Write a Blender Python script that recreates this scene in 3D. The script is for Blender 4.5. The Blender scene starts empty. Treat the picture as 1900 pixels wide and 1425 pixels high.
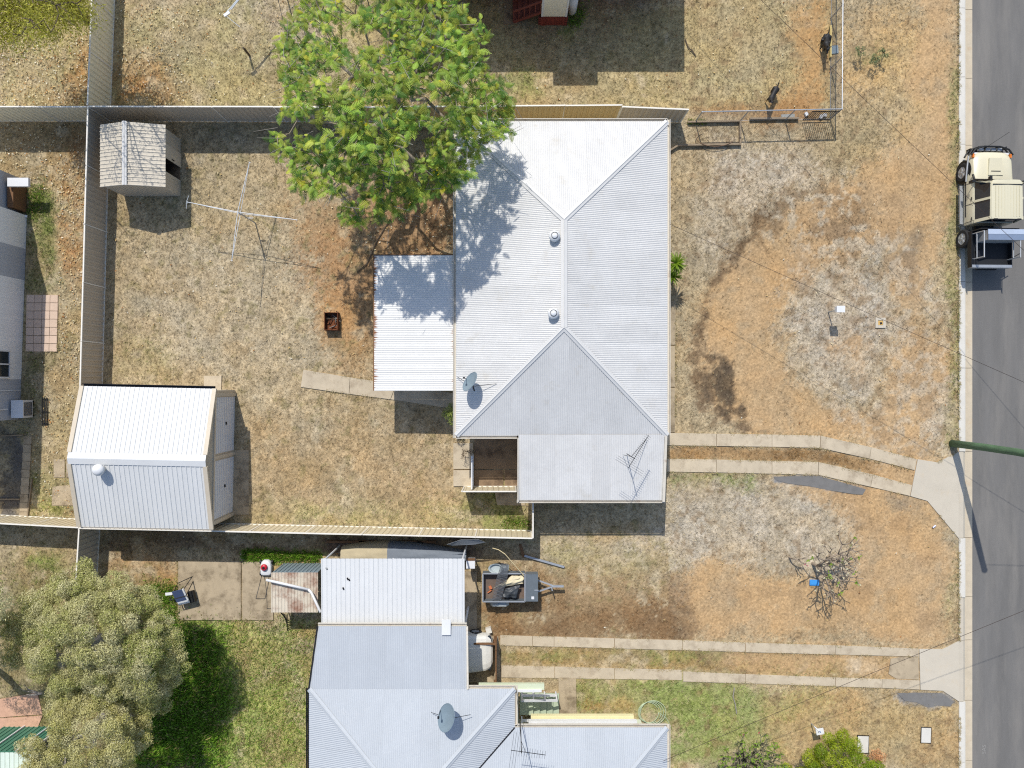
import bpy, math, random
import numpy as np
from mathutils import Vector, Matrix, Euler
random.seed(7); np.random.seed(7)
rng = np.random.default_rng(11)
S = bpy.context.scene
C = S.collection

# ------------------------------------------------------------------ camera, sky, sun, exposure
CAM_H, FOC, CX, CY = 32.0, 1320.0, 950.0, 712.5
cam_d = bpy.data.cameras.new('camera'); cam = bpy.data.objects.new('camera', cam_d); C.objects.link(cam)
cam.location = (0, 0, CAM_H); cam.rotation_euler = (0, 0, 0)
cam_d.sensor_fit = 'HORIZONTAL'; cam_d.angle = 2*math.atan(CX/FOC); cam_d.clip_end = 1000
S.camera = cam
SUN_A, SUN_B = 0.80, 0.21                       # a shadow's reach per metre of height: to -Y and to +X
elev = math.atan2(1, math.hypot(SUN_A, SUN_B))
wd = bpy.data.worlds.new('World'); S.world = wd; wd.use_nodes = True
nt = wd.node_tree; nt.nodes.clear()
sky = nt.nodes.new('ShaderNodeTexSky'); sky.sky_type = 'NISHITA'; sky.sun_disc = False
sky.sun_elevation = elev; sky.sun_rotation = math.atan2(-SUN_B, SUN_A)
sky.air_density = 1.0; sky.dust_density = 1.0; sky.ozone_density = 1.0
bgn = nt.nodes.new('ShaderNodeBackground'); bgn.inputs['Strength'].default_value = 0.15
won = nt.nodes.new('ShaderNodeOutputWorld')
nt.links.new(sky.outputs[0], bgn.inputs[0]); nt.links.new(bgn.outputs[0], won.inputs[0])
sun_d = bpy.data.lights.new('sun', 'SUN'); sun_d.energy = 3.9; sun_d.angle = math.radians(0.5); sun_d.color = (1.0, 0.955, 0.88)
sun = bpy.data.objects.new('sun', sun_d); C.objects.link(sun)
sun.rotation_euler = Vector((SUN_B, -SUN_A, -1)).to_track_quat('-Z', 'Y').to_euler(); sun.location = (-8, 20, 40)
S.view_settings.view_transform = 'Standard'; S.view_settings.look = 'None'
S.view_settings.exposure = 0.08; S.view_settings.gamma = 1.0; S.view_settings.use_curve_mapping = False
S.cycles.use_denoising = False; S.cycles.pixel_filter_type = 'BLACKMAN_HARRIS'; S.cycles.filter_width = 1.15
S.cycles.max_bounces = 6; S.cycles.diffuse_bounces = 3; S.cycles.transparent_max_bounces = 8

# ------------------------------------------------------------------ helpers
def P(px, py, z=0.0):
    s = (CAM_H - z)/FOC
    return Vector(((px-CX)*s, (CY-py)*s, z))
def lin(r, g, b, k=1.0):
    f = lambda c: ((c/255.0)/12.92 if c <= 10 else (((c/255.0)+0.055)/1.055)**2.4)
    return (f(r)*k, f(g)*k, f(b)*k)
MATS = {}
def M(name, rgb, rough=0.6, metal=0.0, var=0.12, scale=3.0, bump=0.0, bscale=60.0, stain=None, stain_amt=0.4, stain_scale=2.0,
      spec=0.4, streak=None, trans=0.0):
    """procedural weathered material: base colour, soft mottling, fine grain, optional stains"""
    m = bpy.data.materials.new(name); m.use_nodes = True; t = m.node_tree; n = t.nodes; l = t.links
    b = n['Principled BSDF']
    c = lin(*rgb)
    tc = n.new('ShaderNodeTexCoord'); oi = n.new('ShaderNodeObjectInfo')
    off = n.new('ShaderNodeVectorMath'); off.operation = 'MULTIPLY_ADD'
    cmb = n.new('ShaderNodeCombineXYZ')
    for k in range(3): l.new(oi.outputs['Random'], cmb.inputs[k])
    l.new(cmb.outputs[0], off.inputs[0]); off.inputs[1].default_value = (37, 53, 71); l.new(tc.outputs['Object'], off.inputs[2])
    vec = off.outputs[0]
    if streak:
        mp = n.new('ShaderNodeMapping'); mp.inputs['Scale'].default_value = streak; l.new(vec, mp.inputs[0]); svec = mp.outputs[0]
    else: svec = vec
    n1 = n.new('ShaderNodeTexNoise'); n1.inputs['Scale'].default_value = scale; n1.inputs['Detail'].default_value = 6; n1.inputs['Roughness'].default_value = 0.65
    l.new(svec, n1.inputs['Vector'])
    n2 = n.new('ShaderNodeTexNoise'); n2.inputs['Scale'].default_value = bscale; n2.inputs['Detail'].default_value = 3; l.new(vec, n2.inputs['Vector'])
    add = n.new('ShaderNodeMath'); add.operation = 'MULTIPLY_ADD'; add.inputs[1].default_value = 0.45; l.new(n2.outputs[0], add.inputs[0]); l.new(n1.outputs[0], add.inputs[2])
    mr = n.new('ShaderNodeMapRange'); mr.inputs['From Min'].default_value = 0.45; mr.inputs['From Max'].default_value = 1.0
    mr.inputs['To Min'].default_value = 1-var; mr.inputs['To Max'].default_value = 1+var*0.8; l.new(add.outputs[0], mr.inputs[0])
    rv = n.new('ShaderNodeMath'); rv.operation = 'MULTIPLY_ADD'; rv.inputs[1].default_value = var*0.5; rv.inputs[2].default_value = 1-var*0.25; l.new(oi.outputs['Random'], rv.inputs[0])
    mv = n.new('ShaderNodeMath'); mv.operation = 'MULTIPLY'; l.new(mr.outputs[0], mv.inputs[0]); l.new(rv.outputs[0], mv.inputs[1])
    mx = n.new('ShaderNodeVectorMath'); mx.operation = 'SCALE'; mx.inputs[0].default_value = c; l.new(mv.outputs[0], mx.inputs['Scale'])
    col = mx.outputs[0]
    if stain:
        n3 = n.new('ShaderNodeTexNoise'); n3.inputs['Scale'].default_value = stain_scale; n3.inputs['Detail'].default_value = 8; n3.inputs['Roughness'].default_value = 0.7
        l.new(svec, n3.inputs['Vector'])
        r3 = n.new('ShaderNodeMapRange'); r3.inputs['From Min'].default_value = 0.62-0.25*stain_amt; r3.inputs['From Max'].default_value = 0.80-0.25*stain_amt; r3.inputs['To Max'].default_value = min(1, .45+stain_amt*.6)
        l.new(n3.outputs[0], r3.inputs[0])
        mm = n.new('ShaderNodeMixRGB'); mm.inputs[2].default_value = (*lin(*stain), 1); l.new(r3.outputs[0], mm.inputs[0]); l.new(col, mm.inputs[1]); col = mm.outputs[0]
    l.new(col, b.inputs['Base Color'])
    b.inputs['Roughness'].default_value = rough; b.inputs['Metallic'].default_value = metal; b.inputs['Specular IOR Level'].default_value = spec
    if bump:
        bn = n.new('ShaderNodeBump'); bn.inputs['Strength'].default_value = bump; bn.inputs['Distance'].default_value = 0.02
        l.new(add.outputs[0], bn.inputs['Height']); l.new(bn.outputs[0], b.inputs['Normal'])
    if trans:
        b.inputs['Transmission Weight'].default_value = trans
    MATS[name] = m
    return m

class MB:
    def __init__(s): s.v = []; s.f = []
    def quad(s, a, b, c, d):
        i = len(s.v); s.v += [tuple(a), tuple(b), tuple(c), tuple(d)]; s.f.append((i, i+1, i+2, i+3)); return s
    def poly(s, pts):
        i = len(s.v); s.v += [tuple(p) for p in pts]; s.f.append(tuple(range(i, i+len(pts)))); return s
    def box(s, c, d, rz=0.0, R=None):
        hx, hy, hz = d[0]/2, d[1]/2, d[2]/2
        R = R or Matrix.Rotation(rz, 3, 'Z'); c = Vector(c); i = len(s.v)
        for z in (-hz, hz):
            for x, y in ((-hx, -hy), (hx, -hy), (hx, hy), (-hx, hy)): s.v.append(tuple(c + R @ Vector((x, y, z))))
        s.f += [(i, i+3, i+2, i+1), (i+4, i+5, i+6, i+7), (i, i+1, i+5, i+4), (i+1, i+2, i+6, i+5), (i+2, i+3, i+7, i+6), (i+3, i, i+4, i+7)]
        return s
    def bx(s, x0, x1, y0, y1, z0, z1): return s.box(((x0+x1)/2, (y0+y1)/2, (z0+z1)/2), (abs(x1-x0), abs(y1-y0), abs(z1-z0)))
    def beam(s, a, b, w, h, up=(0, 0, 1)):
        a, b = Vector(a), Vector(b); d = b-a; L = d.length
        if L < 1e-6: return s
        y = d/L; x = y.cross(Vector(up))
        if x.length < 1e-4: x = y.cross(Vector((1, 0, 0)))
        x.normalize(); z = x.cross(y)
        R = Matrix((x, y, z)).transposed()
        return s.box((a+b)/2, (w, L, h), R=R)
    def prism(s, pts, z0, z1):
        n = len(pts); i = len(s.v)
        ar = sum(pts[k][0]*pts[(k+1) % n][1]-pts[(k+1) % n][0]*pts[k][1] for k in range(n))
        if ar < 0: pts = pts[::-1]
        s.v += [(p[0], p[1], z0) for p in pts] + [(p[0], p[1], z1) for p in pts]
        s.f.append(tuple(range(i+n-1, i-1, -1))); s.f.append(tuple(range(i+n, i+2*n)))
        for k in range(n):
            k2 = (k+1) % n; s.f.append((i+k, i+k2, i+n+k2, i+n+k))
        return s
    def tube(s, pts, r, n=8, cap=True):
        pts = [Vector(p) for p in pts]; m = len(pts)
        rr = r if isinstance(r, (list, tuple)) else [r]*m
        i0 = len(s.v); prev = None
        for k, p in enumerate(pts):
            d = (pts[min(k+1, m-1)]-pts[max(k-1, 0)])
            if d.length < 1e-9: d = Vector((0, 0, 1))
            d.normalize()
            if prev is None:
                x = d.orthogonal()
            else:
                x = prev - d*prev.dot(d)
                if x.length < 1e-5: x = d.orthogonal()
            x.normalize(); prev = x; y = d.cross(x)
            for j in range(n):
                a = 2*math.pi*j/n; s.v.append(tuple(p+(x*math.cos(a)+y*math.sin(a))*rr[k]))
        for k in range(m-1):
            for j in range(n):
                a = i0+k*n+j; b = i0+k*n+(j+1) % n; s.f.append((a, b, b+n, a+n))
        if cap:
            s.f.append(tuple(range(i0+n-1, i0-1, -1))); e = i0+(m-1)*n; s.f.append(tuple(range(e, e+n)))
        return s
    def lathe(s, c, prof, n=20, axis='Z', sx=1, sy=1):
        """profile of (radius, height) about an axis through c"""
        c = Vector(c); i0 = len(s.v)
        for r, h in prof:
            for j in range(n):
                a = 2*math.pi*j/n
                if axis == 'Z': q = Vector((r*math.cos(a)*sx, r*math.sin(a)*sy, h))
                elif axis == 'X': q = Vector((h, r*math.cos(a), r*math.sin(a)))
                else: q = Vector((r*math.cos(a), h, r*math.sin(a)))
                s.v.append(tuple(c+q))
        for k in range(len(prof)-1):
            for j in range(n):
                a = i0+k*n+j; b = i0+k*n+(j+1) % n; s.f.append((a, b, b+n, a+n))
        s.f.append(tuple(range(i0+n-1, i0-1, -1))); e = i0+(len(prof)-1)*n; s.f.append(tuple(range(e, e+n)))
        return s
    def xf(s, mat):
        s.v = [tuple(mat @ Vector(p)) for p in s.v]; return s
    def mesh(s, name, mat, smooth=False):
        me = bpy.data.meshes.new(name); me.from_pydata(s.v, [], s.f); me.validate(); me.update()
        if mat: me.materials.append(mat)
        if smooth:
            for p in me.polygons: p.use_smooth = True
            if smooth != True: me.set_sharp_from_angle(angle=math.radians(smooth))
        return me
    def build(s, name, mat, parent=None, smooth=False, local=False, label=None):
        return place(name, s.mesh(name, mat, smooth), parent, local=local, label=label)
def place(name, me, parent=None, loc=None, rot=None, local=False, label=None):
    o = bpy.data.objects.new(name, me); C.objects.link(o)
    if parent:
        o.parent = parent
        if not local and parent.type == 'EMPTY': o.matrix_parent_inverse = Matrix.Translation(-Vector(parent.location))
    if loc is not None: o.location = loc
    if rot is not None: o.rotation_euler = rot
    if label: o['label'] = label
    return o
def tag(o, label, cat, group=None):
    o['label'] = label; o['category'] = cat
    if group: o['group'] = group
    return o
def struct(o): o['kind'] = 'structure'; return o
def thing(name, label, cat, loc, rz=0.0, group=None):
    o = bpy.data.objects.new(name, None); C.objects.link(o); o.location = loc; o.rotation_euler = (0, 0, rz); o.empty_display_size = .2
    return tag(o, label, cat, group)
def big_mesh(name, V, F, mat, parent=None, smooth=False, col=None):
    """V (n,3), F (m,k) numpy arrays; col (n,3) optional vertex colours"""
    V = np.asarray(V, dtype=np.float32); F = np.asarray(F, dtype=np.int32); k = F.shape[1]
    me = bpy.data.meshes.new(name); me.vertices.add(len(V)); me.vertices.foreach_set('co', V.ravel())
    me.loops.add(F.size); me.loops.foreach_set('vertex_index', F.ravel())
    me.polygons.add(len(F)); me.polygons.foreach_set('loop_start', np.arange(0, F.size, k, dtype=np.int32))
    if smooth: me.polygons.foreach_set('use_smooth', np.ones(len(F), dtype=bool))
    me.update(calc_edges=True)
    if col is not None:
        a = me.color_attributes.new('Col', 'FLOAT_COLOR', 'POINT')
        a.data.foreach_set('color', np.concatenate([col, np.ones((len(col), 1))], 1).astype(np.float32).ravel())
    me.materials.append(mat)
    return place(name, me, parent)
def scatter(tv, tf, pos, R, sc):
    """template verts/faces placed at pos with rotation matrices R and scales sc"""
    n, k = len(pos), len(tv)
    V = np.einsum('nij,kj->nki', R, tv)*np.asarray(sc).reshape(n, 1, -1) + pos[:, None, :]
    F = (tf[None]+(np.arange(n)*k)[:, None, None]).reshape(-1, tf.shape[1])
    return V.reshape(-1, 3), F
def frames(z, spin=None):
    """rotation matrices whose local Z is z (n,3), spun about it at random"""
    z = z/np.linalg.norm(z, axis=1, keepdims=True)
    h = np.where(np.abs(z[:, 2:3]) > .95, np.array([[1., 0, 0]]), np.array([[0, 0, 1.]]))
    x = np.cross(h, z); x /= np.linalg.norm(x, axis=1, keepdims=True); y = np.cross(z, x)
    a = rng.uniform(0, 2*np.pi, len(z)) if spin is None else spin
    c, s_ = np.cos(a)[:, None], np.sin(a)[:, None]
    x2 = x*c+y*s_; y2 = -x*s_+y*c
    return np.stack([x2, y2, z], axis=2)
_lat = rng.random((256, 256))
def vnoise(x, y):
    xi = np.floor(x).astype(int); yi = np.floor(y).astype(int); fx = x-xi; fy = y-yi
    fx = fx*fx*(3-2*fx); fy = fy*fy*(3-2*fy); g = lambda a, b: _lat[a & 255, b & 255]
    return (g(xi, yi)*(1-fx)+g(xi+1, yi)*fx)*(1-fy)+(g(xi, yi+1)*(1-fx)+g(xi+1, yi+1)*fx)*fy
def fbm(x, y, o=4, seed=0):
    r = 0; a = .5; t = 0
    for k in range(o):
        r = r+a*vnoise(x*2**k+seed*17.3+k*5.1, y*2**k+seed*9.7+k*3.3); t += a; a *= .55
    return r/t
def leaf_mat(name, rough=0.5, trans=0.25, spec=.3):
    m = bpy.data.materials.new(name); m.use_nodes = True; t = m.node_tree; n = t.nodes; l = t.links; b = n['Principled BSDF']
    at = n.new('ShaderNodeAttribute'); at.attribute_name = 'Col'; l.new(at.outputs['Color'], b.inputs['Base Color'])
    b.inputs['Roughness'].default_value = rough; b.inputs['Specular IOR Level'].default_value = spec
    tr = n.new('ShaderNodeBsdfTranslucent'); l.new(at.outputs['Color'], tr.inputs['Color'])
    mx = n.new('ShaderNodeMixShader'); mx.inputs[0].default_value = trans; l.new(b.outputs[0], mx.inputs[1]); l.new(tr.outputs[0], mx.inputs[2])
    l.new(mx.outputs[0], n['Material Output'].inputs['Surface']); return m

# ------------------------------------------------------------------ materials
K = 0.86
WHITE_ROOF = M('white_steel_roof', (203, 202, 199), rough=.42, var=.10, scale=.8, bscale=9, spec=.4, stain=(184, 178, 166), stain_amt=.22, stain_scale=1.3)
GREY_ROOF = M('pale_blue_grey_steel_roof', (174, 179, 184), rough=.45, var=.06, scale=.7, bscale=9, spec=.4, stain=(188, 190, 192), stain_amt=.15)
TRIM_ROOF = M('white_ribbed_steel', (207, 208, 207), rough=.4, var=.05, scale=.8, bscale=9, spec=.4)
CAP = M('roof_capping', (204, 203, 200), rough=.4, var=.05)
GUTTER = M('cream_gutter', (205, 198, 184), rough=.5, var=.15, stain=(120, 84, 52), stain_amt=.25, stain_scale=3)
DARKMETAL = M('dark_metal', (45, 46, 50), rough=.5, metal=.6, var=.2)
BLACK = M('black_plastic', (28, 29, 31), rough=.55, var=.2)
STEEL = M('galvanised_steel', (176, 180, 184), rough=.45, metal=.5, var=.12)
WHITEPAINT = M('white_paint', (214, 215, 216), rough=.5, var=.05)
CREAM_WALL = M('cream_render', (222, 216, 196), rough=.8, var=.06)
FENCE = M('cream_steel_fence', (205, 193, 165), rough=.5, var=.07, scale=1.5)
FENCE_GREY = M('taupe_steel_fence', (186, 175, 158), rough=.5, var=.07, scale=1.5)
FENCE_SHADE_LIFT = M('shade_lifted_cream_steel_fence', (232, 223, 194), rough=.5, var=.07, scale=1.5)  # cream fence colour brightened to paint lifted shade onto fences facing away from the sun
FENCE_YEL = M('tan_steel_fence', (201, 178, 132), rough=.5, var=.07, scale=1.5)
FENCE_RAIL = M('pale_fence_rail', (226, 221, 210), rough=.5, var=.06)
CONC = M('aged_concrete', (190, 176, 152), rough=.9, var=.16, scale=2.2, bump=.25, bscale=55, stain=(146, 130, 108), stain_amt=.45, stain_scale=1.6)
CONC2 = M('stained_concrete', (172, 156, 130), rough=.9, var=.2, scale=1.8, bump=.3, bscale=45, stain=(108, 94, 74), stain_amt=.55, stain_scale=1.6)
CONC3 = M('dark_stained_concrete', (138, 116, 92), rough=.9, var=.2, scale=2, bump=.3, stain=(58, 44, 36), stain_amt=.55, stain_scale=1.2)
APRON = M('pale_new_concrete', (190, 181, 164), rough=.9, var=.07, scale=1.4, bump=.15, bscale=60, stain=(192, 176, 150), stain_amt=.25)
KERB = M('kerb_concrete', (204, 200, 190), rough=.9, var=.09, scale=2.5, bump=.2)
GUT = M('gutter_concrete', (192, 179, 156), rough=.9, var=.13, scale=3, bump=.2, stain=(182, 150, 112), stain_amt=.2)
RUST = M('rusty_steel', (112, 66, 40), rough=.9, var=.4, scale=8, stain=(60, 34, 24), stain_amt=.5)
GLASS = M('dark_glass', (40, 48, 56), rough=.08, var=.1, spec=.6)
TIMBER = M('brown_timber', (120, 88, 60), rough=.8, var=.25, scale=6, streak=(1, 8, 1))
SLEEPER = M('grey_timber_sleeper', (142, 126, 104), rough=.9, var=.25, scale=5)
BARK = M('grey_brown_bark', (128, 114, 98), rough=.95, var=.3, scale=8, bump=.5, bscale=30)
BARKD = M('dark_bark', (88, 76, 64), rough=.95, var=.3, scale=8, bump=.5, bscale=30)
BARKP = M('pale_grey_bark', (150, 144, 136), rough=.9, var=.2, scale=8)
RUBBER = M('black_rubber', (34, 34, 35), rough=.8, var=.2)
# ------------------------------------------------------------------ ground
G = 0.085
fx = np.arange(-24.2, 20.12, G); fy = np.arange(-18.6, 18.6, G)
gx = np.concatenate([[-300, -120, -60, -40, -30, -26], fx, [20.13, 20.2, 60, 120, 300]])
gy = np.concatenate([[-300, -120, -60, -40, -26, -21], fy, [21, 26, 40, 60, 120, 300]])
GX, GY = np.meshgrid(gx, gy, indexing='xy')
PX = CX+GX*FOC/CAM_H; PY = CY-GY*FOC/CAM_H
WX = PX+34*(fbm(GX*.45, GY*.45, 4, 1)-.5)*2+12*(fbm(GX*2.2, GY*2.2, 3, 2)-.5)*2
WY = PY+34*(fbm(GX*.45, GY*.45, 4, 3)-.5)*2+12*(fbm(GX*2.2, GY*2.2, 3, 4)-.5)*2
def inside(poly, x, y):
    r = np.zeros(x.shape, bool); n = len(poly)
    for i in range(n):
        x1, y1 = poly[i]; x2, y2 = poly[(i+1) % n]
        if y1 == y2: continue
        c = (y1 > y) != (y2 > y)
        r ^= c & (x < (x2-x1)*(y-y1)/(y2-y1)+x1)
    return r
def zone(poly, soft=10, warp=1.0, k=5):
    """soft-edged membership of the ground sheet in a patch outlined on the survey grid"""
    xs = [p[0] for p in poly]; ys = [p[1] for p in poly]; m = 60+soft*3
    sel = (PX > min(xs)-m) & (PX < max(xs)+m) & (PY > min(ys)-m) & (PY < max(ys)+m)
    out = np.zeros(PX.shape); bx = PX[sel]+(WX[sel]-PX[sel])*warp; by = PY[sel]+(WY[sel]-PY[sel])*warp
    acc = np.zeros(bx.shape)
    for j in range(k):
        acc += inside(poly, bx+rng.normal(0, soft, bx.shape), by+rng.normal(0, soft, bx.shape))
    out[sel] = acc/k
    return out
base = np.empty(PX.shape+(3,)); base[:] = lin(172, 155, 124)
n_big = fbm(GX*.16, GY*.16, 4, 7); n_mid = fbm(GX*.8, GY*.8, 4, 8); n_fine = fbm(GX*3.2, GY*3.2, 3, 9)
n_spk = rng.random(PX.shape)
bare = np.zeros(PX.shape); lush = np.zeros(PX.shape)
def blend(mask, rgb, amt=1.0, speck=0.0, b=0.0, g=0.0):
    """mix a real soil/plant colour into the sheet; b: bareness (no grass there), g: lushness of the growth"""
    global base, bare, lush
    m = np.clip(mask*amt, 0, 1)
    if speck: m = np.clip(m*(1-speck)+m*speck*np.clip((n_mid-.38)*5, 0, 1)*1.3, 0, 1)
    base = base*(1-m[..., None])+np.array(lin(*rgb))*m[..., None]
    if b is not None: bare = bare*(1-m)+b*m
    if g is not None: lush = lush*(1-m)+g*m
TAN, GREY, ORANGE, ORANGE2, BROWN, DBROWN = (170, 150, 114), (174, 163, 145), (178, 148, 109), (172, 142, 104), (134, 110, 80), (104, 86, 66)
OLIVE, GREEN, LUSH, REDSOIL, GRAVEL = (166, 155, 108), (126, 136, 76), (98, 130, 50), (164, 128, 90), (126, 126, 126)
# broad character of each yard
blend(zone([(0, 0), (900, 0), (900, 215), (0, 215)], 8), OLIVE, .55, .5)
blend(zone([(880, 0), (1560, 0), (1560, 210), (880, 210)], 6), (166, 150, 108), .7, .3)
blend(zone([(0, 225), (160, 225), (150, 960), (0, 960)], 6), (164, 149, 112), .7, .4)
blend(zone([(260, 470), (600, 460), (640, 640), (560, 690), (260, 690)], 40), (176, 162, 136), .8, .35)
blend(zone([(210, 290), (480, 290), (420, 420), (210, 420)], 30), (162, 144, 108), .6, .4)
blend(zone([(450, 780), (850, 780), (860, 960), (450, 950)], 25), (174, 150, 114), .7, .4)
blend(zone([(540, 370), (850, 360), (850, 560), (690, 600), (620, 640), (560, 500)], 26), REDSOIL, .85, .25, b=.5)
blend(zone([(650, 300), (850, 300), (850, 480), (690, 480)], 20), (150, 118, 86), .8, .25, b=.8)
blend(zone([(585, 560), (645, 560), (690, 640), (640, 650), (590, 640)], 14), (186, 142, 92), .7, .2, b=.6)
blend(zone([(640, 560), (695, 560), (690, 720), (640, 690)], 18), (162, 128, 88), .6, .3, b=.3)
blend(zone([(215, 640), (320, 640), (320, 715), (215, 715)], 16), OLIVE, .5, .6, g=.3)
blend(zone([(460, 940), (860, 930), (870, 985), (460, 975)], 10), OLIVE, .7, .5, g=.4)
blend(zone([(865, 900), (985, 900), (985, 985), (865, 975)], 8), (140, 138, 80), .75, .5, g=.6)
blend(zone([(900, 960), (982, 962), (982, 985), (900, 980)], 6), GREEN, .8, .3, g=.8)
for q in ([(225, 95), (300, 100), (320, 195), (222, 195)], [(90, 180), (165, 60), (165, 196), (90, 196)], [(120, 250), (160, 260), (155, 420), (120, 400)], [(110, 400), (152, 420), (145, 560), (115, 540)]):
    blend(zone(q, 10), (168, 118, 70), .65, .5, b=.4)
blend(zone([(0, 230), (160, 230), (160, 330), (60, 340), (0, 320)], 10), (130, 108, 76), .6, .5, b=.5)
blend(zone([(50, 340), (90, 340), (95, 545), (50, 545)], 6), (112, 120, 66), .85, .4, g=.8)
blend(zone([(50, 650), (85, 650), (80, 775), (40, 775)], 6), (110, 108, 66), .8, .4, g=.6)
blend(zone([(60, 880), (145, 870), (140, 965), (55, 965)], 8), (138, 136, 76), .75, .5, g=.7)
blend(zone([(0, 775), (42, 775), (40, 960), (0, 960)], 4), (96, 92, 88), .9, .2, b=.8)
# upper neighbour
blend(zone([(470, 0), (590, 0), (600, 90), (520, 80)], 12), (172, 158, 136), .8, .3)
blend(zone([(900, 30), (960, 60), (1000, 60), (1260, 0), (1190, -40), (900, -40)], 26), (134, 104, 82), .7, .3, b=.7)
blend(zone([(1060, 20), (1090, 15), (1080, 45), (1050, 55)], 6), GREEN, .8, .4, g=.7)
blend(zone([(1485, 0), (1540, 0), (1538, 205), (1400, 205), (1480, 150)], 12), (172, 136, 92), .85, .2, b=.9)
blend(zone([(1420, 185), (1540, 170), (1540, 220), (1280, 220), (1280, 202)], 8), (150, 112, 72), .7, .3, b=.7)
blend(zone([(905, 140), (1005, 140), (1010, 185), (905, 190)], 12), (134, 142, 84), .7, .5, g=.5)
blend(zone([(1565, 30), (1680, 20), (1690, 140), (1640, 200), (1570, 150)], 20), (182, 152, 106), .8, .3, b=.6)
blend(zone([(1590, 85), (1660, 85), (1660, 120), (1590, 120)], 12), (112, 122, 74), .5, .6, g=.5)
# front yard
blend(zone([(1245, 240), (1560, 240), (1560, 420), (1420, 480), (1330, 600), (1290, 700), (1245, 800)], 10), (170, 153, 122), .9, .2)
blend(zone([(1330, 280), (1480, 270), (1520, 330), (1400, 400), (1330, 470), (1280, 500), (1290, 380)], 25), (182, 168, 146), .9, .35)
blend(zone([(1470, 520), (1560, 470), (1660, 500), (1680, 600), (1640, 700), (1560, 740), (1500, 700), (1450, 620)], 18), GREY, .9, .25)
blend(zone([(1600, 430), (1700, 430), (1740, 600), (1700, 760), (1640, 860), (1560, 800), (1640, 700), (1660, 560)], 22), (168, 150, 120), .9, .4)
blend(zone([(1640, 840), (1620, 760), (1700, 700), (1775, 720), (1775, 840)], 14), (178, 166, 146), .85, .35)
blend(zone([(1695, -30), (1765, -30), (1768, 300), (1755, 460), (1720, 570), (1660, 560), (1650, 440), (1560, 420), (1480, 400), (1570, 320), (1600, 295), (1660, 270), (1690, 180)], 9), ORANGE, .92, .10, b=.95)
blend(zone([(1640, 60), (1700, 40), (1700, 250), (1640, 250)], 14), (182, 156, 110), .6, .3, b=.5)
blend(zone([(1560, 330), (1640, 340), (1660, 430), (1560, 470), (1470, 520), (1440, 600), (1470, 700), (1530, 760), (1640, 770), (1650, 850), (1520, 808), (1400, 805), (1330, 770), (1298, 660), (1300, 560), (1340, 470), (1420, 400)], 12), ORANGE, .95, .15, b=.9)
blend(zone([(1480, 380), (1620, 360), (1640, 440), (1580, 480), (1500, 470)], 24), (172, 142, 104), .75, .5, b=.4)
blend(zone([(1540, 620), (1620, 630), (1600, 680), (1540, 660)], 10), ORANGE2, .8, .2, b=.8)
blend(zone([(1690, 640), (1770, 640), (1765, 760), (1700, 750), (1670, 700)], 14), ORANGE2, .8, .35, b=.7)
blend(zone([(1760, 120), (1778, 120), (1778, 830), (1755, 830), (1760, 560)], 5, .4), (148, 140, 96), .8, .4, g=.5)
blend(zone([(1555, 225), (1640, 200), (1620, 300), (1560, 330), (1520, 300)], 14), (160, 142, 106), .8, .3)
for q in ([(1300, 640), (1330, 630), (1372, 700), (1378, 770), (1415, 800), (1385, 808), (1335, 775), (1305, 700)], [(1345, 455), (1365, 430), (1420, 380), (1440, 400), (1380, 440), (1352, 475)], [(1298, 600), (1312, 560), (1318, 500), (1330, 500), (1318, 580), (1305, 640)]):
    blend(zone(q, 5)*np.clip((fbm(GX*2.6, GY*2.6, 4, 73)-.40)*9, 0, 1), DBROWN, .85, 0, b=.6)
blend(zone([(1322, 650), (1365, 660), (1376, 760), (1350, 770), (1320, 720)], 6)*np.clip((fbm(GX*2.4, GY*2.4, 4, 71)-.40)*9, 0, 1), (84, 73, 60), .85, 0, b=.6)
blend(zone([(1686, 395), (1708, 395), (1712, 440), (1704, 560), (1690, 560), (1680, 440)], 5), (134, 116, 92), .85, .1, b=1)
blend(zone([(1685, 640), (1695, 640), (1698, 760), (1688, 760)], 3), (180, 164, 136), .8, b=.9)
# driveway and below
blend(zone([(1240, 828), (1518, 832), (1700, 872), (1690, 902), (1518, 856), (1240, 850)], 3, .3), (158, 124, 82), .9, .2, b=.4)
blend(zone([(1400, 832), (1518, 833), (1690, 880), (1685, 898), (1518, 855), (1380, 850)], 6, .5), (116, 92, 62), .7, .5, b=.2)
blend(zone([(1240, 876), (1400, 880), (1390, 905), (1260, 905)], 8), (128, 136, 80), .8, .4, g=.6)
blend(zone([(1245, 905), (1500, 900), (1700, 930), (1770, 1000), (1770, 1080), (1600, 1090), (1480, 1085), (1440, 1060), (1300, 1050), (1100, 1060), (1000, 1040), (1000, 1000), (1230, 990)], 16), (178, 166, 146), .9, .25)
blend(zone([(1440, 900), (1620, 905), (1640, 950), (1580, 960), (1500, 930)], 10), ORANGE, .95, .15, b=.9)
blend(zone([(1705, 985), (1750, 1000), (1760, 1100), (1735, 1190), (1715, 1100)], 8, .5), ORANGE, .85, .25, b=.8)
blend(zone([(1590, 950), (1700, 950), (1702, 1088), (1600, 1085)], 10, .5), (176, 162, 138), .8, .3)
blend(zone([(1755, 1010), (1778, 1005), (1778, 1185), (1760, 1185)], 6, .4), (160, 148, 108), .7, .4, g=.3)
blend(zone([(1620, 930), (1720, 935), (1775, 1000), (1720, 990), (1640, 970)], 10), (148, 136, 98), .8, .4)
blend(zone([(1250, 1075), (1300, 1048), (1380, 1052), (1470, 1085), (1560, 1095), (1700, 520), (1770, 1140), (1772, 1192), (1500, 1192), (1300, 1186), (1240, 1160)], 12), ORANGE, .97, .12, b=.95)
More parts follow.
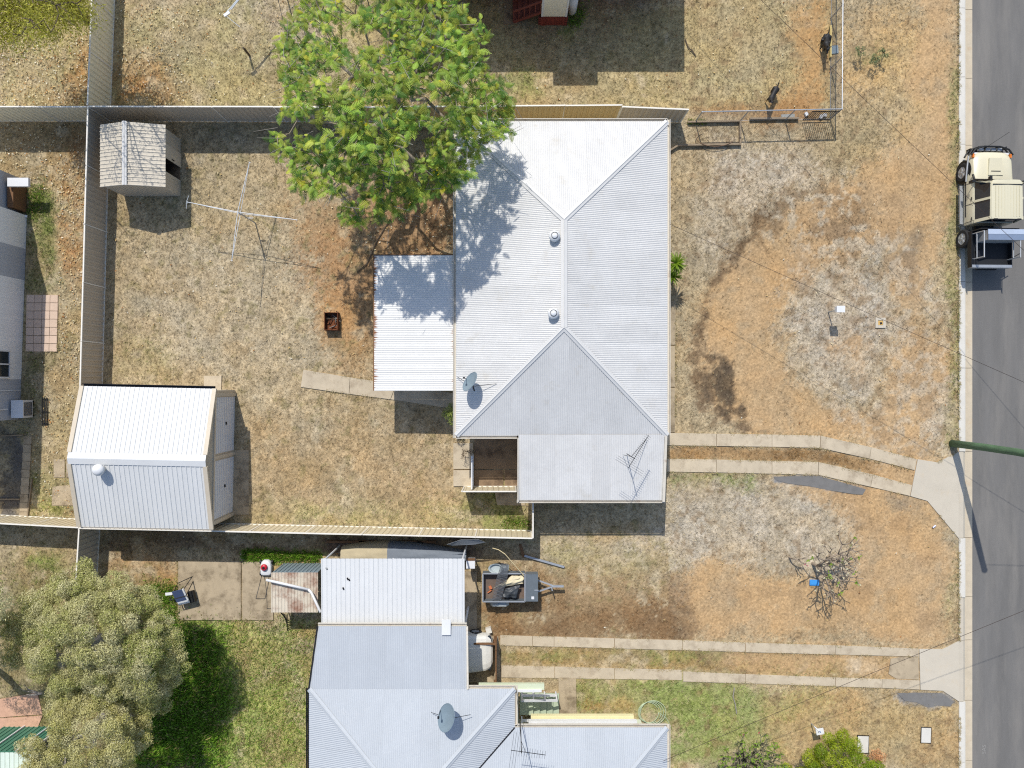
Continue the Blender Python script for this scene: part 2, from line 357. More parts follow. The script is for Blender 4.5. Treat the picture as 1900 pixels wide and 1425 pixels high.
blend(zone([(890, 1050), (1060, 1030), (1250, 1070), (1270, 1110), (1250, 1185), (930, 1175), (890, 1150)], 16), (146, 118, 84), .9, .3, b=.5)
blend(zone([(1000, 990), (1060, 995), (1240, 1030), (1230, 1070), (1060, 1060), (1000, 1040)], 14), (162, 150, 110), .8, .4)
blend(zone([(900, 1130), (1240, 1120), (1270, 1165), (1230, 1186), (930, 1176)], 14), (120, 94, 66), .8, .3, b=.7)
blend(zone([(1180, 1060), (1260, 1070), (1260, 1120), (1200, 1120)], 18), (138, 122, 102), .6, .3)
blend(zone([(1225, 1120), (1262, 1130), (1275, 1170), (1245, 1180), (1230, 1150)], 7), (104, 88, 70), .7, .2, b=.8)
blend(zone([(885, 1060), (925, 1050), (930, 1075), (890, 1085)], 8), (136, 136, 76), .7, .4, g=.6)
blend(zone([(930, 1198), (1260, 1205), (1705, 1220), (1705, 1262), (1260, 1244), (930, 1232)], 3, .3), (152, 128, 84), .9, .25, b=.3)
blend(zone([(1360, 1208), (1705, 1220), (1705, 1262), (1340, 1246)], 8), ORANGE, .9, .2, b=.9)
blend(zone([(930, 1200), (1350, 1208), (1340, 1226), (930, 1216)], 8), (134, 138, 82), .7, .5, g=.5)
blend(zone([(1068, 1258), (1280, 1262), (1440, 1272), (1450, 1330), (1330, 1430), (1240, 1430), (1240, 1340), (1068, 1330)], 10), (136, 146, 86), .9, .3, g=.6)
blend(zone([(1070, 1262), (1120, 1262), (1120, 1330), (1070, 1330)], 10), (126, 130, 74), .8, .3, g=.6)
blend(zone([(1100, 1300), (1180, 1300), (1180, 1330), (1110, 1330)], 8), (162, 118, 76), .7, .4, b=.5)
blend(zone([(1400, 1272), (1750, 1284), (1778, 1310), (1778, 1430), (1460, 1430), (1420, 1340)], 12), (172, 150, 108), .9, .3)
blend(zone([(1440, 1275), (1660, 1285), (1600, 1330), (1520, 1340), (1560, 1400), (1500, 1430), (1440, 1350)], 18), (178, 148, 106), .8, .4, b=.6)
blend(zone([(1330, 1272), (1560, 1280), (1540, 1335), (1460, 1345), (1430, 1420), (1330, 1420)], 26), (150, 150, 96), .6, .6, g=.4)
blend(zone([(1700, 1380), (1778, 1330), (1778, 1425), (1720, 1425)], 14), (174, 142, 100), .7, .5, b=.5)
blend(zone([(1655, 1284), (1748, 1286), (1778, 1304), (1770, 1312), (1720, 1308), (1670, 1298)], 3, .4), GRAVEL, .9, .15, b=1)
blend(zone([(1436, 886), (1520, 886), (1606, 908), (1600, 917), (1560, 914), (1440, 896)], 2, .25), GRAVEL, .97, .0, b=1)
blend(zone([(1640, 918), (1715, 932), (1720, 950), (1660, 945)], 6, .5), (120, 112, 98), .6, .4, b=.6)
blend(zone([(1568, 1220), (1600, 1222), (1600, 1250), (1572, 1250)], 5, .4), (206, 190, 164), .8, .3, b=1)
blend(zone([(1600, 1228), (1640, 1224), (1642, 1252), (1604, 1250)], 6, .5), (202, 182, 152), .6, .6, b=1)
# lower left yards
blend(zone([(0, 1020), (135, 1015), (130, 1080), (0, 1080)], 12), (150, 134, 88), .8, .4, g=.3)
blend(zone([(40, 1030), (110, 1030), (95, 1070), (50, 1060)], 10), (118, 134, 66), .7, .5, g=.7)
blend(zone([(195, 1030), (330, 1040), (330, 1110), (200, 1110)], 10), (164, 126, 84), .8, .3, b=.4)
blend(zone([(270, 1080), (330, 1080), (335, 1150), (270, 1140)], 10), (126, 140, 66), .75, .4, g=.7)
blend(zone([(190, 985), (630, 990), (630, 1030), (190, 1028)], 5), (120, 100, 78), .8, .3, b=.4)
blend(zone([(455, 1018), (595, 1026), (590, 1042), (450, 1040)], 5, .5), (112, 146, 54), .95, .1, g=1)
blend(zone([(500, 1038), (600, 1040), (600, 1055), (500, 1052)], 4, .5), (178, 146, 102), .8, .2, b=.5)
blend(zone([(330, 1150), (585, 1150), (580, 1425), (240, 1425), (260, 1200)], 10), (166, 172, 100), .95, .3, g=.8)
blend(zone([(300, 1180), (420, 1170), (430, 1425), (260, 1425)], 16), (122, 158, 62), .9, .2, g=1)
blend(zone([(440, 1160), (560, 1150), (540, 1230), (470, 1280), (440, 1220)], 16), (172, 158, 110), .7, .5, g=.4)
blend(zone([(540, 1150), (588, 1165), (575, 1300), (545, 1260)], 8), (168, 144, 98), .8, .3, b=.2)
blend(zone([(470, 1280), (570, 1270), (570, 1425), (480, 1425)], 16), (164, 164, 100), .7, .4, g=.6)
blend(zone([(0, 1080), (250, 1060), (300, 1200), (280, 1425), (0, 1425)], 14), (120, 112, 66), .8, .3, g=.4)
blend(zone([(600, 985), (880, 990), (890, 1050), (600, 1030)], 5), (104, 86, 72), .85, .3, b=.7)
def step(x, c, k): return np.clip((x-c)*k, 0, 1)
c1 = fbm(GX*1.5, GY*1.5, 5, 41); c2 = fbm(GX*3.1, GY*3.1, 4, 43); c3 = fbm(GX*.75, GY*.75, 5, 47)
front = (PX > 1245)*1.0
mixed = zone([(1440, 480), (1560, 400), (1700, 420), (1770, 620), (1770, 840), (1640, 860), (1540, 770), (1470, 700)], 14)
blend(mixed*step(c1, .52, 14), (150, 126, 97), .5, 0, b=.6, g=None)
blend(mixed*step(1-c2, .50, 10), (182, 169, 147), .55, 0, b=.15, g=None)
blend(front*step(c2, .60, 12)*(bare < .5), (132, 110, 82), .6, 0, b=.5, g=None)
blend(front*step(1-c1, .63, 14)*step(bare, .5, 3), (166, 146, 116), .5, 0, b=.6, g=None)
blend(front*step(c3, .60, 9)*step(bare, .5, 3), (156, 130, 98), .6, 0, b=None, g=None)
arc = zone([(1290, 700), (1298, 600), (1312, 520), (1345, 455), (1420, 388), (1500, 340), (1505, 352), (1430, 405), (1362, 470), (1330, 540), (1318, 620), (1312, 690), (1345, 780), (1420, 806), (1330, 790), (1300, 740)], 5)
blend(arc*step(c2, .38, 8), (110, 90, 68), .8, 0, b=.6, g=None)
edge = zone([(1500, 335), (1580, 300), (1640, 430), (1560, 470), (1470, 430), (1400, 470), (1390, 420)], 10)
blend(edge*step(c1, .47, 16), (128, 106, 80), .6, 0, b=.5, g=None); blend(edge*step(1-c2, .55, 12), (182, 168, 144), .7, 0, b=.2, g=None)
back = (PX < 1240)*(bare < .45)
blend(back*step(c3, .57, 9), (158, 136, 100), .5, 0, b=None, g=None); blend(back*step(1-c1, .60, 10), (186, 170, 140), .6, 0, b=None, g=None); blend(back*step(c2, .64, 12), (132, 122, 82), .55, 0, b=None, g=None)
# broken, patchy ground and mixing inside every zone
n_tuf = fbm(GX*6.0, GY*6.0, 2, 10)
mot = ((n_mid-.5)*.24+(n_fine-.5)*.40)*(1-.45*bare)+(n_big-.5)*.18+(n_tuf-.5)*.44*(1-.6*bare)+(n_spk-.5)*.26*(1-.3*bare)
base *= np.clip(1.05*(1+mot), .45, 1.7)[..., None]
hue = (fbm(GX*.9, GY*.9, 4, 21)-.5); base[..., 0] *= 1+hue*.14; base[..., 2] *= 1-hue*.22
GZ = (fbm(GX*1.1, GY*1.1, 3, 12)-.5)*.035+(n_fine-.5)*.02-.012
far = (np.abs(GX) > 24.3) | (np.abs(GY) > 18.7) | (GX > 20.05); GZ[far] = -.02
GZ[GX > 20.15] = -.5
nyv, nxv = GX.shape
idx = np.arange(nyv*nxv).reshape(nyv, nxv)
GF = np.stack([idx[:-1, :-1], idx[:-1, 1:], idx[1:, 1:], idx[1:, :-1]], -1).reshape(-1, 4)
gm = bpy.data.materials.new('dry_soil_and_thatch'); gm.use_nodes = True; t = gm.node_tree; n = t.nodes; l = t.links; b = n['Principled BSDF']
at = n.new('ShaderNodeAttribute'); at.attribute_name = 'Col'; tc = n.new('ShaderNodeTexCoord')
na = n.new('ShaderNodeTexNoise'); na.inputs['Scale'].default_value = 9; na.inputs['Detail'].default_value = 8; na.inputs['Roughness'].default_value = .75; l.new(tc.outputs['Object'], na.inputs[0])
nb = n.new('ShaderNodeTexVoronoi'); nb.inputs['Scale'].default_value = 14; l.new(tc.outputs['Object'], nb.inputs['Vector'])
ra = n.new('ShaderNodeMapRange'); ra.inputs['From Min'].default_value = .3; ra.inputs['From Max'].default_value = .7; ra.inputs['To Min'].default_value = .64; ra.inputs['To Max'].default_value = 1.38; l.new(na.outputs[0], ra.inputs[0])
rb = n.new('ShaderNodeMapRange'); rb.inputs['From Min'].default_value = .1; rb.inputs['From Max'].default_value = .7; rb.inputs['To Min'].default_value = 1.06; rb.inputs['To Max'].default_value = .88; l.new(nb.outputs['Distance'], rb.inputs[0])
mu = n.new('ShaderNodeMath'); mu.operation = 'MULTIPLY'; l.new(ra.outputs[0], mu.inputs[0]); l.new(rb.outputs[0], mu.inputs[1])
sc_ = n.new('ShaderNodeVectorMath'); sc_.operation = 'SCALE'; l.new(at.outputs['Color'], sc_.inputs[0]); l.new(mu.outputs[0], sc_.inputs['Scale'])
l.new(sc_.outputs[0], b.inputs['Base Color']); b.inputs['Roughness'].default_value = .95; b.inputs['Specular IOR Level'].default_value = .1
bn = n.new('ShaderNodeBump'); bn.inputs['Strength'].default_value = .6; bn.inputs['Distance'].default_value = .03; l.new(na.outputs[0], bn.inputs['Height']); l.new(bn.outputs[0], b.inputs['Normal'])
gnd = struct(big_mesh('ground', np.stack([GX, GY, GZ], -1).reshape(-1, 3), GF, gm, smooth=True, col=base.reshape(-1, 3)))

# ------------------------------------------------------------------ grass (nobody could count it) and leaf litter
def look(arr, x, y):
    i = np.clip(((y+18.6)/G).round().astype(int)+6, 0, nyv-1); j = np.clip(((x+24.2)/G).round().astype(int)+6, 0, nxv-1)
    return arr[i, j]
# things that keep grass off: slabs, roofs over floors (footprints, survey-grid pixels)
NOGRASS = [[(1236, 801), (1520, 806), (1703, 850), (1697, 874), (1518, 832), (1236, 828)], [(1236, 850), (1518, 855), (1692, 899), (1686, 921), (1518, 882), (1236, 876)],
           [(1700, 850), (1740, 856), (1782, 836), (1782, 1000), (1720, 930), (1686, 921)], [(925, 1176), (1240, 1186), (1706, 1202), (1706, 1219), (1240, 1208), (925, 1199)],
           [(925, 1232), (1706, 1260), (1706, 1280), (925, 1258)], [(1704, 1202), (1750, 1202), (1780, 1188), (1782, 1303), (1748, 1282), (1704, 1280)], [(328, 1040), (510, 1040), (510, 1152), (328, 1152)],
           [(556, 684), (850, 726), (850, 762), (556, 720)], [(48, 545), (110, 545), (110, 654), (48, 654)], [(1434, 882), (1520, 882), (1608, 906), (1600, 918), (1436, 898)], [(838, 818), (965, 818), (965, 905), (838, 905)],
           [(1236, 560), (1254, 560), (1254, 803), (1236, 803)], [(860, 230), (1225, 230), (1225, 800), (860, 800)], [(195, 240), (320, 240), (320, 360), (195, 360)], [(1650, 1215), (1708, 1215), (1708, 1265), (1650, 1265)]]
NT = 300000
tx = rng.uniform(-23.6, 20.05, NT); ty = rng.uniform(-17.8, 17.8, NT)
tpx = CX+tx*FOC/CAM_H; tpy = CY-ty*FOC/CAM_H
keep = rng.random(NT) < np.clip(1.02-look(bare, tx, ty)*1.05, .02, 1)*np.clip(.35+1.3*look(n_mid, tx, ty), .2, 1)
for q in NOGRASS: keep &= ~inside(q, tpx, tpy)
tx, ty = tx[keep], ty[keep]; NT = len(tx)
ex, ey = [], []
for q, cnt in ([(1236, 803), (1523, 808), (1701, 852)], 294), ([(1236, 826.5), (1521, 831), (1697, 872.5)], 378), ([(1236, 851), (1518, 857), (1692, 900)], 378), ([(1236, 875.5), (1518, 881), (1688, 920.5)], 294), ([(928, 1178), (1266, 1187.5), (1704, 1203)], 378), ([(928, 1197.5), (1266, 1206), (1704, 1218)], 504), ([(930, 1234), (1265, 1244), (1706, 1262)], 504), ([(930, 1257), (1265, 1263), (1706, 1279)], 504), ([(1778.5, -30), (1778.5, 838)], 1512), ([(1778.5, 1000), (1779, 1188)], 336), ([(1780, 1303), (1780, 1440)], 252), ([(1720, 930), (1779, 1000)], 147), ([(1739, 858), (1779, 839)], 84), ([(331, 1041), (331, 1150), (508, 1150)], 378), ([(560, 687), (735, 713)], 147), ([(558, 718), (725, 741)], 147), ([(1253, 558), (1253, 802)], 252), ([(48, 546), (108, 546), (108, 653), (48, 653)], 252):
    seg = [(math.dist(a_, b_), a_, b_) for a_, b_ in zip(q[:-1], q[1:])]; tot = sum(g_[0] for g_ in seg)
    for L_, a_, b_ in seg:
        m_ = int(cnt*L_/tot); f_ = rng.random(m_); ex.append(a_[0]+(b_[0]-a_[0])*f_+rng.normal(0, 1.4, m_)); ey.append(a_[1]+(b_[1]-a_[1])*f_+rng.normal(0, 1.4, m_))
ex, ey = np.concatenate(ex), np.concatenate(ey); kk_ = fbm(ex/30, ey/30, 3, 61) > .42; ex, ey = ex[kk_], ey[kk_]; NE = len(ex)
tx = np.concatenate([tx, (ex-CX)*CAM_H/FOC]); ty = np.concatenate([ty, (CY-ey)*CAM_H/FOC]); NT = len(tx)
tl = look(lush, tx, ty); tb = look(base, tx, ty)
bl = []; bf = []
for k in range(3):
    a = k*2.1+.4; w = .010
    bl += [[math.cos(a+1.57)*w, math.sin(a+1.57)*w, 0], [-math.cos(a+1.57)*w, -math.sin(a+1.57)*w, 0], [math.cos(a)*.055, math.sin(a)*.055, .030+.012*k]]; bf.append([3*k, 3*k+1, 3*k+2])
z = np.stack([rng.normal(0, .3, NT), rng.normal(0, .3, NT), np.ones(NT)], 1)
V, F_ = scatter(np.array(bl), np.array(bf), np.stack([tx, ty, np.concatenate([look(GZ, tx[:NT-NE], ty[:NT-NE])-.004, np.full(NE, .022)])], 1), frames(z), rng.uniform(.6, 1.35, NT)*(1+.45*tl))
straw = np.array(lin(220, 204, 166))
tcx = tb*(.92+.0*tl[:, None])
u = rng.random(NT)[:, None]
tcx = np.where(u < .34, tcx*.55+straw*.45, tcx)
tcx = np.where((u > .34) & (u < .52), tcx*.5, tcx)
tcx[NT-NE:] = tcx[NT-NE:]*.4+np.array(lin(186, 172, 126))*.6*rng.uniform(.75, 1.1, (NE, 1))
gr = np.array(lin(112, 136, 52))
tcx = np.where((rng.random(NT) < tl*.6)[:, None], tcx*.4+gr*.6*rng.uniform(.6, 1.3, NT)[:, None], tcx)
GRASS = leaf_mat('dry_grass_blades', rough=.8, trans=.2, spec=.1)
go = big_mesh('dry_grass', V, F_, GRASS, col=np.repeat(tcx, len(bl), axis=0)); go['kind'] = 'stuff'; tag(go, 'short dry tufts of grass covering the yards and verge', 'grass')
# pale dropped leaves
LZ = [([(0, 60), (165, 60), (165, 196), (0, 196)], 800), ([(215, 0), (340, 20), (360, 195), (215, 195)], 520), ([(340, 0), (560, 0), (560, 195), (340, 195)], 260),
      ([(0, 228), (160, 228), (158, 420), (50, 330), (0, 300)], 420), ([(108, 330), (158, 330), (145, 720), (112, 720)], 460), ([(60, 650), (140, 720), (135, 960), (60, 960)], 300),
      ([(205, 290), (690, 290), (690, 680), (205, 680)], 260), ([(900, 0), (1540, 0), (1540, 200), (900, 200)], 170), ([(1250, 280), (1770, 280), (1770, 830), (1250, 830)], 70), ([(1000, 900), (1770, 930), (1770, 1190), (900, 1190)], 60),
      ([(600, 380), (850, 380), (850, 470), (640, 470)], 240), ([(200, 985), (640, 990), (640, 1030), (200, 1030)], 60), ([(560, 100), (900, 100), (900, 215), (560, 215)], 300)]
lp = []
for poly, cnt in LZ:
    xs = [p[0] for p in poly]; ys = [p[1] for p in poly]
    x = rng.uniform(min(xs), max(xs), cnt*2); y = rng.uniform(min(ys), max(ys), cnt*2); k = inside(poly, x, y)
    lp.append(np.stack([(x[k]-CX)*CAM_H/FOC, (CY-y[k])*CAM_H/FOC], 1)[:cnt])
lp = np.concatenate(lp); NL = len(lp)
lt = np.array([[-.5, 0, 0], [0, -.28, .03], [.5, 0, .06], [0, .28, .03]])
V, F_ = scatter(lt, np.array([[0, 1, 2, 3]]), np.concatenate([lp, np.full((NL, 1), .035)], 1), frames(np.stack([rng.normal(0, .35, NL), rng.normal(0, .35, NL), np.ones(NL)], 1)), rng.uniform(.045, .115, NL))
pal = np.array([lin(222, 208, 168), lin(206, 178, 124), lin(180, 128, 76), lin(232, 226, 206), lin(146, 104, 66)])
lc = pal[rng.choice(5, NL, p=[.40, .28, .10, .14, .08])]*rng.uniform(.8, 1.1, NL)[:, None]
lo = big_mesh('fallen_leaves', V, F_, GRASS, col=np.repeat(lc, 4, axis=0)); lo['kind'] = 'stuff'; tag(lo, 'scattered pale and brown fallen leaves on the ground', 'leaves')

# ------------------------------------------------------------------ road, kerb, drives, slabs
ASPH = M('worn_asphalt', (111, 109, 106), rough=.92, var=.2, scale=1.1, bump=.5, bscale=55, stain=(128, 124, 118), stain_amt=.5, stain_scale=.6, streak=(1, .16, 1))
rd = MB(); rd.quad((20.72, -300, -.12), (29.5, -300, -.12), (29.5, 300, -.12), (20.72, 300, -.12)); struct(rd.build('road', ASPH))
kb = thing('kerb', 'pale concrete kerb and gutter along the road', 'kerb', (20.4, 0, 0)); del kb['category']; del kb['label']; kb['kind'] = 'structure'
def prof(pts, L):
    b_ = MB(); n_ = len(pts)
    for s in (0, L): b_.v += [(x, s, z) for x, z in pts]
    for k in range(n_):
        k2 = (k+1) % n_; b_.f.append((k, k2, n_+k2, n_+k))
    b_.f.append(tuple(range(n_-1, -1, -1))); b_.f.append(tuple(range(n_, 2*n_))); return b_
KP = [(-.3, -.3), (-.3, .03), (-.06, .03), (-.01, .01), (.03, -.10), (.03, -.3)]
KPD = [(-.3, -.3), (-.3, .012), (-.10, 0), (.03, -.095), (.03, -.3)]
GP = [(.033, -.3), (.033, -.098), (.20, -.115), (.375, -.108), (.375, -.3)]
cuts = sorted(set([20.0, 16.9, 13.8, 10.78, 7.5, 4.6, .72, -3.04, -6.93, -9.6, -11.55, -14.28, -17.0, -20.0]))
for a, b2 in zip(cuts[:-1], cuts[1:]):
    L = b2-a-.02; drop = (-7 < a < -3.1) or (-14.4 < a < -11.5)
    place('kerb_section', prof(KPD if drop else KP, L).mesh('kerb_section', APRON if drop else KERB), kb, loc=(0, a+.01, 0), local=True)
    place('gutter_section', prof(GP, L).mesh('gutter_section', GUT), kb, loc=(0, a+.01, 0), local=True)
for a, L in ((-300, 279.9), (20.02, 280)):
    place('kerb_section', prof(KP, L).mesh('kerb_section', KERB), kb, loc=(0, a, 0), local=True)
    place('gutter_section', prof(GP, L).mesh('gutter_section', GUT), kb, loc=(0, a, 0), local=True)
def slab_set(name, polys, mat, top=.035, sub='concrete_slab'):
    r = bpy.data.objects.new(name, None); C.objects.link(r); c0 = P(*polys[0][0]); r.location = (c0.x, c0.y, 0); r['kind'] = 'structure'
    for k, q in enumerate(polys):
        pts = [P(*p) for p in q]; cx = sum(p.x for p in pts)/len(pts); cy = sum(p.y for p in pts)/len(pts)
        pts = [(cx+(p.x-cx)*(1-.012/max(.1, abs(p.x-cx)+.2)), cy+(p.y-cy)*(1-.006/max(.1, abs(p.y-cy)+.2))) for p in pts]
        MB().prism(pts, -.1, top+.006*math.sin(k*2.7)).build(sub, mat if not isinstance(mat, list) else mat[k % len(mat)], r)
    return r
def strip(top, bot): return [[top[k], top[k+1], bot[k+1], bot[k]] for k in range(len(top)-1)]
slab_set('driveway', strip([(1237, 803), (1329, 804.5), (1432, 806), (1522, 808), (1616, 829.5), (1701, 852)], [(1237, 826), (1329, 827.5), (1432, 829), (1521, 831), (1613, 851), (1697, 872.5)])
         + strip([(1237, 851), (1329, 852.5), (1432, 855), (1518, 857), (1619, 880), (1692, 900)], [(1237, 875), (1329, 876.5), (1432, 879), (1518, 881), (1615, 903), (1688, 920)]), CONC)
slab_set('driveway_apron', [[(1702, 851.8), (1739, 857.5), (1779, 838), (1779, 999), (1720, 929.5), (1688.5, 920.5)]], APRON, .028)
slab_set('driveway', strip([(928, 1178), (988, 1180), (1028, 1181), (1140, 1184), (1266, 1187.5), (1383, 1191.5), (1550, 1197), (1704, 1203)], [(928, 1197), (988, 1198.5), (1028, 1199.5), (1140, 1202.5), (1266, 1206), (1383, 1209.5), (1550, 1214), (1704, 1218)])
         + strip([(930, 1234), (1029, 1236.5), (1140, 1239.5), (1265, 1242.5)], [(930, 1256.5), (1029, 1258), (1140, 1259.5), (1265, 1261.5)])
         + strip([(1267, 1245), (1383, 1250.5), (1550, 1256.5), (1636, 1259.5), (1706, 1262)], [(1267, 1264), (1383, 1267.5), (1550, 1273), (1636, 1276), (1706, 1279)]), CONC)
slab_set('driveway_apron', [[(1705, 1203.5), (1749, 1204), (1779, 1189), (1780, 1302), (1749, 1281.5), (1707, 1279.5)]], APRON, .028)
BITU = M('blue_grey_bitumen', (116, 114, 111), rough=.95, var=.18, scale=3, bump=.3, bscale=80)
slab_set('bitumen_patch', [[(1434, 884), (1519, 883), (1560, 894), (1607, 908), (1601, 918), (1585, 917), (1540, 910), (1500, 902), (1462, 897), (1440, 891)]], BITU, .008, 'bitumen_sheet')
slab_set('bitumen_patch', [[(1664, 1286), (1700, 1285), (1748, 1286), (1770, 1302), (1764, 1311), (1740, 1309), (1722, 1313), (1700, 1303), (1678, 1300)]], BITU, .004, 'bitumen_sheet')
slab_set('old_concrete_patch', [[(1652, 1222), (1668, 1219), (1704, 1219), (1705, 1261), (1662, 1259), (1648, 1250)]], CONC2, .02)
slab_set('garden_path', strip([(563, 686), (650, 700), (735, 713), (852, 731)], [(558, 718), (648, 731), (725, 741), (852, 760)]), CONC, .04)
slab_set('patio_floor', [[(731, 742.5), (852, 762), (852, 790), (731, 790)], [(731, 480), (852, 480), (852, 600), (731, 600)], [(731, 602), (852, 602), (852, 711), (731, 711)]][1:], CONC2, .02)
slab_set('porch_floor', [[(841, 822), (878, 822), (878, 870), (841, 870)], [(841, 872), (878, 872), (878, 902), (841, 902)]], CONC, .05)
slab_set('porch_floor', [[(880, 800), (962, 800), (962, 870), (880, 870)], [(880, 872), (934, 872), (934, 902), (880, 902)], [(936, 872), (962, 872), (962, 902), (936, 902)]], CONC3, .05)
slab_set('concrete_pad', [[(918, 914), (976, 914), (975, 938), (922, 937)]], CONC2, .04)
slab_set('house_path', [[(1236, 558), (1253, 558), (1253, 640), (1236, 640)], [(1236, 642), (1252, 642), (1252, 718), (1236, 718)], [(1236, 720), (1252, 720), (1252, 802), (1236, 802)]], CONC2, .04)
slab_set('concrete_pad', [[(379, 697), (412, 697), (411, 740), (378, 740)]], CONC, .05)
slab_set('garage_apron', [[(430, 835), (462, 835), (462, 955), (430, 955)]], CONC2, .02)
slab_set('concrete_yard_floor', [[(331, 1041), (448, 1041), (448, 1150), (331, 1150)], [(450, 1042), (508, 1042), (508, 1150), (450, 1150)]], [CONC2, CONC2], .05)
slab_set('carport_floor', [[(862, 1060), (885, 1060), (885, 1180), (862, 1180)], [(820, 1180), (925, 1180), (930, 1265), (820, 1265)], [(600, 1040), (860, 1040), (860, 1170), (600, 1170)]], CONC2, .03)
slab_set('concrete_pad', [[(1036, 1256), (1069, 1257), (1070, 1331), (1036, 1331)]], CONC2, .04)
slab_set('concrete_pad', [[(100, 852), (121, 852), (121, 886), (100, 886)], [(123, 852), (150, 852), (150, 886), (123, 886)], [(98, 903), (150, 897), (150, 938), (96, 938)]], CONC2, .03)
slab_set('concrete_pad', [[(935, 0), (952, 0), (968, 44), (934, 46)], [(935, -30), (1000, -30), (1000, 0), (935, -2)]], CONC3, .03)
PAVE = M('pink_concrete_paver', (204, 180, 160), rough=.9, var=.14, scale=3, bump=.2, stain=(170, 140, 120), stain_amt=.25)
pv = bpy.data.objects.new('paved_square', None); C.objects.link(pv); pv.location = P(80, 600); pv['kind'] = 'structure'
pm_ = MB().box((0, 0, 0), (.335, .345, .10)).mesh('paver', PAVE)
for r in range(7):
    for c in range(4):
        p = P(57.5+c*14.6-r*.3, 554.5+r*15.1)
        place('paver', pm_, pv, loc=Vector((p.x, p.y, random.uniform(-.012, .004)))-Vector(pv.location), rot=(random.uniform(-.01, .01), random.uniform(-.01, .01), -.02+random.uniform(-.015, .015)), local=True)
pv2 = bpy.data.objects.new('paver_path', None); C.objects.link(pv2); pv2.location = P(50, 880); pv2['kind'] = 'structure'
pm2 = MB().box((0, 0, 0), (.36, .36, .10)).mesh('paver', CONC2)
for r in range(10):
    p = P(52-r*.9, 817+r*15.4); place('paver', pm2, pv2, loc=Vector((p.x, p.y, -.01))-Vector(pv2.location), rot=(0, 0, random.uniform(-.03, .03)), local=True)
for a, b2 in (((60.5, 888), (52, 962)), ((0, 809), (45, 807)), ((0, 926), (38, 926))):
    MB().beam(P(*a)+Vector((0, 0, .03)), P(*b2)+Vector((0, 0, .03)), .05, .1).build('edging_timber', SLEEPER, pv2)
BRICKP = M('red_brick_paving', (202, 160, 134), rough=.9, var=.2, scale=5, bump=.2)
slab_set('brick_path', [[(-20, 1300), (70, 1285), (80, 1325), (-20, 1332)], [(-20, 1334), (80, 1327), (70, 1352), (-20, 1362)]], BRICKP, .03, 'paved_bay')
# ------------------------------------------------------------------ roofs
def vrange(poly, u):
    vs = []
    n_ = len(poly)
    for i in range(n_):
        (u1, v1), (u2, v2) = poly[i], poly[(i+1) % n_]
        if abs(u1-u2) < 1e-9:
            if abs(u-u1) < 1e-6: vs += [v1, v2]
            continue
        t_ = (u-u1)/(u2-u1)
        if -1e-9 <= t_ <= 1+1e-9: vs.append(v1+(v2-v1)*t_)
    return (min(vs), max(vs)) if vs else None
def profile(kind, u):
    if kind == 'corr': return .0075*math.sin(2*math.pi*u/.076)
    return 0
def roof_plane(parent, O, ud, vd, poly, mat, kind='corr', sheet=.762, name='roof_sheet'):
    """sheets of profiled steel: O eave origin, ud along the eave, vd up the slope, poly outline in (u, v) metres"""
    O, ud, vd = Vector(O), Vector(ud).normalized(), Vector(vd).normalized(); nn = ud.cross(vd)
    if nn.z < 0: nn = -nn
    u0 = min(p[0] for p in poly)+1e-4; u1 = max(p[0] for p in poly)-1e-4
    kk = 0; a = u0
    while a < u1-.02:
        b_ = min(a+sheet, u1)
        if kind == 'corr':
            us = [a+(b_-a)*i/60 for i in range(61)]; hs = [profile('corr', q) for q in us]
        else:
            us, hs = [], []; q = a; pit = kind
            while q < b_-1e-6:
                for du, h in ((0, 0), (.010, .02), (.028, .023), (.046, .02), (.056, 0)):
                    if q+du < b_: us.append(q+du); hs.append(h)
                q += pit
            us.append(b_); hs.append(0)
        mb = MB(); prev = None; lift = .003*(kk % 2)
        for q, h in zip(us, hs):
            r = vrange(poly, q)
            if r is None or r[1]-r[0] < 1e-3: prev = None; continue
            i = len(mb.v); mb.v += [tuple(O+ud*q+vd*r[0]+nn*(h+lift)), tuple(O+ud*q+vd*r[1]+nn*(h+lift))]
            if prev is not None: mb.f.append((prev, i, i+1, prev+1))
            prev = i
        if mb.f: mb.build(name, mat, parent, smooth=(kind == 'corr'))
        a = b_; kk += 1
def cap(parent, a, b_, w=.2, mat=None, name='hip_cap', h=.03):
    a, b_ = Vector(a), Vector(b_); d = (b_-a).normalized(); x = d.cross(Vector((0, 0, 1))).normalized(); up = Vector((0, 0, .035))
    mb = MB(); dr = Vector((0, 0, -h))
    for s in (-1, 1): mb.quad(a+up, b_+up, b_+x*s*w/2+dr+up, a+x*s*w/2+dr+up)
    mb.tube([a+up, b_+up], .022, 6); mb.build(name, mat or CAP, parent)
def gutter(parent, a, b_, out, mat=None, w=.115, h=.09):
    a, b_, out = Vector(a), Vector(b_), Vector(out).normalized(); mb = MB(); dz = Vector((0, 0, -h))
    for off, ww, hh, zz in ((0.012, .018, h, -h/2), (w, .022, h, -h/2+.012), (w/2, w-.03, .015, -h)):
        mb.beam(a+out*off+Vector((0, 0, zz)), b_+out*off+Vector((0, 0, zz)), ww, hh)
    mb.build('gutter', mat or GUTTER, parent)
SOFF = M('soffit_lining', (206, 200, 188), rough=.8, var=.06)
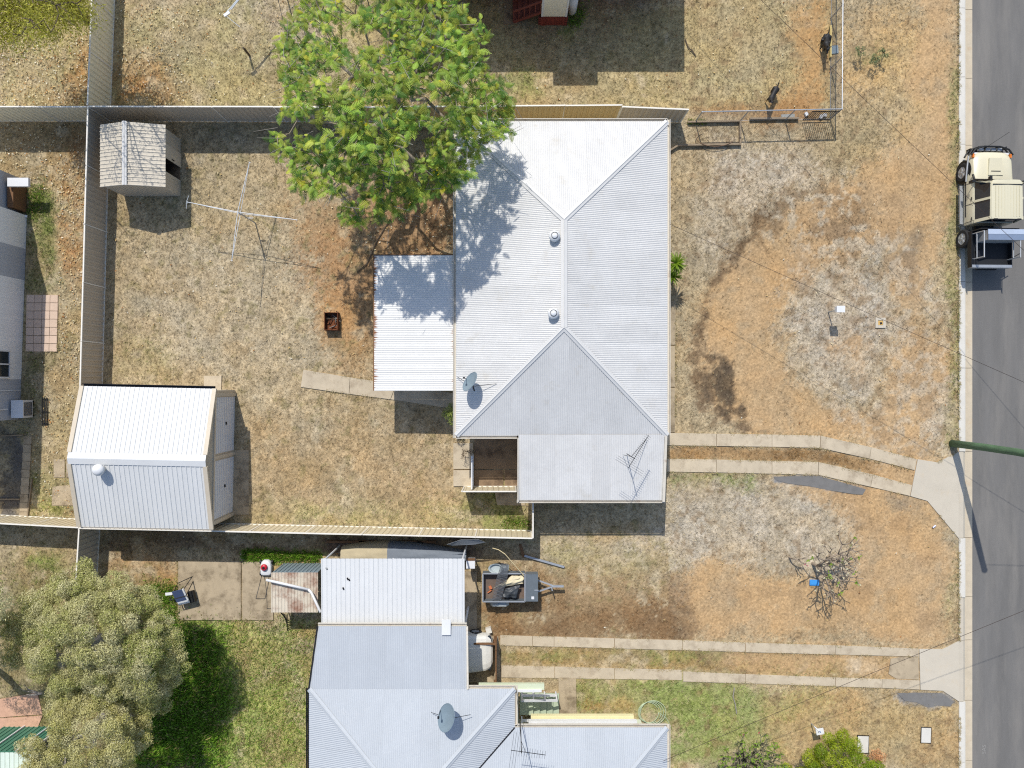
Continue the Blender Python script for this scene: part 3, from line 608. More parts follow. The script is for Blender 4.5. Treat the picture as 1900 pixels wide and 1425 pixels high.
def window(parent, c, w, h, n_, mat_f=None):
    """framed two-pane window on a wall: c centre, n_ outward normal"""
    c, n_ = Vector(c), Vector(n_).normalized(); s = Vector((0, 0, 1)).cross(n_)
    f = MB()
    for a, b_ in (((-w/2, -h/2), (w/2, -h/2)), ((-w/2, h/2), (w/2, h/2)), ((-w/2, -h/2), (-w/2, h/2)), ((w/2, -h/2), (w/2, h/2)), ((0, -h/2), (0, h/2))):
        f.beam(c+s*a[0]+Vector((0, 0, a[1]))+n_*.03, c+s*b_[0]+Vector((0, 0, b_[1]))+n_*.03, .06, .06, up=n_)
    fo = f.build('window', mat_f or WHITEPAINT, parent)
    for k in (-1, 1):
        cc = c+s*k*w/4+n_*.015; MB().box(cc, (.02, w/2-.05, h-.05) if abs(n_.x) > .5 else (w/2-.05, .02, h-.05)).build('pane', GLASS, fo)

# ---- the white-roofed house
E = 2.60; x0, x1, y0, y1 = -2.31, 6.42, -2.13, 10.85; hw = (x1-x0)/2; PT = .31; RZ = E+hw*PT; cs = math.hypot(1, PT); xm = (x0+x1)/2
HS = thing('house', 'long white corrugated hip-roofed house in the middle of the lot', 'house', (xm, 4, 0))
w = MB(); w.prism([(x0+.45, y0+.45), (x1-.45, y0+.45), (x1-.45, y1-.45), (x0+.45, y1-.45)], -.05, E-.14); w.prism([(.72, -4.35), (5.8, -4.35), (5.8, y0+.44), (.72, y0+.44)], -.05, E-.40); w.build('wall', CREAM_WALL, HS)
rf = MB(); rf.prism([(x0+.02, y0+.02), (x1-.02, y0+.02), (x1-.02, y1-.02), (x0+.02, y1-.02)], E-.13, E-.05); rf.prism([(.30, -4.78), (6.2, -4.78), (6.2, y0+.015), (.30, y0+.015)], E-.37, E-.32)
RF = rf.build('roof', SOFF, HS)
L_ = y1-y0; vt = hw*cs
roof_plane(RF, (x0, y0, E), (0, 1, 0), (1, 0, PT), [(0, 0), (L_, 0), (L_-hw, vt), (hw, vt)], WHITE_ROOF)
roof_plane(RF, (x1, y0, E), (0, 1, 0), (-1, 0, PT), [(0, 0), (L_, 0), (L_-hw, vt), (hw, vt)], WHITE_ROOF)
roof_plane(RF, (x0, y1, E), (1, 0, 0), (0, -1, PT), [(0, 0), (2*hw, 0), (hw, vt)], WHITE_ROOF)
roof_plane(RF, (x0, y0, E), (1, 0, 0), (0, 1, PT), [(0, 0), (2*hw, 0), (hw, vt)], WHITE_ROOF)
roof_plane(RF, (.27, -4.84, E-.3), (1, 0, 0), (0, 2.76, .34), [(0, 0), (5.99, 0), (6.02, 2.77), (0, 2.77)], WHITE_ROOF)
cap(RF, (xm, y0+hw, RZ), (xm, y1-hw, RZ), .26, name='ridge_cap')
for a, b_ in (((x0, y0, E), (xm, y0+hw, RZ)), ((x1, y0, E), (xm, y0+hw, RZ)), ((x0, y1, E), (xm, y1-hw, RZ)), ((x1, y1, E), (xm, y1-hw, RZ))): cap(RF, a, b_, .24)
gutter(HS, (x0, y0-.1, E), (x0, y1+.1, E), (-1, 0, 0)); gutter(HS, (x1, y0, E), (x1, y1+.1, E), (1, 0, 0)); gutter(HS, (x0, y1, E), (x1, y1, E), (0, 1, 0)); gutter(HS, (x0, y0, E), (.2, y0, E), (0, -1, 0))
gutter(HS, (.2, -4.84, E-.3), (6.38, -4.84, E-.3), (0, -1, 0)); MB().beam((6.31, -4.9, E-.24), (6.36, y0, E-.02), .11, .12).build('barge_board', GUTTER, HS); MB().beam((.25, -4.9, E-.24), (.25, y0-.1, E-.02), .05, .12).build('barge_board', GUTTER, HS)
# trusty row of roofing screws along the bottom hip face
def vent(parent, p, r=.17):
    b_ = MB(); b_.tube([p, p+Vector((0, 0, .22))], .13, 16)
    v = b_.build('roof_vent', CAP, parent, smooth=True)
    mb = MB(); c = p+Vector((0, 0, .2))
    for k in range(22):
        a = 2*math.pi*k/22; pts = []
        for j in range(7):
            f = -.9+1.8*j/6; rr = r*1.32*math.cos(f*.98); zz = r*.95*math.sin(f)+r*.6; aa = a+f*.25
            pts.append(c+Vector((rr*math.cos(aa), rr*math.sin(aa), zz)))
        t_ = Vector((-math.sin(a), math.cos(a), 0))*.028
        for j in range(6): mb.quad(pts[j]-t_, pts[j]+t_*1.25, pts[j+1]+t_*1.25, pts[j+1]-t_)
    mb.lathe(c+Vector((0, 0, r*1.38)), [(.11, -.02), (.10, .015), (.05, .035), (.01, .04)], 14)
    mb.lathe(c, [(r*.8, .0), (r*1.05, r*.6), (r*.6, r*1.35)], 16)
    mb.build('vent_turbine', WHITEPAINT, v)
vent(HS, P(1028, 441, 3.72)); vent(HS, P(1026, 583, 3.72))
for yy in (8.5, 5.2, 2.0, -.6): window(HS, (x1-.45, yy, 1.5), 1.5, 1.1, (1, 0, 0))
window(HS, (x0+.45, 8.3, 1.5), 1.2, 1.0, (-1, 0, 0)); window(HS, (3.6, -4.35, 1.5), 1.5, 1.0, (0, -1, 0))
MB().tube([(x1+.05, y0+.2, E-.1), (x1-.38, y0+.2, E-.45), (x1-.38, y0+.2, .05)], .04, 8).build('downpipe', GUTTER, HS)
dr = MB().bx(x0+.44, x0+.48, .3, 1.15, .05, 2.08).build('door', WHITEPAINT, HS); MB().box((x0+.42, 1.05, 1.0), (.05, .1, .04)).build('handle', DARKMETAL, dr)

# ---- awning at its back
AW = thing('patio_awning', 'white corrugated patio awning with rusty edges behind the house', 'awning', P(770, 600))
AWM = M('rust_edged_white_sheet', (214, 213, 209), rough=.45, var=.06, scale=.8, bscale=9)
t = AWM.node_tree; n = t.nodes; l = t.links; b = n['Principled BSDF']; src = b.inputs['Base Color'].links[0].from_socket
tc = n.new('ShaderNodeTexCoord'); sp = n.new('ShaderNodeSeparateXYZ'); l.new(tc.outputs['Object'], sp.inputs[0])
ax0, ax1 = P(694, 500, 2.45).x, P(845, 500, 2.45).x
ctr = n.new('ShaderNodeMath'); ctr.operation = 'SUBTRACT'; ctr.inputs[1].default_value = (ax0+ax1)/2; l.new(sp.outputs['X'], ctr.inputs[0])
ab = n.new('ShaderNodeMath'); ab.operation = 'ABSOLUTE'; l.new(ctr.outputs[0], ab.inputs[0])
mp = n.new('ShaderNodeMapping'); mp.inputs['Scale'].default_value = (.8, 11, 1); l.new(tc.outputs['Object'], mp.inputs[0])
nz = n.new('ShaderNodeTexNoise'); nz.inputs['Scale'].default_value = 2.2; nz.inputs['Detail'].default_value = 5; l.new(mp.outputs[0], nz.inputs[0])
n4 = n.new('ShaderNodeTexNoise'); n4.inputs['Scale'].default_value = .55; l.new(tc.outputs['Object'], n4.inputs[0])
ma = n.new('ShaderNodeMath'); ma.operation = 'MULTIPLY_ADD'; ma.inputs[1].default_value = .75; l.new(nz.outputs[0], ma.inputs[0]); l.new(ab.outputs[0], ma.inputs[2])
mb_ = n.new('ShaderNodeMath'); mb_.operation = 'MULTIPLY_ADD'; mb_.inputs[1].default_value = .55; l.new(n4.outputs[0], mb_.inputs[0]); l.new(ma.outputs[0], mb_.inputs[2])
rr_ = n.new('ShaderNodeMapRange'); rr_.inputs['From Min'].default_value = (ax1-ax0)/2+.58; rr_.inputs['From Max'].default_value = (ax1-ax0)/2+.68; l.new(mb_.outputs[0], rr_.inputs[0])
mm = n.new('ShaderNodeMixRGB'); mm.inputs[2].default_value = (*lin(132, 82, 48), 1); l.new(rr_.outputs[0], mm.inputs[0]); l.new(src, mm.inputs[1]); l.new(mm.outputs[0], b.inputs['Base Color'])
ay0, ay1 = P(770, 725, 2.45).y, P(770, 474, 2.45).y
roof_plane(AW, (ax0, ay0, 2.42), (0, 1, 0), (1, 0, .02), [(0, 0), (ay1-ay0, 0), (ay1-ay0, ax1-ax0), (0, ax1-ax0)], AWM)
MB().beam((ax0-.02, ay0, 2.36), (ax0-.02, ay1, 2.36), .05, .10).build('edge_beam', TIMBER, AW)
for yy in (ay0+.05, (ay0+ay1)/2, ay1-.05): MB().beam((ax0, yy, 2.35), (ax1, yy, 2.38), .05, .09).build('rafter', TIMBER, AW)
MB().beam((ax0-.03, ay1+.03, 2.41), (ax1, ay1+.03, 2.42), .04, .1).build('fascia', TIMBER, AW)
for yy in (ay0+.1, 2.3, ay1-.1): MB().tube([(ax0+.12 if yy > 0 else ax0+.55, yy, 0), (ax0+.12 if yy > 0 else ax0+.55, yy, 2.33)], .045, 8).build('post', STEEL, AW)

# ---- garage
GA = thing('garage', 'white gable-roofed steel garage with two roller doors', 'garage', (-15.2, -3.06, 0), math.radians(-1.2))
gw, gl, ge, gr_ = 5.5, 5.76, 2.38, 3.18     # along x, across y
def at_g(mb, name, mat, parent=GA, smooth=False): return mb.build(name, mat, parent, smooth, local=True)
GCLAD = M('beige_ribbed_cladding', (196, 184, 164), rough=.5, var=.07)
hx, hy = gw/2, gl/2; pt = (gr_-ge)/hy
wl = MB()
for s in (-1, 1):
    wl.poly([(s*(hx-.06), -hy+.03, 0), (s*(hx-.06), hy-.03, 0), (s*(hx-.06), hy-.03, ge-.03), (s*(hx-.06), 0, gr_-.06), (s*(hx-.06), -hy+.03, ge-.03)])
    wl.quad((-hx+.06, s*(hy-.03), 0), (hx-.06, s*(hy-.03), 0), (hx-.06, s*(hy-.03), ge-.03), (-hx+.06, s*(hy-.03), ge-.03))
# horizontal ribs of the end wall
for k in range(20):
    zz = 2.16+k*.10
    half = hy-.05 if zz < ge else max(0, (gr_-.1-zz)/pt)
    if half > .1: wl.beam((hx-.055, -half, zz), (hx-.055, half, zz), .012, .02)
at_g(wl, 'wall', GCLAD)
GR = at_g(MB().bx(-hx+.05, hx-.05, -.03, .03, gr_-.12, gr_-.06), 'roof', STEEL)
def gplane(s):
    roof = []
    O = Vector((-hx, s*(hy+.04), ge)); vd = Vector((0, -s, pt)).normalized(); L2 = math.hypot(hy, hy*pt)*1.012
    a = 0; kk = 0
    while a < gw-.01:
        bq = min(a+.78, gw); us, hs = [], []; q = a
        while q < bq-1e-6:
            for du, h in ((0, 0), (.012, .022), (.03, .025), (.048, .022), (.06, 0)):
                if q+du < bq: us.append(q+du); hs.append(h)
            q += .195
        us.append(bq); hs.append(0); nn = Vector((0, s*pt, 1)).normalized(); m_ = MB()
        for q, h in zip(us, hs):
            i = len(m_.v); m_.v += [tuple(O+Vector((q, 0, 0))+nn*h), tuple(O+Vector((q, 0, 0))+vd*L2+nn*h)]
            if i: m_.f.append((i-2, i, i+1, i-1))
        at_g(m_, 'roof_sheet', TRIM_ROOF, GR); a = bq; kk += 1
gplane(1); gplane(-1)
rc = MB(); up = .05
for s in (-1, 1): rc.quad((-hx-.05, 0, gr_+up), (hx+.05, 0, gr_+up), (hx+.05, s*.24, gr_+up-.24*pt), (-hx-.05, s*.24, gr_+up-.24*pt))
at_g(rc, 'ridge_cap', TRIM_ROOF, GR)
for sx in (-1, 1):
    for s in (-1, 1):
        m_ = MB(); xx = sx*(hx+.01); m_.beam((xx, s*(hy+.04), ge+.005), (xx, s*.24, gr_-.24*pt+.02), .17, .10)
        at_g(m_, 'barge_board', GCLAD, GR)
for s in (-1, 1):
    m_ = MB(); yy = s*(hy+.03)
    for off, ww, hh, zz in ((0.012, .018, .1, -.05), (.11, .02, .1, -.04), (.06, .09, .015, -.1)): m_.beam((-hx, yy+s*off, ge+zz), (hx, yy+s*off, ge+zz), ww, hh)
    at_g(m_, 'gutter', FENCE_RAIL if s < 0 else DARKMETAL)
for (ya, yb) in ((.16, 2.55), (-2.6, -.14)):
    d = MB()
    for k in range(22): d.bx(hx-.09, hx-.055+.008*(k % 2), ya, yb, .02+k*.095, .02+(k+1)*.095-.012)
    D = at_g(d, 'roller_door', WHITEPAINT); at_g(MB().box((hx-.03, (ya+yb)/2+.05, 1.0), (.05, .12, .05)), 'handle', DARKMETAL, D)
for yy in (2.66, .01, -2.72): at_g(MB().bx(hx-.07, hx-.005, yy-.07, yy+.07, 0, 2.13), 'door_jamb', GCLAD)
at_g(MB().bx(hx-.07, hx-.003, -2.79, 2.73, 2.13, 2.26), 'door_lintel', GCLAD)
gv = Vector((-hx+1.35, -.42, gr_-.42*pt+.02)); g_ = MB(); g_.tube([gv, gv+Vector((0, 0, .22))], .12, 16); gvo = at_g(g_, 'roof_vent', CAP, GA, True)
at_g(MB().lathe(gv+Vector((0, 0, .2)), [(.12, 0), (.2, .06), (.24, .14), (.22, .24), (.14, .31), (.02, .34)], 18), 'vent_cowl', WHITEPAINT, gvo, True)

# ---- garden shed
SH = thing('garden_shed', 'small beige ribbed garden shed in the fence corner', 'shed', (-16.2, 9.75, 0))
SHM = M('beige_shed_sheet', (196, 187, 170), rough=.5, var=.06, scale=1.2)
sx0, sx1, sy0, sy1, se, sr = -17.45, -14.9, 8.45, 11.0, 1.68, 2.02; sxm = -16.32
sw = MB(); sw.poly([(sx0, sy0, 0), (sx1, sy0, 0), (sx1, sy0, se), (sxm, sy0, sr), (sx0, sy0, se)]); sw.poly([(sx0, sy1, 0), (sx1, sy1, 0), (sx1, sy1, se), (sxm, sy1, sr), (sx0, sy1, se)]); sw.quad((sx0, sy0, 0), (sx0, sy1, 0), (sx0, sy1, se), (sx0, sy0, se))
dy0, dy1 = 9.15, 9.78
for a, b_ in ((sy0, dy0), (dy1, sy1)): sw.quad((sx1, a, 0), (sx1, b_, 0), (sx1, b_, se), (sx1, a, se))
sw.quad((sx1, dy0, se-.12), (sx1, dy1, se-.12), (sx1, dy1, se), (sx1, dy0, se))
k = sy0+.09
while k < sy1-.05:
    if not (dy0-.03 < k < dy1+.03): sw.beam((sx1+.008, k, 0), (sx1+.008, k, se), .02, .03, up=(0, 1, 0))
    k += .16
k = sx0+.09
while k < sx1: sw.beam((k, sy0-.008, 0), (k, sy0-.008, se), .03, .02, up=(0, 1, 0)); k += .16
sw.build('wall', SHM, SH); MB().bx(sx0+.02, sx1-.02, sy0+.02, sy1-.02, .02, .06).build('floor_plate', CONC3, SH)
d_ = MB().box((sx1+.035, 10.02, .8), (.03, .62, 1.5)).build('door', SHM, SH, label='sliding shed door pushed open'); MB().box((sx1+.065, 9.80, .85), (.03, .04, .2)).build('handle', DARKMETAL, d_)
spt = (sr-se)/(sx1-sxm)
roof_plane(SH, (sx1+.12, sy0-.06, se-.03), (0, 1, 0), (-1, 0, spt), [(0, 0), (2.67, 0), (2.67, 1.62), (0, 1.62)], SHM, kind=.165, sheet=.78)
roof_plane(SH, (sx0-.12, sy0-.06, se-.03), (0, 1, 0), (1, 0, (sr-se)/(sxm-sx0)), [(0, 0), (2.67, 0), (2.67, 1.29), (0, 1.29)], SHM, kind=.165, sheet=.78)
cap(SH, (sxm, sy0-.07, sr+.035), (sxm, sy1+.07, sr+.035), .2, CAP, 'ridge_cap')

# ------------------------------------------------------------------ fences
_panels = {}
def panel_mesh(L, h, mat):
    key = (round(L, 2), h, mat.name)
    if key not in _panels:
        m_ = MB(); us, ds = [], []; q = 0; pit = .237
        while q < L:
            for du, d in ((0, 0), (.03, .032), (.10, .032), (.13, 0)):
                if q+du < L: us.append(q+du); ds.append(d)
            q += pit
        us.append(L); ds.append(0)
        for side in (0, -.004):
            prev = None
            for u, d in zip(us, ds):
                i = len(m_.v); m_.v += [(u, d-.016+side, .06), (u, d-.016+side, h)]
                if prev is not None: m_.f.append((prev, i, i+1, prev+1))
                prev = i
        _panels[key] = m_.mesh('fence_panel', mat)
    return _panels[key]
_rails = {}
def steel_fence(label, a, b_, h=1.68, mat=None, rail=None, n_=None, group='sheet steel boundary fences', name='sheet_fence', hs=None):
    mat = mat or FENCE; rail = rail or FENCE_RAIL
    a, b_ = Vector(a), Vector(b_); a.z = b_.z = 0; d = b_-a; L = d.length; n_ = n_ or max(1, round(L/2.37)); l1 = L/n_; rz = math.atan2(d.y, d.x)
    r = thing(name, label, 'fence', a, rz, group)
    pm_ = panel_mesh(l1-.03, h, mat); key = (round(l1, 2), h, rail.name)
    if key not in _rails: _rails[key] = (MB().bx(0, l1-.052, -.028, .028, h-.035, h+.012).mesh('rail', rail), MB().bx(0, l1-.052, -.022, .022, .03, .075).mesh('rail', rail), MB().bx(-.025, .025, -.026, .026, -.2, h+.016).mesh('post', rail))
    tr_, br_, po = _rails[key]
    for k in range(n_):
        wob = random.uniform(-.008, .008)
        place('fence_panel', pm_, r, loc=(k*l1+.015, wob, 0), rot=(random.uniform(-.012, .012), 0, 0), local=True)
        place('rail', tr_, r, loc=(k*l1+.026, 0, random.uniform(-.012, .012)), local=True); place('rail', br_, r, loc=(k*l1+.026, 0, 0), local=True)
        place('post', po, r, loc=(k*l1, 0, 0), rot=(random.uniform(-.01, .01), random.uniform(-.006, .006), 0), local=True)
    place('post', po, r, loc=(L, 0, 0), local=True)
    return r
CR = P(204, 225)      # corner behind the shed
steel_fence('taupe steel fence along the back of the yard, left of the garden shed and garage', CR, P(190, 740), mat=FENCE_GREY)
steel_fence('grey steel fence section running from the shed corner to beneath the big tree', CR+Vector((.06, 0, 0)), P(640, 226), 1.72, mat=FENCE_GREY)
steel_fence('tan steel fence section behind the house between the big tree and the bend', P(643, 226), P(1143, 222), 1.68, mat=FENCE_YEL)
steel_fence('short angled grey steel fence section joining the wire fence at the house corner', P(1145, 222), P(1262, 227), 1.5, mat=FENCE_GREY, n_=1)
steel_fence('cream steel fence at the far upper left running up beyond the shed corner', CR+Vector((.02, .07, 0)), P(216, -60), 1.72, mat=FENCE_SHADE_LIFT)
steel_fence('cream steel fence at the left edge running out from the shed corner', P(-60, 225), CR-Vector((.07, 0, 0)), 1.68, mat=FENCE_SHADE_LIFT)
steel_fence('long cream steel fence below the garage, between the two lots', P(188, 966), P(985, 984), 1.66)
steel_fence('cream steel fence at the left edge below the garage', P(-60, 952), P(186, 965), 1.66)
steel_fence('taupe steel fence stub running down from the garage corner to the olive tree', P(187, 968), P(178, 1110), 1.6, mat=FENCE_GREY)
steel_fence('short white-topped steel fence return from the house wing to the long lower fence', P(987, 920), P(987, 983), 1.62, n_=1)
steel_fence('short cream steel screen panel at the back porch', P(862, 902), P(957, 902), 1.6, n_=1, group='back porch screens')
# lattice screen by the porch
LS = thing('lattice_screen', 'white-framed see-through lattice gate at the back porch', 'gate', P(878, 870))
a, b_ = P(878, 842), P(878, 900); fr = MB()
for z_ in (.1, 1.15): fr.beam(a+Vector((0, 0, z_)), b_+Vector((0, 0, z_)), .05, .05)
for p in (a, b_): fr.beam(p, p+Vector((0, 0, 1.18)), .05, .05)
fr.build('gate_frame', WHITEPAINT, LS)
for k in range(1, 13):
    p = a.lerp(b_, k/13); MB().beam(p+Vector((0, 0, .12)), p+Vector((0, 0, 1.13)), .03, .02).build('slat', WHITEPAINT, LS)
for z_ in (.35, .6, .85): MB().beam(a+Vector((.02, 0, z_)), b_+Vector((.02, 0, z_)), .02, .02).build('slat', WHITEPAINT, LS)

# ---- chain wire fence of the dog yard
CW = thing('wire_fence', 'galvanised chain wire fence around the dogs\' front yard', 'fence', P(1540, 222))
cor = [P(1290, 226), P(1540, 221), P(1542, -60)]; cor[1].z = 0; Hh = 1.18
WIRE = M('galvanised_wire', (150, 154, 156), rough=.5, metal=.5, var=.1)
def mesh_wire(p, q, parent):
    d = q-p; L = d.length; d.normalize(); m_ = MB(); st = .105; k = -Hh
    def pt(s_, z_): return p+d*s_+Vector((0, 0, z_))
    while k < L:
        for sg in (1, -1):
            s0, s1, z0, z1 = k, k+Hh-.06, (.04 if sg > 0 else Hh-.02), (Hh-.02 if sg > 0 else .04)
            t0 = max(0, -s0/(s1-s0)); t1 = min(1, (L-s0)/(s1-s0))
            if t1 > t0: m_.tube([pt(s0+(s1-s0)*t0, z0+(z1-z0)*t0), pt(s0+(s1-s0)*t1, z0+(z1-z0)*t1)], .0022, 3, cap=False)
        k += st
    o = m_.build('wire_mesh', WIRE, parent); o['kind'] = 'stuff'
for p, q, npst in ((cor[0], cor[1], 3), (cor[1], cor[2], 3)):
    MB().tube([p+Vector((0, 0, Hh)), q+Vector((0, 0, Hh))], .024, 8).build('top_rail', STEEL, CW); mesh_wire(p, q, CW)
    for k in range(npst+1):
        c_ = p.lerp(q, k/npst)
        if not (p is cor[1] and k == 0): MB().tube([c_-Vector((0, 0, .2)), c_+Vector((0, 0, Hh+.02))], .026, 8).build('post', STEEL, CW)
    MB().tube([p+Vector((0, 0, .05)), q+Vector((0, 0, .05))], .008, 5).build('tension_wire', STEEL, CW)
rk = MB(); c0, c1 = P(1488, 222.5), P(1538, 221.5)
for k in range(15): p = c0.lerp(c1, k/14); rk.beam(p+Vector((0, -.04, .08)), p+Vector((0, -.04, 1.1)), .02, .02)
g2 = thing('pool_style_panel', 'dark barred panel wired to the corner of the wire fence', 'panel', P(1513, 222)); rk.build('bar_set', DARKMETAL, g2)
for z_ in (.1, 1.08): MB().beam(c0+Vector((0, -.04, z_)), c1+Vector((0, -.04, z_)), .03, .03).build('rail', DARKMETAL, g2)
g3 = thing('timber_plank', 'pale yellow plank standing along the wire fence by the sitting dog', 'plank', P(1539, 80)); MB().bx(P(1538, 0).x, P(1540, 0).x+.0, P(0, 108).y, P(0, 50).y, 0, .16).build('board', M('yellow_timber', (206, 186, 122), var=.1), g3)
# timber garden edging
GE = thing('garden_edging', 'grey timber sleeper edging of a bare bed beside the house corner', 'edging', P(1300, 265))
for a, b_ in (((1238, 283), (1257, 271)), ((1257, 271), (1371, 269)), ((1372, 226), (1372, 271)), ((1275, 228), (1371, 226)), ((1390, 222), (1480, 221))):
    q0, q1 = P(*a), P(*b_); MB().beam(q0+Vector((0, 0, .06)), q1+Vector((0, 0, .06)), .075, .2).build('sleeper', SLEEPER, GE)
GH = thing('garden_hose', 'thin brown hose curled on the sleeper edging', 'hose', P(1330, 262)); hp = []
for k in range(26):
    a = k/25*math.pi*1.3; hp.append(P(1325+36*math.cos(a), 256+18*math.sin(a))+Vector((0, 0, .18)))
MB().tube(hp, .014, 6).build('hose', M('brown_hose', (128, 100, 76)), GH, smooth=True)
# ------------------------------------------------------------------ lower neighbour: house, patio roof, lean-to
LE = 3.25; lp_ = .31; lc_ = math.hypot(1, lp_); lx0, lx1, ly0 = -8.2, .11, -12.32; lh = (lx1-lx0)/2; wx1, wy0 = 6.27, -13.88
LH = thing('house', 'pale blue-grey hip-roofed house at the bottom edge with a dish on its roof', 'house', (-4, -16, 0))
MB().prism([(lx0+.5, ly0-.5), (lx0+4, ly0-.5), (lx0+4, ly0-1.3), (lx1-.5, ly0-1.3), (lx1-.5, wy0-1.2), (wx1-.5, wy0-1.2), (wx1-.5, -21), (lx0+.5, -21)], -.05, LE-.12).build('wall', M('pale_green_weatherboard', (206, 212, 190), var=.06), LH)
LR = MB().prism([(lx0+.03, ly0-.03), (lx1-.03, ly0-.03), (lx1-.03, wy0-.03), (wx1-.03, wy0-.03), (wx1-.03, -21.9), (lx0+.03, -21.9)], LE-.12, LE-.05).build('roof', SOFF, LH)
roof_plane(LR, (lx0, ly0, LE), (1, 0, 0), (0, -1, lp_), [(0, 0), (2*lh, 0), (lh, lh*lc_)], GREY_ROOF)
roof_plane(LR, (lx0, ly0, LE), (0, -1, 0), (1, 0, lp_), [(0, 0), (9.6, 0), (9.6, lh*lc_), (lh, lh*lc_)], GREY_ROOF)
dq = ly0-wy0
roof_plane(LR, (lx1, ly0, LE), (0, -1, 0), (-1, 0, lp_), [(0, 0), (dq, 0), (dq+lh, lh*lc_), (lh, lh*lc_)], GREY_ROOF)
roof_plane(LR, (lx1, wy0, LE), (1, 0, 0), (0, -1, lp_), [(0, 0), (wx1-lx1, 0), (wx1-lx1-4, 4*lc_), (-4, 4*lc_)], GREY_ROOF)
roof_plane(LR, (wx1, wy0, LE), (0, -1, 0), (-1, 0, lp_), [(0, 0), (8, 0), (4, 4*lc_)], GREY_ROOF)
# carport skillion in front of the main slope
cz = 3.02; cy1 = P(0, 1162, cz).y; cxl, cxr = P(590, 0, cz).x, P(866, 0, cz).x
roof_plane(LR, (lx0+.02, cy1, cz), (1, 0, 0), (0, ly0-cy1, LE-cz), [(cxl-lx0, 0), (cxr-lx0, 0), (cxr-lx0+.05, abs(ly0-cy1)*1.005), (0, abs(ly0-cy1)*1.005)], GREY_ROOF)
for a, b_ in (((lx0, ly0, LE), (lx0+lh, ly0-lh, LE+lh*lp_)), ((lx1, ly0, LE), (lx1-lh, ly0-lh, LE+lh*lp_)), ((wx1, wy0, LE), (wx1-4, wy0-4, LE+4*lp_))): cap(LR, a, b_, .22, GREY_ROOF)
vy = MB(); vy.beam((lx1, wy0, LE+.012), (lx1-4, wy0-4, LE+4*lp_+.012), .05, .02); vy.build('valley_gutter', DARKMETAL, LR)
gutter(LH, (lx0, ly0, LE), (lx0, -21, LE), (-1, 0, 0), DARKMETAL); gutter(LH, (cxr, ly0, LE), (lx1, ly0, LE), (0, 1, 0), GUTTER); gutter(LH, (lx1, ly0+.1, LE), (lx1, wy0, LE), (1, 0, 0), GUTTER); gutter(LH, (lx1, wy0, LE), (wx1, wy0, LE), (0, 1, 0), GUTTER); gutter(LH, (wx1, wy0+.1, LE), (wx1, -21, LE), (1, 0, 0), GUTTER)
gutter(LH, (cxl, cy1, cz), (cxr, cy1, cz), (0, 1, 0), GUTTER); MB().beam((cxr+.02, cy1, cz+.02), (cxr+.06, ly0, LE+.02), .07, .12).build('barge_board', GUTTER, LH); MB().beam((cxl-.02, cy1, cz+.0), (lx0-.01, ly0, LE+.0), .05, .1).build('barge_board', DARKMETAL, LH)
for xx in (cxl+.15, -5, cxr-.12): MB().tube([(xx, cy1-.15, 0), (xx, cy1-.15, cz-.1)], .05, 8).build('carport_post', WHITEPAINT, LH)
window(LH, (wx1-.5, -16, 1.9), 1.4, 1.1, (1, 0, 0))
MB().box((wx1+.1, -15.9, 2.2), (.12, 1.6, .5)).build('window_hood', DARKMETAL, LH)
# veranda beams showing beyond the eaves
PGRN = M('pale_green_paint', (198, 206, 178), rough=.6, var=.08); PYEL = M('pale_yellow_paint', (222, 214, 168), rough=.6, var=.08)
MB().bx(P(888, 0, 2.4).x, P(1010, 0, 2.4).x, P(0, 1281, 2.4).y, P(0, 1270, 2.4).y, 2.2, 2.35).build('veranda_beam', PGRN, LH); MB().bx(P(888, 0, 2.4).x, P(1005, 0, 2.4).x, P(0, 1284, 2.4).y, P(0, 1280, 2.4).y, 2.2, 2.42).build('veranda_rail', WHITEPAINT, LH)
MB().bx(P(980, 0, 1.5).x, P(1182, 0, 1.5).x, P(0, 1352, 1.5).y, P(0, 1338, 1.5).y, 1.3, 1.5).build('veranda_rail', WHITEPAINT, LH)
MB().bx(P(985, 0, 1.2).x, P(1176, 0, 1.2).x, P(0, 1338, 1.2).y, P(0, 1328, 1.2).y, 1.0, 1.2).build('veranda_beam', PYEL, LH)
for px in (985, 1082, 1178): p = P(px, 1336, 0); MB().beam((p.x, p.y, 0), (p.x, p.y, 1.3), .09, .09).build('veranda_post', WHITEPAINT, LH)
# front stairs
ST = thing('front_stairs', 'pale green timber front stairs with white handrails beside the lower house', 'stairs', P(1000, 1300))
GSTEP = M('grey_green_step_paint', (172, 184, 160), rough=.7, var=.12)
for k in range(6):
    zt = .12+k*.17; xx = P(1031-k*12, 0, zt).x; MB().bx(xx-.15, xx+.15, P(0, 1329-k*.5, zt).y, P(0, 1287-k*.5, zt).y, zt-.05, zt).build('tread', GSTEP, ST)
    MB().bx(xx-.155, xx-.13, P(0, 1329-k*.5, zt).y, P(0, 1287-k*.5, zt).y, zt-.02, zt+.125).build('riser', GSTEP, ST)
MB().bx(P(952, 0, 1.14).x, P(962, 0, 1.14).x, P(0, 1335, 1.1).y, P(0, 1275, 1.1).y, 1.08, 1.14).build('landing', GSTEP, ST)
for py in (1284, 1330):
    for dz in (.35, .85):
        MB().beam(P(1031, py, .12)+Vector((0, 0, dz)), P(968, py, 1.1)+Vector((0, 0, dz)), .08, .09).build('handrail', WHITEPAINT, ST)
    for k in range(4):
        p = P(1031-k*21, py, .12+k*.33); MB().beam(p, p+Vector((0, 0, .9)), .06, .06).build('baluster', WHITEPAINT, ST)
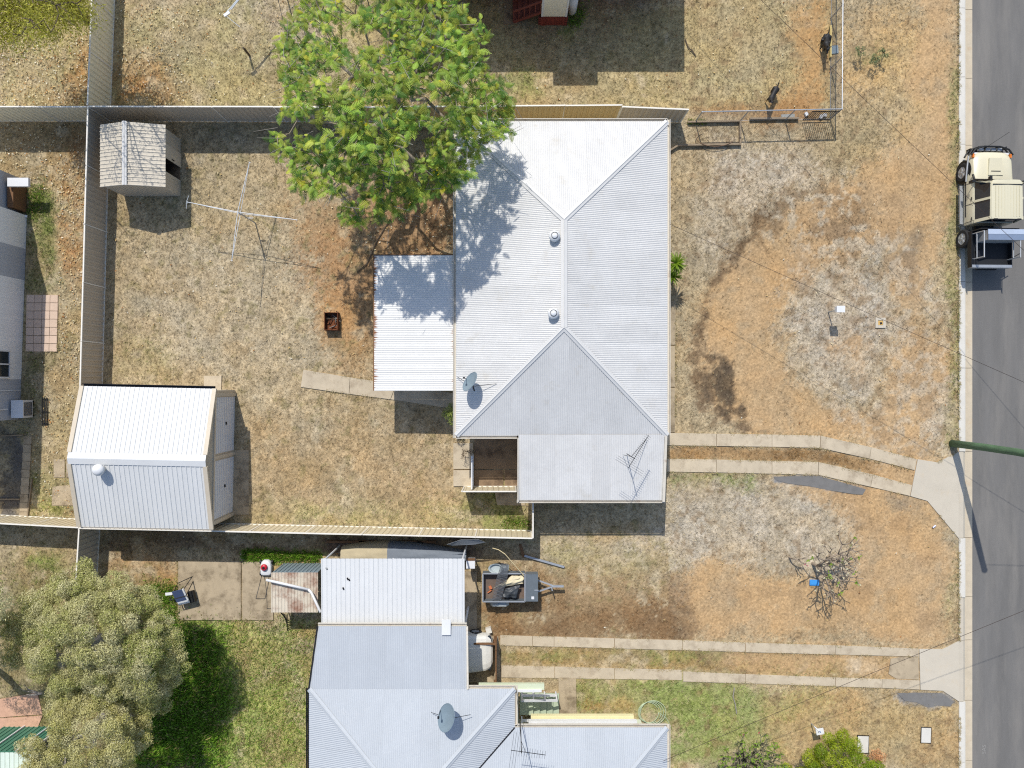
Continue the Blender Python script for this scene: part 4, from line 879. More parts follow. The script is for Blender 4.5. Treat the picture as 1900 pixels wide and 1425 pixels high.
# patio roof
PR = thing('patio_roof', 'flat white ribbed patio roof joined to the lower house', 'roof', P(730, 1100))
pz = 2.72; pa, pb = P(596, 1036, pz), P(862, 1166, pz)
roof_plane(PR, (pa.x, pb.y, pz-.03), (1, 0, 0), (0, 1, .02), [(0, 0), (pb.x-pa.x, 0), (pb.x-pa.x, pa.y-pb.y), (0, pa.y-pb.y)], TRIM_ROOF, kind=.192, sheet=.768)
for xx in (pa.x+.1, (pa.x+pb.x)/2, pb.x-.1): MB().beam((xx, pb.y, pz-.13), (xx, pa.y-.02, pz-.08), .06, .12).build('rafter', WHITEPAINT, PR)
for xx in (pa.x+.1, pb.x-.1): MB().tube([(xx, pa.y-.1, 0), (xx, pa.y-.1, pz-.1)], .04, 8).build('post', WHITEPAINT, PR)
MB().box(P(828, 1164, 3.12), (.36, .62, .05)).build('skylight_panel', WHITEPAINT, PR)
for (px, py) in ((606, 1055), (645, 1074), (637, 1092), (648, 1076)): MB().box(P(px, py, pz+.035), (.06, .1, .012), .4).build('patch', DARKMETAL, PR)
# lean-to with rust
LT = thing('lean_to_shed', 'small lean-to shed with rust patches on its roof beside the patio roof', 'shed', (-9.3, -8.9, 0))
RUSTY = M('rust_patched_sheet', (198, 188, 170), rough=.6, var=.1, scale=1.5, stain=(128, 80, 56), stain_amt=.62, stain_scale=1.1)
WALLB = M('blue_grey_shed_wall', (132, 146, 152), rough=.5, var=.1)
tz = 1.55; tx0, tx1, ty0, ty1 = -10.3, -8.3, -9.77, -8.06
tw = MB(); tw.bx(tx0+.05, tx1-.05, ty1-.03, ty1, 0, tz-.02)
k = tx0+.1
while k < tx1: tw.beam((k, ty1+.01, 0), (k, ty1+.01, tz-.02), .05, .03, up=(0, 1, 0)); k += .17
tw.bx(tx0+.05, tx0+.08, ty0+.8, ty1, 0, tz-.02); tw.build('wall', WALLB, LT)
roof_plane(LT, (tx0, ty0, tz+.02), (1, 0, 0), (0, 1, .0), [(0, 0), (2.0, 0), (2.0, ty1-ty0), (0, ty1-ty0)], RUSTY, kind=.135, sheet=.68)
for p in ((tx0+.1, ty0+.1), (tx1-.1, ty0+.1)): MB().tube([(p[0], p[1], 0), (p[0], p[1], tz)], .03, 6).build('post', STEEL, LT)
rk2 = thing('garden_rake_rack', 'dark barred rack leaning below the lean-to shed', 'rack', P(528, 1150)); 
for k in range(6): p = P(520+k*2.6, 1136+k*1.2, .9); q = P(533, 1150+k*4, .03); MB().tube([q, (p.x, p.y, .9)], .018, 6).build('bar', DARKMETAL, rk2)
# white stormwater pipe
PI = thing('white_pipe', 'bent white plastic stormwater pipe lying over the lean-to shed', 'pipe', P(540, 1090))
MB().tube([P(494, 1076, 1.75), P(573, 1094, 1.75)], .055, 10).build('pipe_length', WHITEPAINT, PI, smooth=True); MB().tube([P(572, 1093.5, 1.75), P(578, 1100, 1.78), P(595, 1136, 2.3)], .055, 10).build('pipe_length', WHITEPAINT, PI, smooth=True)

# ------------------------------------------------------------------ left neighbour
NH = thing('house', 'tall white clad house at the left edge with grey wall bands', 'house', (-23, 5, 0))
CLAD = M('white_vertical_cladding', (236, 236, 234), rough=.6, var=.05, scale=1); CLADG = M('blue_grey_cladding', (176, 180, 186), rough=.6, var=.05, scale=1)
wa, wb = P(50, 400), P(37, 778); HHt = 4.3
def wallpt(py, z_, o=0): 
    t_ = (py-400)/(778-400); p = wa.lerp(wb, t_); return Vector((p.x+o, p.y, z_))
MB().prism([(wa.x-.06, wa.y), (wb.x-.06, wb.y), (-31, wb.y), (-31, wa.y)], 0, HHt).build('wall', CLAD, NH)
segs = [(400, 462, CLAD), (462, 520, CLADG), (520, 704, CLAD), (704, 778, CLADG)]
for a, b_, mt in segs:
    nb_ = max(1, round((b_-a)/9.5))
    for k in range(nb_):
        p0 = wallpt(a+(b_-a)*k/nb_, 0); p1 = wallpt(a+(b_-a)*(k+1)/nb_-.08, 0)
        MB().beam(Vector((p0.x-.03, p0.y, HHt/2)), Vector((p1.x-.03, p1.y, HHt/2)), .05+.0012*(k % 2), HHt).build('cladding_board', mt, NH)
MB().prism([(wa.x+.45-.6, wa.y+.5), (wb.x+.45-.6, wb.y-.5), (-31.5, wb.y-.5), (-31.5, wa.y+.5)], HHt, HHt+.12).build('roof', GREY_ROOF, NH)
MB().beam(wallpt(398, .75, .03)-Vector((2, 0, 0)), wallpt(402, .05, .06), .1, .1).build('corner_trim', WHITEPAINT, NH)
for pc, zz in ((678, 1.35), (360, 1.9)):
    pass
wn = wallpt(677, 1.45, .01); window(NH, wn, 1.15, 1.2, (1, 0, 0))
MB().tube([wallpt(758, .9, .06), wallpt(758, 3.6, .06)], .03, 8).build('downpipe', WHITEPAINT, NH); MB().tube([wallpt(724, .1, .05), wallpt(724, 2.6, .05)], .02, 8).build('conduit', WHITEPAINT, NH)
# set-back wing with the porch box
MB().prism([(P(36, 0).x, P(0, 330).y), (P(36, 0).x, wa.y+.06), (-31, wa.y+.06), (-31, P(0, 330).y)], 0, 3.9).build('wing_wall', CLADG, NH); window(NH, (P(36, 0).x, P(0, 368).y, 2.0), 1.0, 1.2, (1, 0, 0))
MB().bx(P(40, 0).x, P(50.5, 0).x, P(0, 394).y, P(0, 346).y, 0, .9).build('timber_porch_panel', TIMBER, NH); MB().bx(P(14, 0, 1.1).x, P(53, 0, 1.1).x, P(0, 346, 1.1).y, P(0, 330, 1.1).y, .98, 1.12).build('porch_hood', WHITEPAINT, NH)
AC = thing('air_conditioner', 'white air conditioner unit standing at the foot of the left white house', 'air conditioner', P(52, 757))
ac0, ac1 = P(64, 774), P(42, 742); MB().bx(ac1.x, ac0.x, ac0.y, ac1.y, .12, .75).build('casing', WHITEPAINT, AC); gq = MB()
for k in range(9): gq.box((ac0.x+.008, (ac0.y+ac1.y)/2, .2+k*.06), (.015, .6, .02))
gq.build('grille', DARKMETAL, AC); MB().bx(ac1.x+.02, ac0.x-.02, ac0.y+.03, ac0.y+.1, 0, .12).build('foot', BLACK, AC); MB().bx(ac1.x+.02, ac0.x-.02, ac1.y-.1, ac1.y-.03, 0, .12).build('foot', BLACK, AC)
LGt = thing('low_gate', 'small black barred gate standing in the grass near the air conditioner', 'gate', P(84, 764))
for k in range(3): p = P(80+k*4.3, 738); q = P(80+k*4.3, 790); MB().beam(p+Vector((0, 0, .05)), q+Vector((0, 0, .05)), .035, .03).build('bar', DARKMETAL, LGt)
for py in (740, 764, 786): MB().beam(P(79, py, .05), P(90, py, .05), .03, .03).build('rail', DARKMETAL, LGt)

# ------------------------------------------------------------------ upper neighbour (its shade falls on the yard)
TH = thing('house', 'cream house with red brick base and red stairs at the top edge', 'house', (3, 20, 0))
te = 3.4; ty_ = P(0, 133).y+SUN_A*te; tr0, tr1 = -6.0, P(1270, 0).x-SUN_B*te
MB().prism([(tr0+.5, ty_+.55), (tr1-.5, ty_+.55), (tr1-.5, 30), (tr0+.5, 30)], .55, te-.1).build('wall', CREAM_WALL, TH)
MB().prism([(tr0+.55, ty_+.6), (tr1-.55, ty_+.6), (tr1-.55, 29.9), (tr0+.55, 29.9)], 0, .55).build('brick_base', M('red_brick', (132, 62, 48), rough=.9, var=.25, scale=5), TH)
TRf = MB().prism([(tr0, ty_), (tr1, ty_), (tr1, 30.5), (tr0, 30.5)], te-.1, te).build('roof', SOFF, TH)
roof_plane(TRf, (tr0, ty_, te+.01), (1, 0, 0), (0, 1, .3), [(0, 0), (tr1-tr0, 0), (tr1-tr0-5, 5.2), (5, 5.2)], GREY_ROOF)
bx0, bx1, byb = P(1003, 0).x, P(1049, 0).x, P(0, 46).y
MB().bx(bx0+.0, bx1, byb, ty_+.6, .72, te-.12).build('bay', CREAM_WALL, TH)
BRK = M('red_brick_course', (126, 56, 44), rough=.9, var=.3, scale=9)
bk = MB().box((0, 0, 0), (.225, .10, .068)).mesh('brick', BRK)
for r in range(9):
    k = bx0+.115-(.115 if r % 2 else 0)
    while k < bx1+.05: place('brick', bk, TH, loc=Vector((k+.0, byb+.03-(.02 if (k < bx0+.2 or k > bx1-.25) else 0), .04+r*.078))-Vector(TH.location), local=True); k += .237
MB().bx(bx0+.02, bx1-.02, byb+.03, ty_+.6, 0, .72).build('brick_pier', BRK, TH)
MB().bx(bx0-.12, bx1+.75, byb-.0-.05, ty_+.2, te-.14, te-.06).build('bay_hood', M('maroon_paint', (96, 44, 44)), TH)
for xx in (bx0, bx1-.06): MB().bx(xx-.004, xx+.08, byb-.015, byb+.02, .72, te-.2).build('corner_board', WHITEPAINT, TH)
MB().tube([P(1061, 22), P(1061, 22)+Vector((0, 0, 1.4))], .2, 16).build('water_heater', WHITEPAINT, TH, smooth=True)
SS = thing('red_stairs', 'red timber side stairs with a barred handrail at the top edge', 'stairs', P(975, 30)); REDP = M('red_oxide_paint', (120, 62, 52), rough=.7, var=.15)
for k in range(7):
    zt = .1+k*.18; xx = P(957, 0).x+k*.24; MB().bx(xx-.14, xx+.14, P(0, 40).y, P(0, 8).y+.3, zt-.04, zt).build('tread', REDP, SS)
for yy in (P(0, 42).y, P(0, 5).y):
    a = Vector((P(955, 0).x-.05, yy, .95)); b_ = Vector((P(955, 0).x+1.6, yy, 2.1)); MB().beam(a, b_, .05, .09).build('handrail', REDP, SS); MB().beam(a-Vector((0, 0, .9)), b_-Vector((0, 0, .9)), .05, .16).build('stringer', REDP, SS)
    for k in range(8): c_ = a.lerp(b_, k/7); MB().beam(c_, c_-Vector((0, 0, .88)), .03, .03).build('baluster', REDP, SS)
# ------------------------------------------------------------------ outbuilding in the bottom left corner
OB = thing('carport', 'pale green roofed outbuilding in the bottom left corner behind the olive trees', 'outbuilding', P(10, 1410)); GRN = M('green_steel_wall', (70, 124, 102), rough=.5, var=.1); PGR = M('pale_green_roof_sheet', (206, 218, 204), rough=.5, var=.08)
q0, q1 = P(-60, 1396, 2.2), P(58, 1470, 2.2)
roof_plane(OB, (q0.x, q1.y, 2.2), (1, 0, 0), (0, 1, 0), [(0, 0), (q1.x-q0.x, 0), (q1.x-q0.x, q0.y-q1.y), (0, q0.y-q1.y)], PGR, kind=.19, sheet=.76)
ow = MB(); yb = q0.y+.02; ow.bx(q0.x, q1.x-.05, yb-.04, yb, 0, 2.17)
k = q0.x
while k < q1.x-.1: ow.beam((k, yb+.012, 0), (k, yb+.012, 2.17), .06, .03, up=(0, 1, 0)); k += .22
ow.build('wall', GRN, OB)
for px in (-20, 30, 56): p = P(px, 1396, 2.2); MB().beam((p.x, yb+.04, 0), (p.x, yb+.04, 2.2), .06, .05).build('post', WHITEPAINT, OB)
# ------------------------------------------------------------------ objects
def loft(rings, close=True, caps=True):
    m_ = MB(); n_ = len(rings[0])
    for r in rings: m_.v += [tuple(p) for p in r]
    for k in range(len(rings)-1):
        for j in range(n_ if close else n_-1):
            j2 = (j+1) % n_; m_.f.append((k*n_+j, k*n_+j2, (k+1)*n_+j2, (k+1)*n_+j))
    if caps: m_.f.append(tuple(range(n_-1, -1, -1))); e = (len(rings)-1)*n_; m_.f.append(tuple(range(e, e+n_)))
    return m_
def mirror_ring(y, pts): return [Vector((x, y, z)) for x, z in pts]+[Vector((-x, y, z)) for x, z in reversed(pts) if x > 1e-6]
def wheel(parent, c, r, w_, outer, local=True):
    t_ = MB().lathe(c, [(r*.62, -w_/2*.6), (r*.62, -w_/2), (r*.9, -w_/2), (r, -w_/2*.7), (r, w_/2*.7), (r*.9, w_/2), (r*.62, w_/2), (r*.62, w_/2*.6)], 28, 'X').build('wheel', RUBBER, parent, smooth=False, local=local)
    rm = MB(); rm.lathe(Vector(c)+Vector((outer*w_*.37, 0, 0)), [(r*.6, -.02), (r*.6, .02), (r*.5, .005), (.07, .02), (.06, .05)] if outer > 0 else [(r*.06, -.05), (.07, -.02), (r*.5, -.005), (r*.6, -.02), (r*.6, .02)], 20, 'X')
    for k in range(5):
        a = 2*math.pi*k/5; d = Vector((0, math.cos(a), math.sin(a))); q = Vector(c)+Vector((outer*w_*.44, 0, 0)); rm.beam(q+d*.05, q+d*r*.57, .07, .03, up=(1, 0, 0))
    rm.build('rim', STEEL, t_, local=True)

# ---- utility truck at the kerb
TK = thing('utility_truck', 'cream double-cab utility truck with black bull bar parked at the kerb', 'truck', (20.90, 7.8, -.045)); TK.rotation_euler = (0, math.radians(2.6), 0)
CRM = M('cream_vehicle_paint', (206, 199, 172), rough=.28, var=.06, scale=.5, spec=.5)
def tk(mb, name, mat, parent=None, smooth=False): return mb.build(name, mat, parent or TK, smooth, local=True)
def sec(hw_, zb, zt, cr, sh=.10): return [(0, zb), (hw_-.12, zb), (hw_-.02, zb+.05), (hw_, zb+.22), (hw_-.01, zt-.16), (hw_-.05, zt-.05), (hw_-sh, zt), (hw_-sh-.22, zt+cr*.75), (0, zt+cr)]
rings = [mirror_ring(y, sec(*s)) for y, s in ((2.30, (.70, .55, .98, .05, .12)), (2.18, (.80, .50, 1.05, .06, .12)), (1.95, (.90, .48, 1.08, .08, .14)), (1.2, (.92, .46, 1.12, .09, .14)), (1.02, (.92, .46, 1.13, .05, .10)), (.2, (.92, .42, 1.14, .01, .08)), (-.72, (.92, .42, 1.14, .01, .08)), (-.80, (.90, .45, 1.12, .01, .08)))]
BD = tk(loft(rings), 'body', CRM, smooth=32)
sc_h = MB(); sc_h.prism([(-.33, 1.25), (.33, 1.25), (.27, 2.0), (-.27, 2.0)], 1.17, 1.235); tk(sc_h, 'bonnet_bulge', CRM, BD)
tk(MB().box((0, 1.42, 1.238), (.42, .035, .012)), 'bonnet_vent', BLACK, BD)
for s in (-1, 1):
    fl = MB()
    for yc in (1.58,):
        fl.lathe((s*.86, yc, .44), [(.52, -.05), (.52, .05), (.43, .05), (.43, -.05)], 24, 'X')
    tk(fl, 'wheel_arch', BLACK, BD)
    tk(MB().box((s*.68, 2.27, .86), (.22, .08, .2)), 'headlight', WHITEPAINT, BD); tk(MB().box((s*.84, 2.16, .98), (.06, .16, .1)), 'indicator', M('orange_lens%d' % s, (220, 120, 40)), BD)
    tk(MB().box((s*.95, .15, .38), (.14, 1.7, .05)), 'side_step', STEEL, BD)
    mi = tk(MB().beam((s*.88, .95, 1.18), (s*1.08, .92, 1.28), .04, .04), 'mirror', BLACK, BD); tk(MB().box((s*1.13, .92, 1.33), (.14, .10, .24)), 'mirror_head', BLACK, mi)
    for yy in (.9, .02): tk(MB().box((s*.925, yy-.62, 1.0), (.02, .14, .03)), 'door_handle', BLACK, BD)
tk(MB().box((0, 1.06, 1.185), (1.3, .05, .03)), 'cowl', BLACK, BD)
for s in (-1, 1):
    tk(MB().beam((s*.15, 1.08, 1.2), (s*.55, 1.04, 1.22), .02, .02), 'wiper', BLACK, BD); tk(MB().box((s*.93, .5, .62), (.02, 1.9, .05)), 'side_moulding', BLACK, BD)
    for yy in (.98, .06, -.70): tk(MB().box((s*.921, yy, .85), (.012, .015, .6)), 'door_seam', BLACK, BD)
tk(MB().tube([(-.93, 1.3, 1.1), (-.93, 1.05, 1.2), (-.84, .85, 1.85), (-.84, .85, 2.0)], .045, 8), 'snorkel', BLACK, BD); tk(MB().box((-.84, .88, 2.04), (.1, .14, .12)), 'snorkel_head', BLACK, BD)
# glasshouse
gl_ = loft([[Vector((.86, .98, 1.13)), Vector((.86, -.76, 1.13)), Vector((-.86, -.76, 1.13)), Vector((-.86, .98, 1.13))], [Vector((.70, .74, 1.84)), Vector((.70, -.74, 1.84)), Vector((-.70, -.74, 1.84)), Vector((-.70, .74, 1.84))]])
tk(gl_, 'window_glass', GLASS)
for s in (-1, 1):
    for (ya, yb, w_) in ((1.0, .75, .06), (.12, .10, .10), (-.74, -.74, .13)): tk(MB().beam((s*.875, ya, 1.12), (s*.71, yb, 1.86), .05, w_, up=(0, 1, 0)), 'pillar', CRM)
rfr = [mirror_ring(y, [(0, 1.80), (h_-.02, 1.80), (h_, 1.85), (h_-.03, 1.90), (h_-.12, 1.925), (0, 1.945)]) for y, h_ in ((.86, .58), (.80, .66), (.66, .70), (-.70, .72), (-.80, .68))]
RFt = tk(loft(rfr), 'cab_roof', CRM, smooth=40)
rb_ = MB()
for k in range(9): rb_.box((-.52+k*.13, -.05, 1.94), (.03, 1.3, .012))
tk(rb_, 'roof_rib', CRM, RFt); tk(MB().box((0, .655, 1.945), (1.3, .03, .02)), 'drip_rail', BLACK, RFt); tk(MB().beam((-.6, -.81, 1.9), (.6, -.81, 1.9), .05, .06), 'rear_trim', DARKMETAL, RFt)
# bull bar
bb = MB()
for z_, dy in ((.55, 2.62), (.82, 2.62), (1.02, 2.56)): bb.tube([(-.93, 2.2, z_), (-.75, dy-.12, z_), (-.35, dy, z_), (.35, dy, z_), (.75, dy-.12, z_), (.93, 2.2, z_)], .038, 8)
for xx in (-.62, -.25, .25, .62): bb.tube([(xx, 2.54, .5), (xx, 2.53, 1.05)], .03, 8)
BB = tk(bb, 'bull_bar', BLACK); tk(MB().box((0, 2.48, .55), (1.5, .2, .26)), 'bumper', BLACK, BB)
for xx in (-.42, -.12, .14, .42): tk(MB().box((xx, 2.47, .86), (.2, .12, .12)), 'driving_light', STEEL, BB)
tk(MB().tube([(-.3, 2.5, 1.0), (.25, 2.95, 1.7)], .008, 5), 'whip_aerial', BLACK, BB)
tk(MB().tube([(-.93, 2.2, .82), (-.96, 1.5, .75), (-.96, 1.1, .7)], .035, 8), 'side_rail', STEEL, BB); tk(MB().tube([(.93, 2.2, .82), (.98, 1.5, .85), (.98, 1.1, .85)], .035, 8), 'side_rail', BLACK, BB)
# chassis and tray
tk(MB().bx(-.4, .4, -2.6, 1.9, .40, .56), 'chassis', BLACK)
TY = tk(MB().bx(-.90, .90, -2.70, -1.14, .74, .82), 'tray', BLACK)
for s in (-1, 1): tk(MB().bx(s*.90-.02, s*.90+.02, -2.70, -1.14, .74, 1.0), 'tray_side', DARKMETAL, TY)
tk(MB().bx(-.9, .9, -2.72, -2.60, .74, 1.02), 'tailgate', STEEL, TY); tk(MB().bx(-.85, .85, -1.14, -1.10, .8, 1.5), 'headboard', BLACK, TY)
BX = tk(MB().bx(-.62, .92, -1.62, -1.20, .83, 1.62), 'toolbox', STEEL, TY); tk(MB().bx(-.64, .94, -1.64, -1.40, 1.625, 1.66), 'toolbox_lid', M('blue_grey_lid', (120, 134, 156), rough=.35, var=.1), BX); tk(MB().bx(-.64, .94, -1.39, -1.18, 1.625, 1.65), 'toolbox_lid', M('pale_blue_lid', (172, 184, 202), rough=.35, var=.1), BX)
for s in (-1, 1):
    rkt = MB()
    for yy in (-1.25, -2.35): rkt.tube([(s*.84, yy, .82), (s*.80, yy, 1.62)], .025, 8)
    rkt.tube([(s*.80, -1.25, 1.62), (s*.80, -2.38, 1.62)], .025, 8)
    rkt.tube([(s*.82, -1.25, 1.2), (s*.82, -2.38, 1.2)], .02, 8)
    tk(rkt, 'ladder_rack', STEEL, TY)
tk(MB().tube([(.9, -2.3, 1.0), (1.25, -2.1, 1.0)], .02, 6), 'rope_rail', BLACK, TY); tk(MB().box((-.35, -2.1, .86), (.5, .4, .1), .3), 'toolbag', DARKMETAL, TY)
for s in (-1, 1):
    for yy in (1.58, -1.36): wheel(TK, (s*.83, yy, .41), .41, .26, s)
tk(MB().box((0, -2.74, .62), (.9, .06, .1)), 'rear_bar', BLACK); 

# ---- white car nosing out of the carport
CR_ = thing('parked_car', 'white car nosing out from under the carport behind a brown timber gate', 'car', (-2.95, -11.85, .03), math.radians(-90))
WCAR = M('white_car_paint', (214, 212, 204), rough=.25, var=.03, spec=.5)
def ck(mb, name, mat, parent=None): return mb.build(name, mat, parent or CR_, False, local=True)
rings = [mirror_ring(y, sec(*s)) for y, s in ((2.10, (.55, .32, .58, .04, .14)), (2.02, (.70, .26, .66, .05, .14)), (1.8, (.80, .22, .74, .06, .14)), (1.1, (.85, .20, .86, .06, .14)), (.8, (.86, .20, .90, .02, .1)), (-1.4, (.86, .20, .92, .02, .1)), (-1.95, (.80, .25, .88, .02, .1)), (-2.1, (.7, .3, .75, .02, .1)))]
cb = ck(loft(rings), 'body', WCAR)
ck(loft([[Vector((.76, 1.0, .9)), Vector((.76, -1.5, .92)), Vector((-.76, -1.5, .92)), Vector((-.76, 1.0, .9))], [Vector((.58, .25, 1.36)), Vector((.58, -1.0, 1.36)), Vector((-.58, -1.0, 1.36)), Vector((-.58, .25, 1.36))]]), 'window_glass', GLASS)
ck(loft([mirror_ring(y, [(0, 1.34), (h_, 1.35), (h_-.05, 1.39), (0, 1.42)]) for y, h_ in ((.3, .56), (.1, .6), (-.9, .6), (-1.08, .55))]), 'roof', WCAR)
for s in (-1, 1):
    ck(MB().box((s*.62, 1.98, .58), (.28, .12, .12), s*-.3), 'headlight', GLASS, cb); ck(MB().beam((s*.58, .28, 1.36), (s*.77, .98, .9), .05, .05), 'pillar', WCAR, cb)
    for yy in (1.32, -1.3): wheel(CR_, (s*.76, yy, .29), .29, .18, s)
ck(MB().box((0, 2.08, .42), (1.0, .05, .14)), 'grille', BLACK, cb)
TG = thing('timber_gate', 'brown timber gate frame in front of the white car', 'gate', P(920, 1222))
for k in range(6):
    py = 1178+k*15; a, b_ = P(921, py), P(921, py+14.4); MB().beam((a.x, a.y, .5), (b_.x, b_.y, .5), .05, .85).build('board', TIMBER, TG)
for py in (1181, 1262): p = P(918, py); MB().beam((p.x-.9, p.y, .88), (p.x, p.y, .88), .08, .06).build('brace', TIMBER, TG); MB().beam((p.x, p.y, 0), (p.x, p.y, .95), .08, .08).build('post', TIMBER, TG)
MB().box(P(907, 1169, .12), (.24, .24, .24), .3).build('concrete_block', KERB); tag(bpy.data.objects['concrete_block'], 'small pale concrete block beside the carport', 'block')

# ---- satellite dishes, aerials
def dish(label, base, c, out, r, mat, legs):
    T = thing('satellite_dish', label, 'satellite dish', base, group='satellite dishes on roofs')
    R = Vector(out).to_track_quat('Z', 'Y').to_matrix(); d = MB(); n_ = 28; m_ = 7
    for k in range(m_+1):
        rr = r*k/m_
        for j in range(n_):
            a = 2*math.pi*j/n_; q = Vector((rr*math.cos(a), rr*math.sin(a)*.92, .22*r*(k/m_)**2)); d.v.append(tuple(Vector(c)+R @ q))
    for k in range(m_):
        for j in range(n_): a = k*n_+j; b_ = k*n_+(j+1) % n_; d.f.append((a, b_, b_+n_, a+n_))
    D = d.build('reflector', mat, T, smooth=True)
    rim = [Vector(c)+R @ Vector((r*math.cos(2*math.pi*j/n_), r*.92*math.sin(2*math.pi*j/n_), .22*r)) for j in range(n_+1)]
    MB().tube(rim, .012, 5, cap=False).build('rim', mat, D)
    MB().tube([Vector(base), Vector(c)-Vector(out).normalized()*.03], .03, 8).build('mast', DARKMETAL, T)
    f = Vector(c)+Vector(out).normalized()*r*.95; low = Vector(c)+R @ Vector((0, -r*.9, .2*r)); MB().tube([low, f], .012, 6).build('feed_arm', DARKMETAL, T); MB().box(f, (.07, .07, .1)).build('feed_horn', DARKMETAL, T)
    for p in legs: MB().tube([p, Vector(base).lerp(Vector(c), .55)], .011, 6).build('stay', DARKMETAL, T)
DGR = M('grey_dish_paint', (118, 134, 144), rough=.35, var=.1, scale=4)
dish('dark grey satellite dish on the white house roof', P(880, 725, 2.95), P(875, 710, 3.55), (-.75, .50, .55), .43, DGR, [P(848, 699, 2.7), P(921, 712, 3.15)])
dish('grey satellite dish on the bottom blue-grey house roof', P(840, 1335, 3.9), P(832, 1332, 4.5), (-.72, .32, .62), .52, DGR, [P(800, 1322, 3.7), P(873, 1326, 3.85)])
def aerial(label, base, h, az, n_, L, mat, back, span=.5):
    T = thing('television_aerial', label, 'aerial', base, group='television aerials on roofs'); b_ = Vector(base); top = b_+Vector((0, 0, h))
    MB().tube([b_, top], .018, 6).build('mast', mat, T); d = Vector((math.cos(az), math.sin(az), 0)); s = Vector((-d.y, d.x, 0)); z_ = top-Vector((0, 0, .1))
    MB().tube([z_-d*L*.3, z_+d*L*.7], .012, 6).build('boom', mat, T); el = MB()
    for k in range(n_):
        c_ = z_-d*L*.28+d*L*.96*k/(n_-1); w_ = span*(1.0 if k < 3 else .28-.006*k); el.tube([c_-s*w_, c_+s*w_], .006, 4)
    el.build('element_set', mat, T)
    for p in back: MB().tube([p, b_+Vector((0, 0, h*.6))], .01, 5).build('stay', mat, T)
aerial('thin television aerial on the lower end of the white house roof', P(1163, 842, 2.65), 1.9, math.radians(58), 18, 1.5, DARKMETAL, [P(1156, 844, 2.62), P(1201, 812, 2.75)], .6)
aerial('tall television aerial at the bottom house gutter', P(966, 1342, 3.5), 2.3, math.radians(-8), 14, 1.3, DARKMETAL, [P(958, 1278, 3.3), P(975, 1395, 3.9)], .7)

# ---- clothes hoist
CH = thing('clothes_hoist', 'white four-armed rotary clothes hoist in the back yard', 'clothes hoist', P(474, 414)); WH = M('hoist_white_tube', (206, 212, 218), rough=.4, var=.05)
bpx = P(474, 414); hub = P(449, 388, 1.78); hub.x, hub.y = bpx.x, bpx.y
MB().tube([bpx, hub+Vector((0, 0, .25))], .028, 8).build('post', STEEL, CH); MB().tube([hub-Vector((0, 0, .06)), hub+Vector((0, 0, .08))], .05, 10).build('hub', STEEL, CH); MB().beam(hub-Vector((0, 0, .8)), hub-Vector((-.25, 0, .8)), .03, .03).build('crank', STEEL, CH)
for px, py in ((463, 301), (348, 375), (551, 408), (430, 484)):
    t_ = P(px, py, 2.12); s = (t_-hub); s = Vector((-s.y, s.x, 0)).normalized()
    a_ = MB().tube([hub+Vector((0, 0, .30)), t_], .013, 6).build('arm', WH, CH); MB().tube([hub, hub.lerp(t_, .96)], .010, 6).build('brace', WH, a_)
    if px == 348: MB().tube([t_-s*.28, t_+Vector((-.05, 0, 0)), t_+s*.28], .008, 5).build('line_spreader', WH, a_)
    for k in (.97,): MB().tube([t_-s*.05, t_+s*.05], .008, 6).build('end_bar', WH, a_)
CL = thing('clothes_hoist', 'white clothes hoist arm and dark stay wires at the top edge', 'clothes hoist', P(520, -40))
c_ = P(500, -70, 2.0); base_ = Vector((c_.x, c_.y, 0)); MB().tube([base_, c_], .03, 8).build('post', STEEL, CL)
MB().tube([c_, P(428, 18, 2.0)], .022, 6).build('arm', WH, CL); MB().tube([c_, P(416, 28, 2.0)], .018, 6).build('arm', WH, CL); MB().tube([c_, P(600, -20, 2.1)], .02, 6).build('arm', WH, CL); MB().tube([c_, P(530, 60, 2.0)], .012, 6).build('arm', DARKMETAL, CL)
MB().box(P(421, 26, 2.0), (.28, .12, .06), .6).build('end_plate', WHITEPAINT, CL); MB().tube([P(420, 30, 2.0), P(445, 50, 1.9)], .01, 5).build('line', WH, CL)
YP = thing('yard_post', 'short dark post standing in the upper back yard', 'post', P(463, 103)); MB().tube([P(463, 103), P(463, 103)+Vector((0, 0, .75))], [.05, .045], 8).build('post', BARKD, YP)

# ---- rusty fire box
FB = thing('fire_box', 'rusty open steel fire box full of burnt scraps in the back yard', 'fire box', P(614, 598)); ca, cb2 = P(602, 580, .38), P(626, 612, .38); ca.x -= 0
for (p, q) in (((ca.x, ca.y), (cb2.x, ca.y)), ((ca.x, cb2.y), (cb2.x, cb2.y)), ((ca.x, ca.y), (ca.x, cb2.y)), ((cb2.x, ca.y), (cb2.x, cb2.y))): MB().beam((*p, .21), (*q, .21), .02, .36).build('side_plate', RUST, FB)
MB().bx(ca.x, cb2.x, cb2.y, ca.y, .08, .10).build('base_plate', RUST, FB)
for px, py in ((602, 580), (626, 580), (602, 612), (626, 612)): p = P(px, py, .38); MB().beam((p.x, p.y, 0), (p.x, p.y, .4), .04, .04).build('leg', RUST, FB)
for k in range(12):
    p = Vector((random.uniform(ca.x+.1, cb2.x-.1), random.uniform(cb2.y+.1, ca.y-.1), .15)); d = Vector((random.uniform(-.2, .2), random.uniform(-.2, .2), random.uniform(0, .12)))
    MB().tube([p-d, p+d], .018, 5).build('charred_stick', [BARKD, RUST, BARKP, DARKMETAL][k % 4], FB)

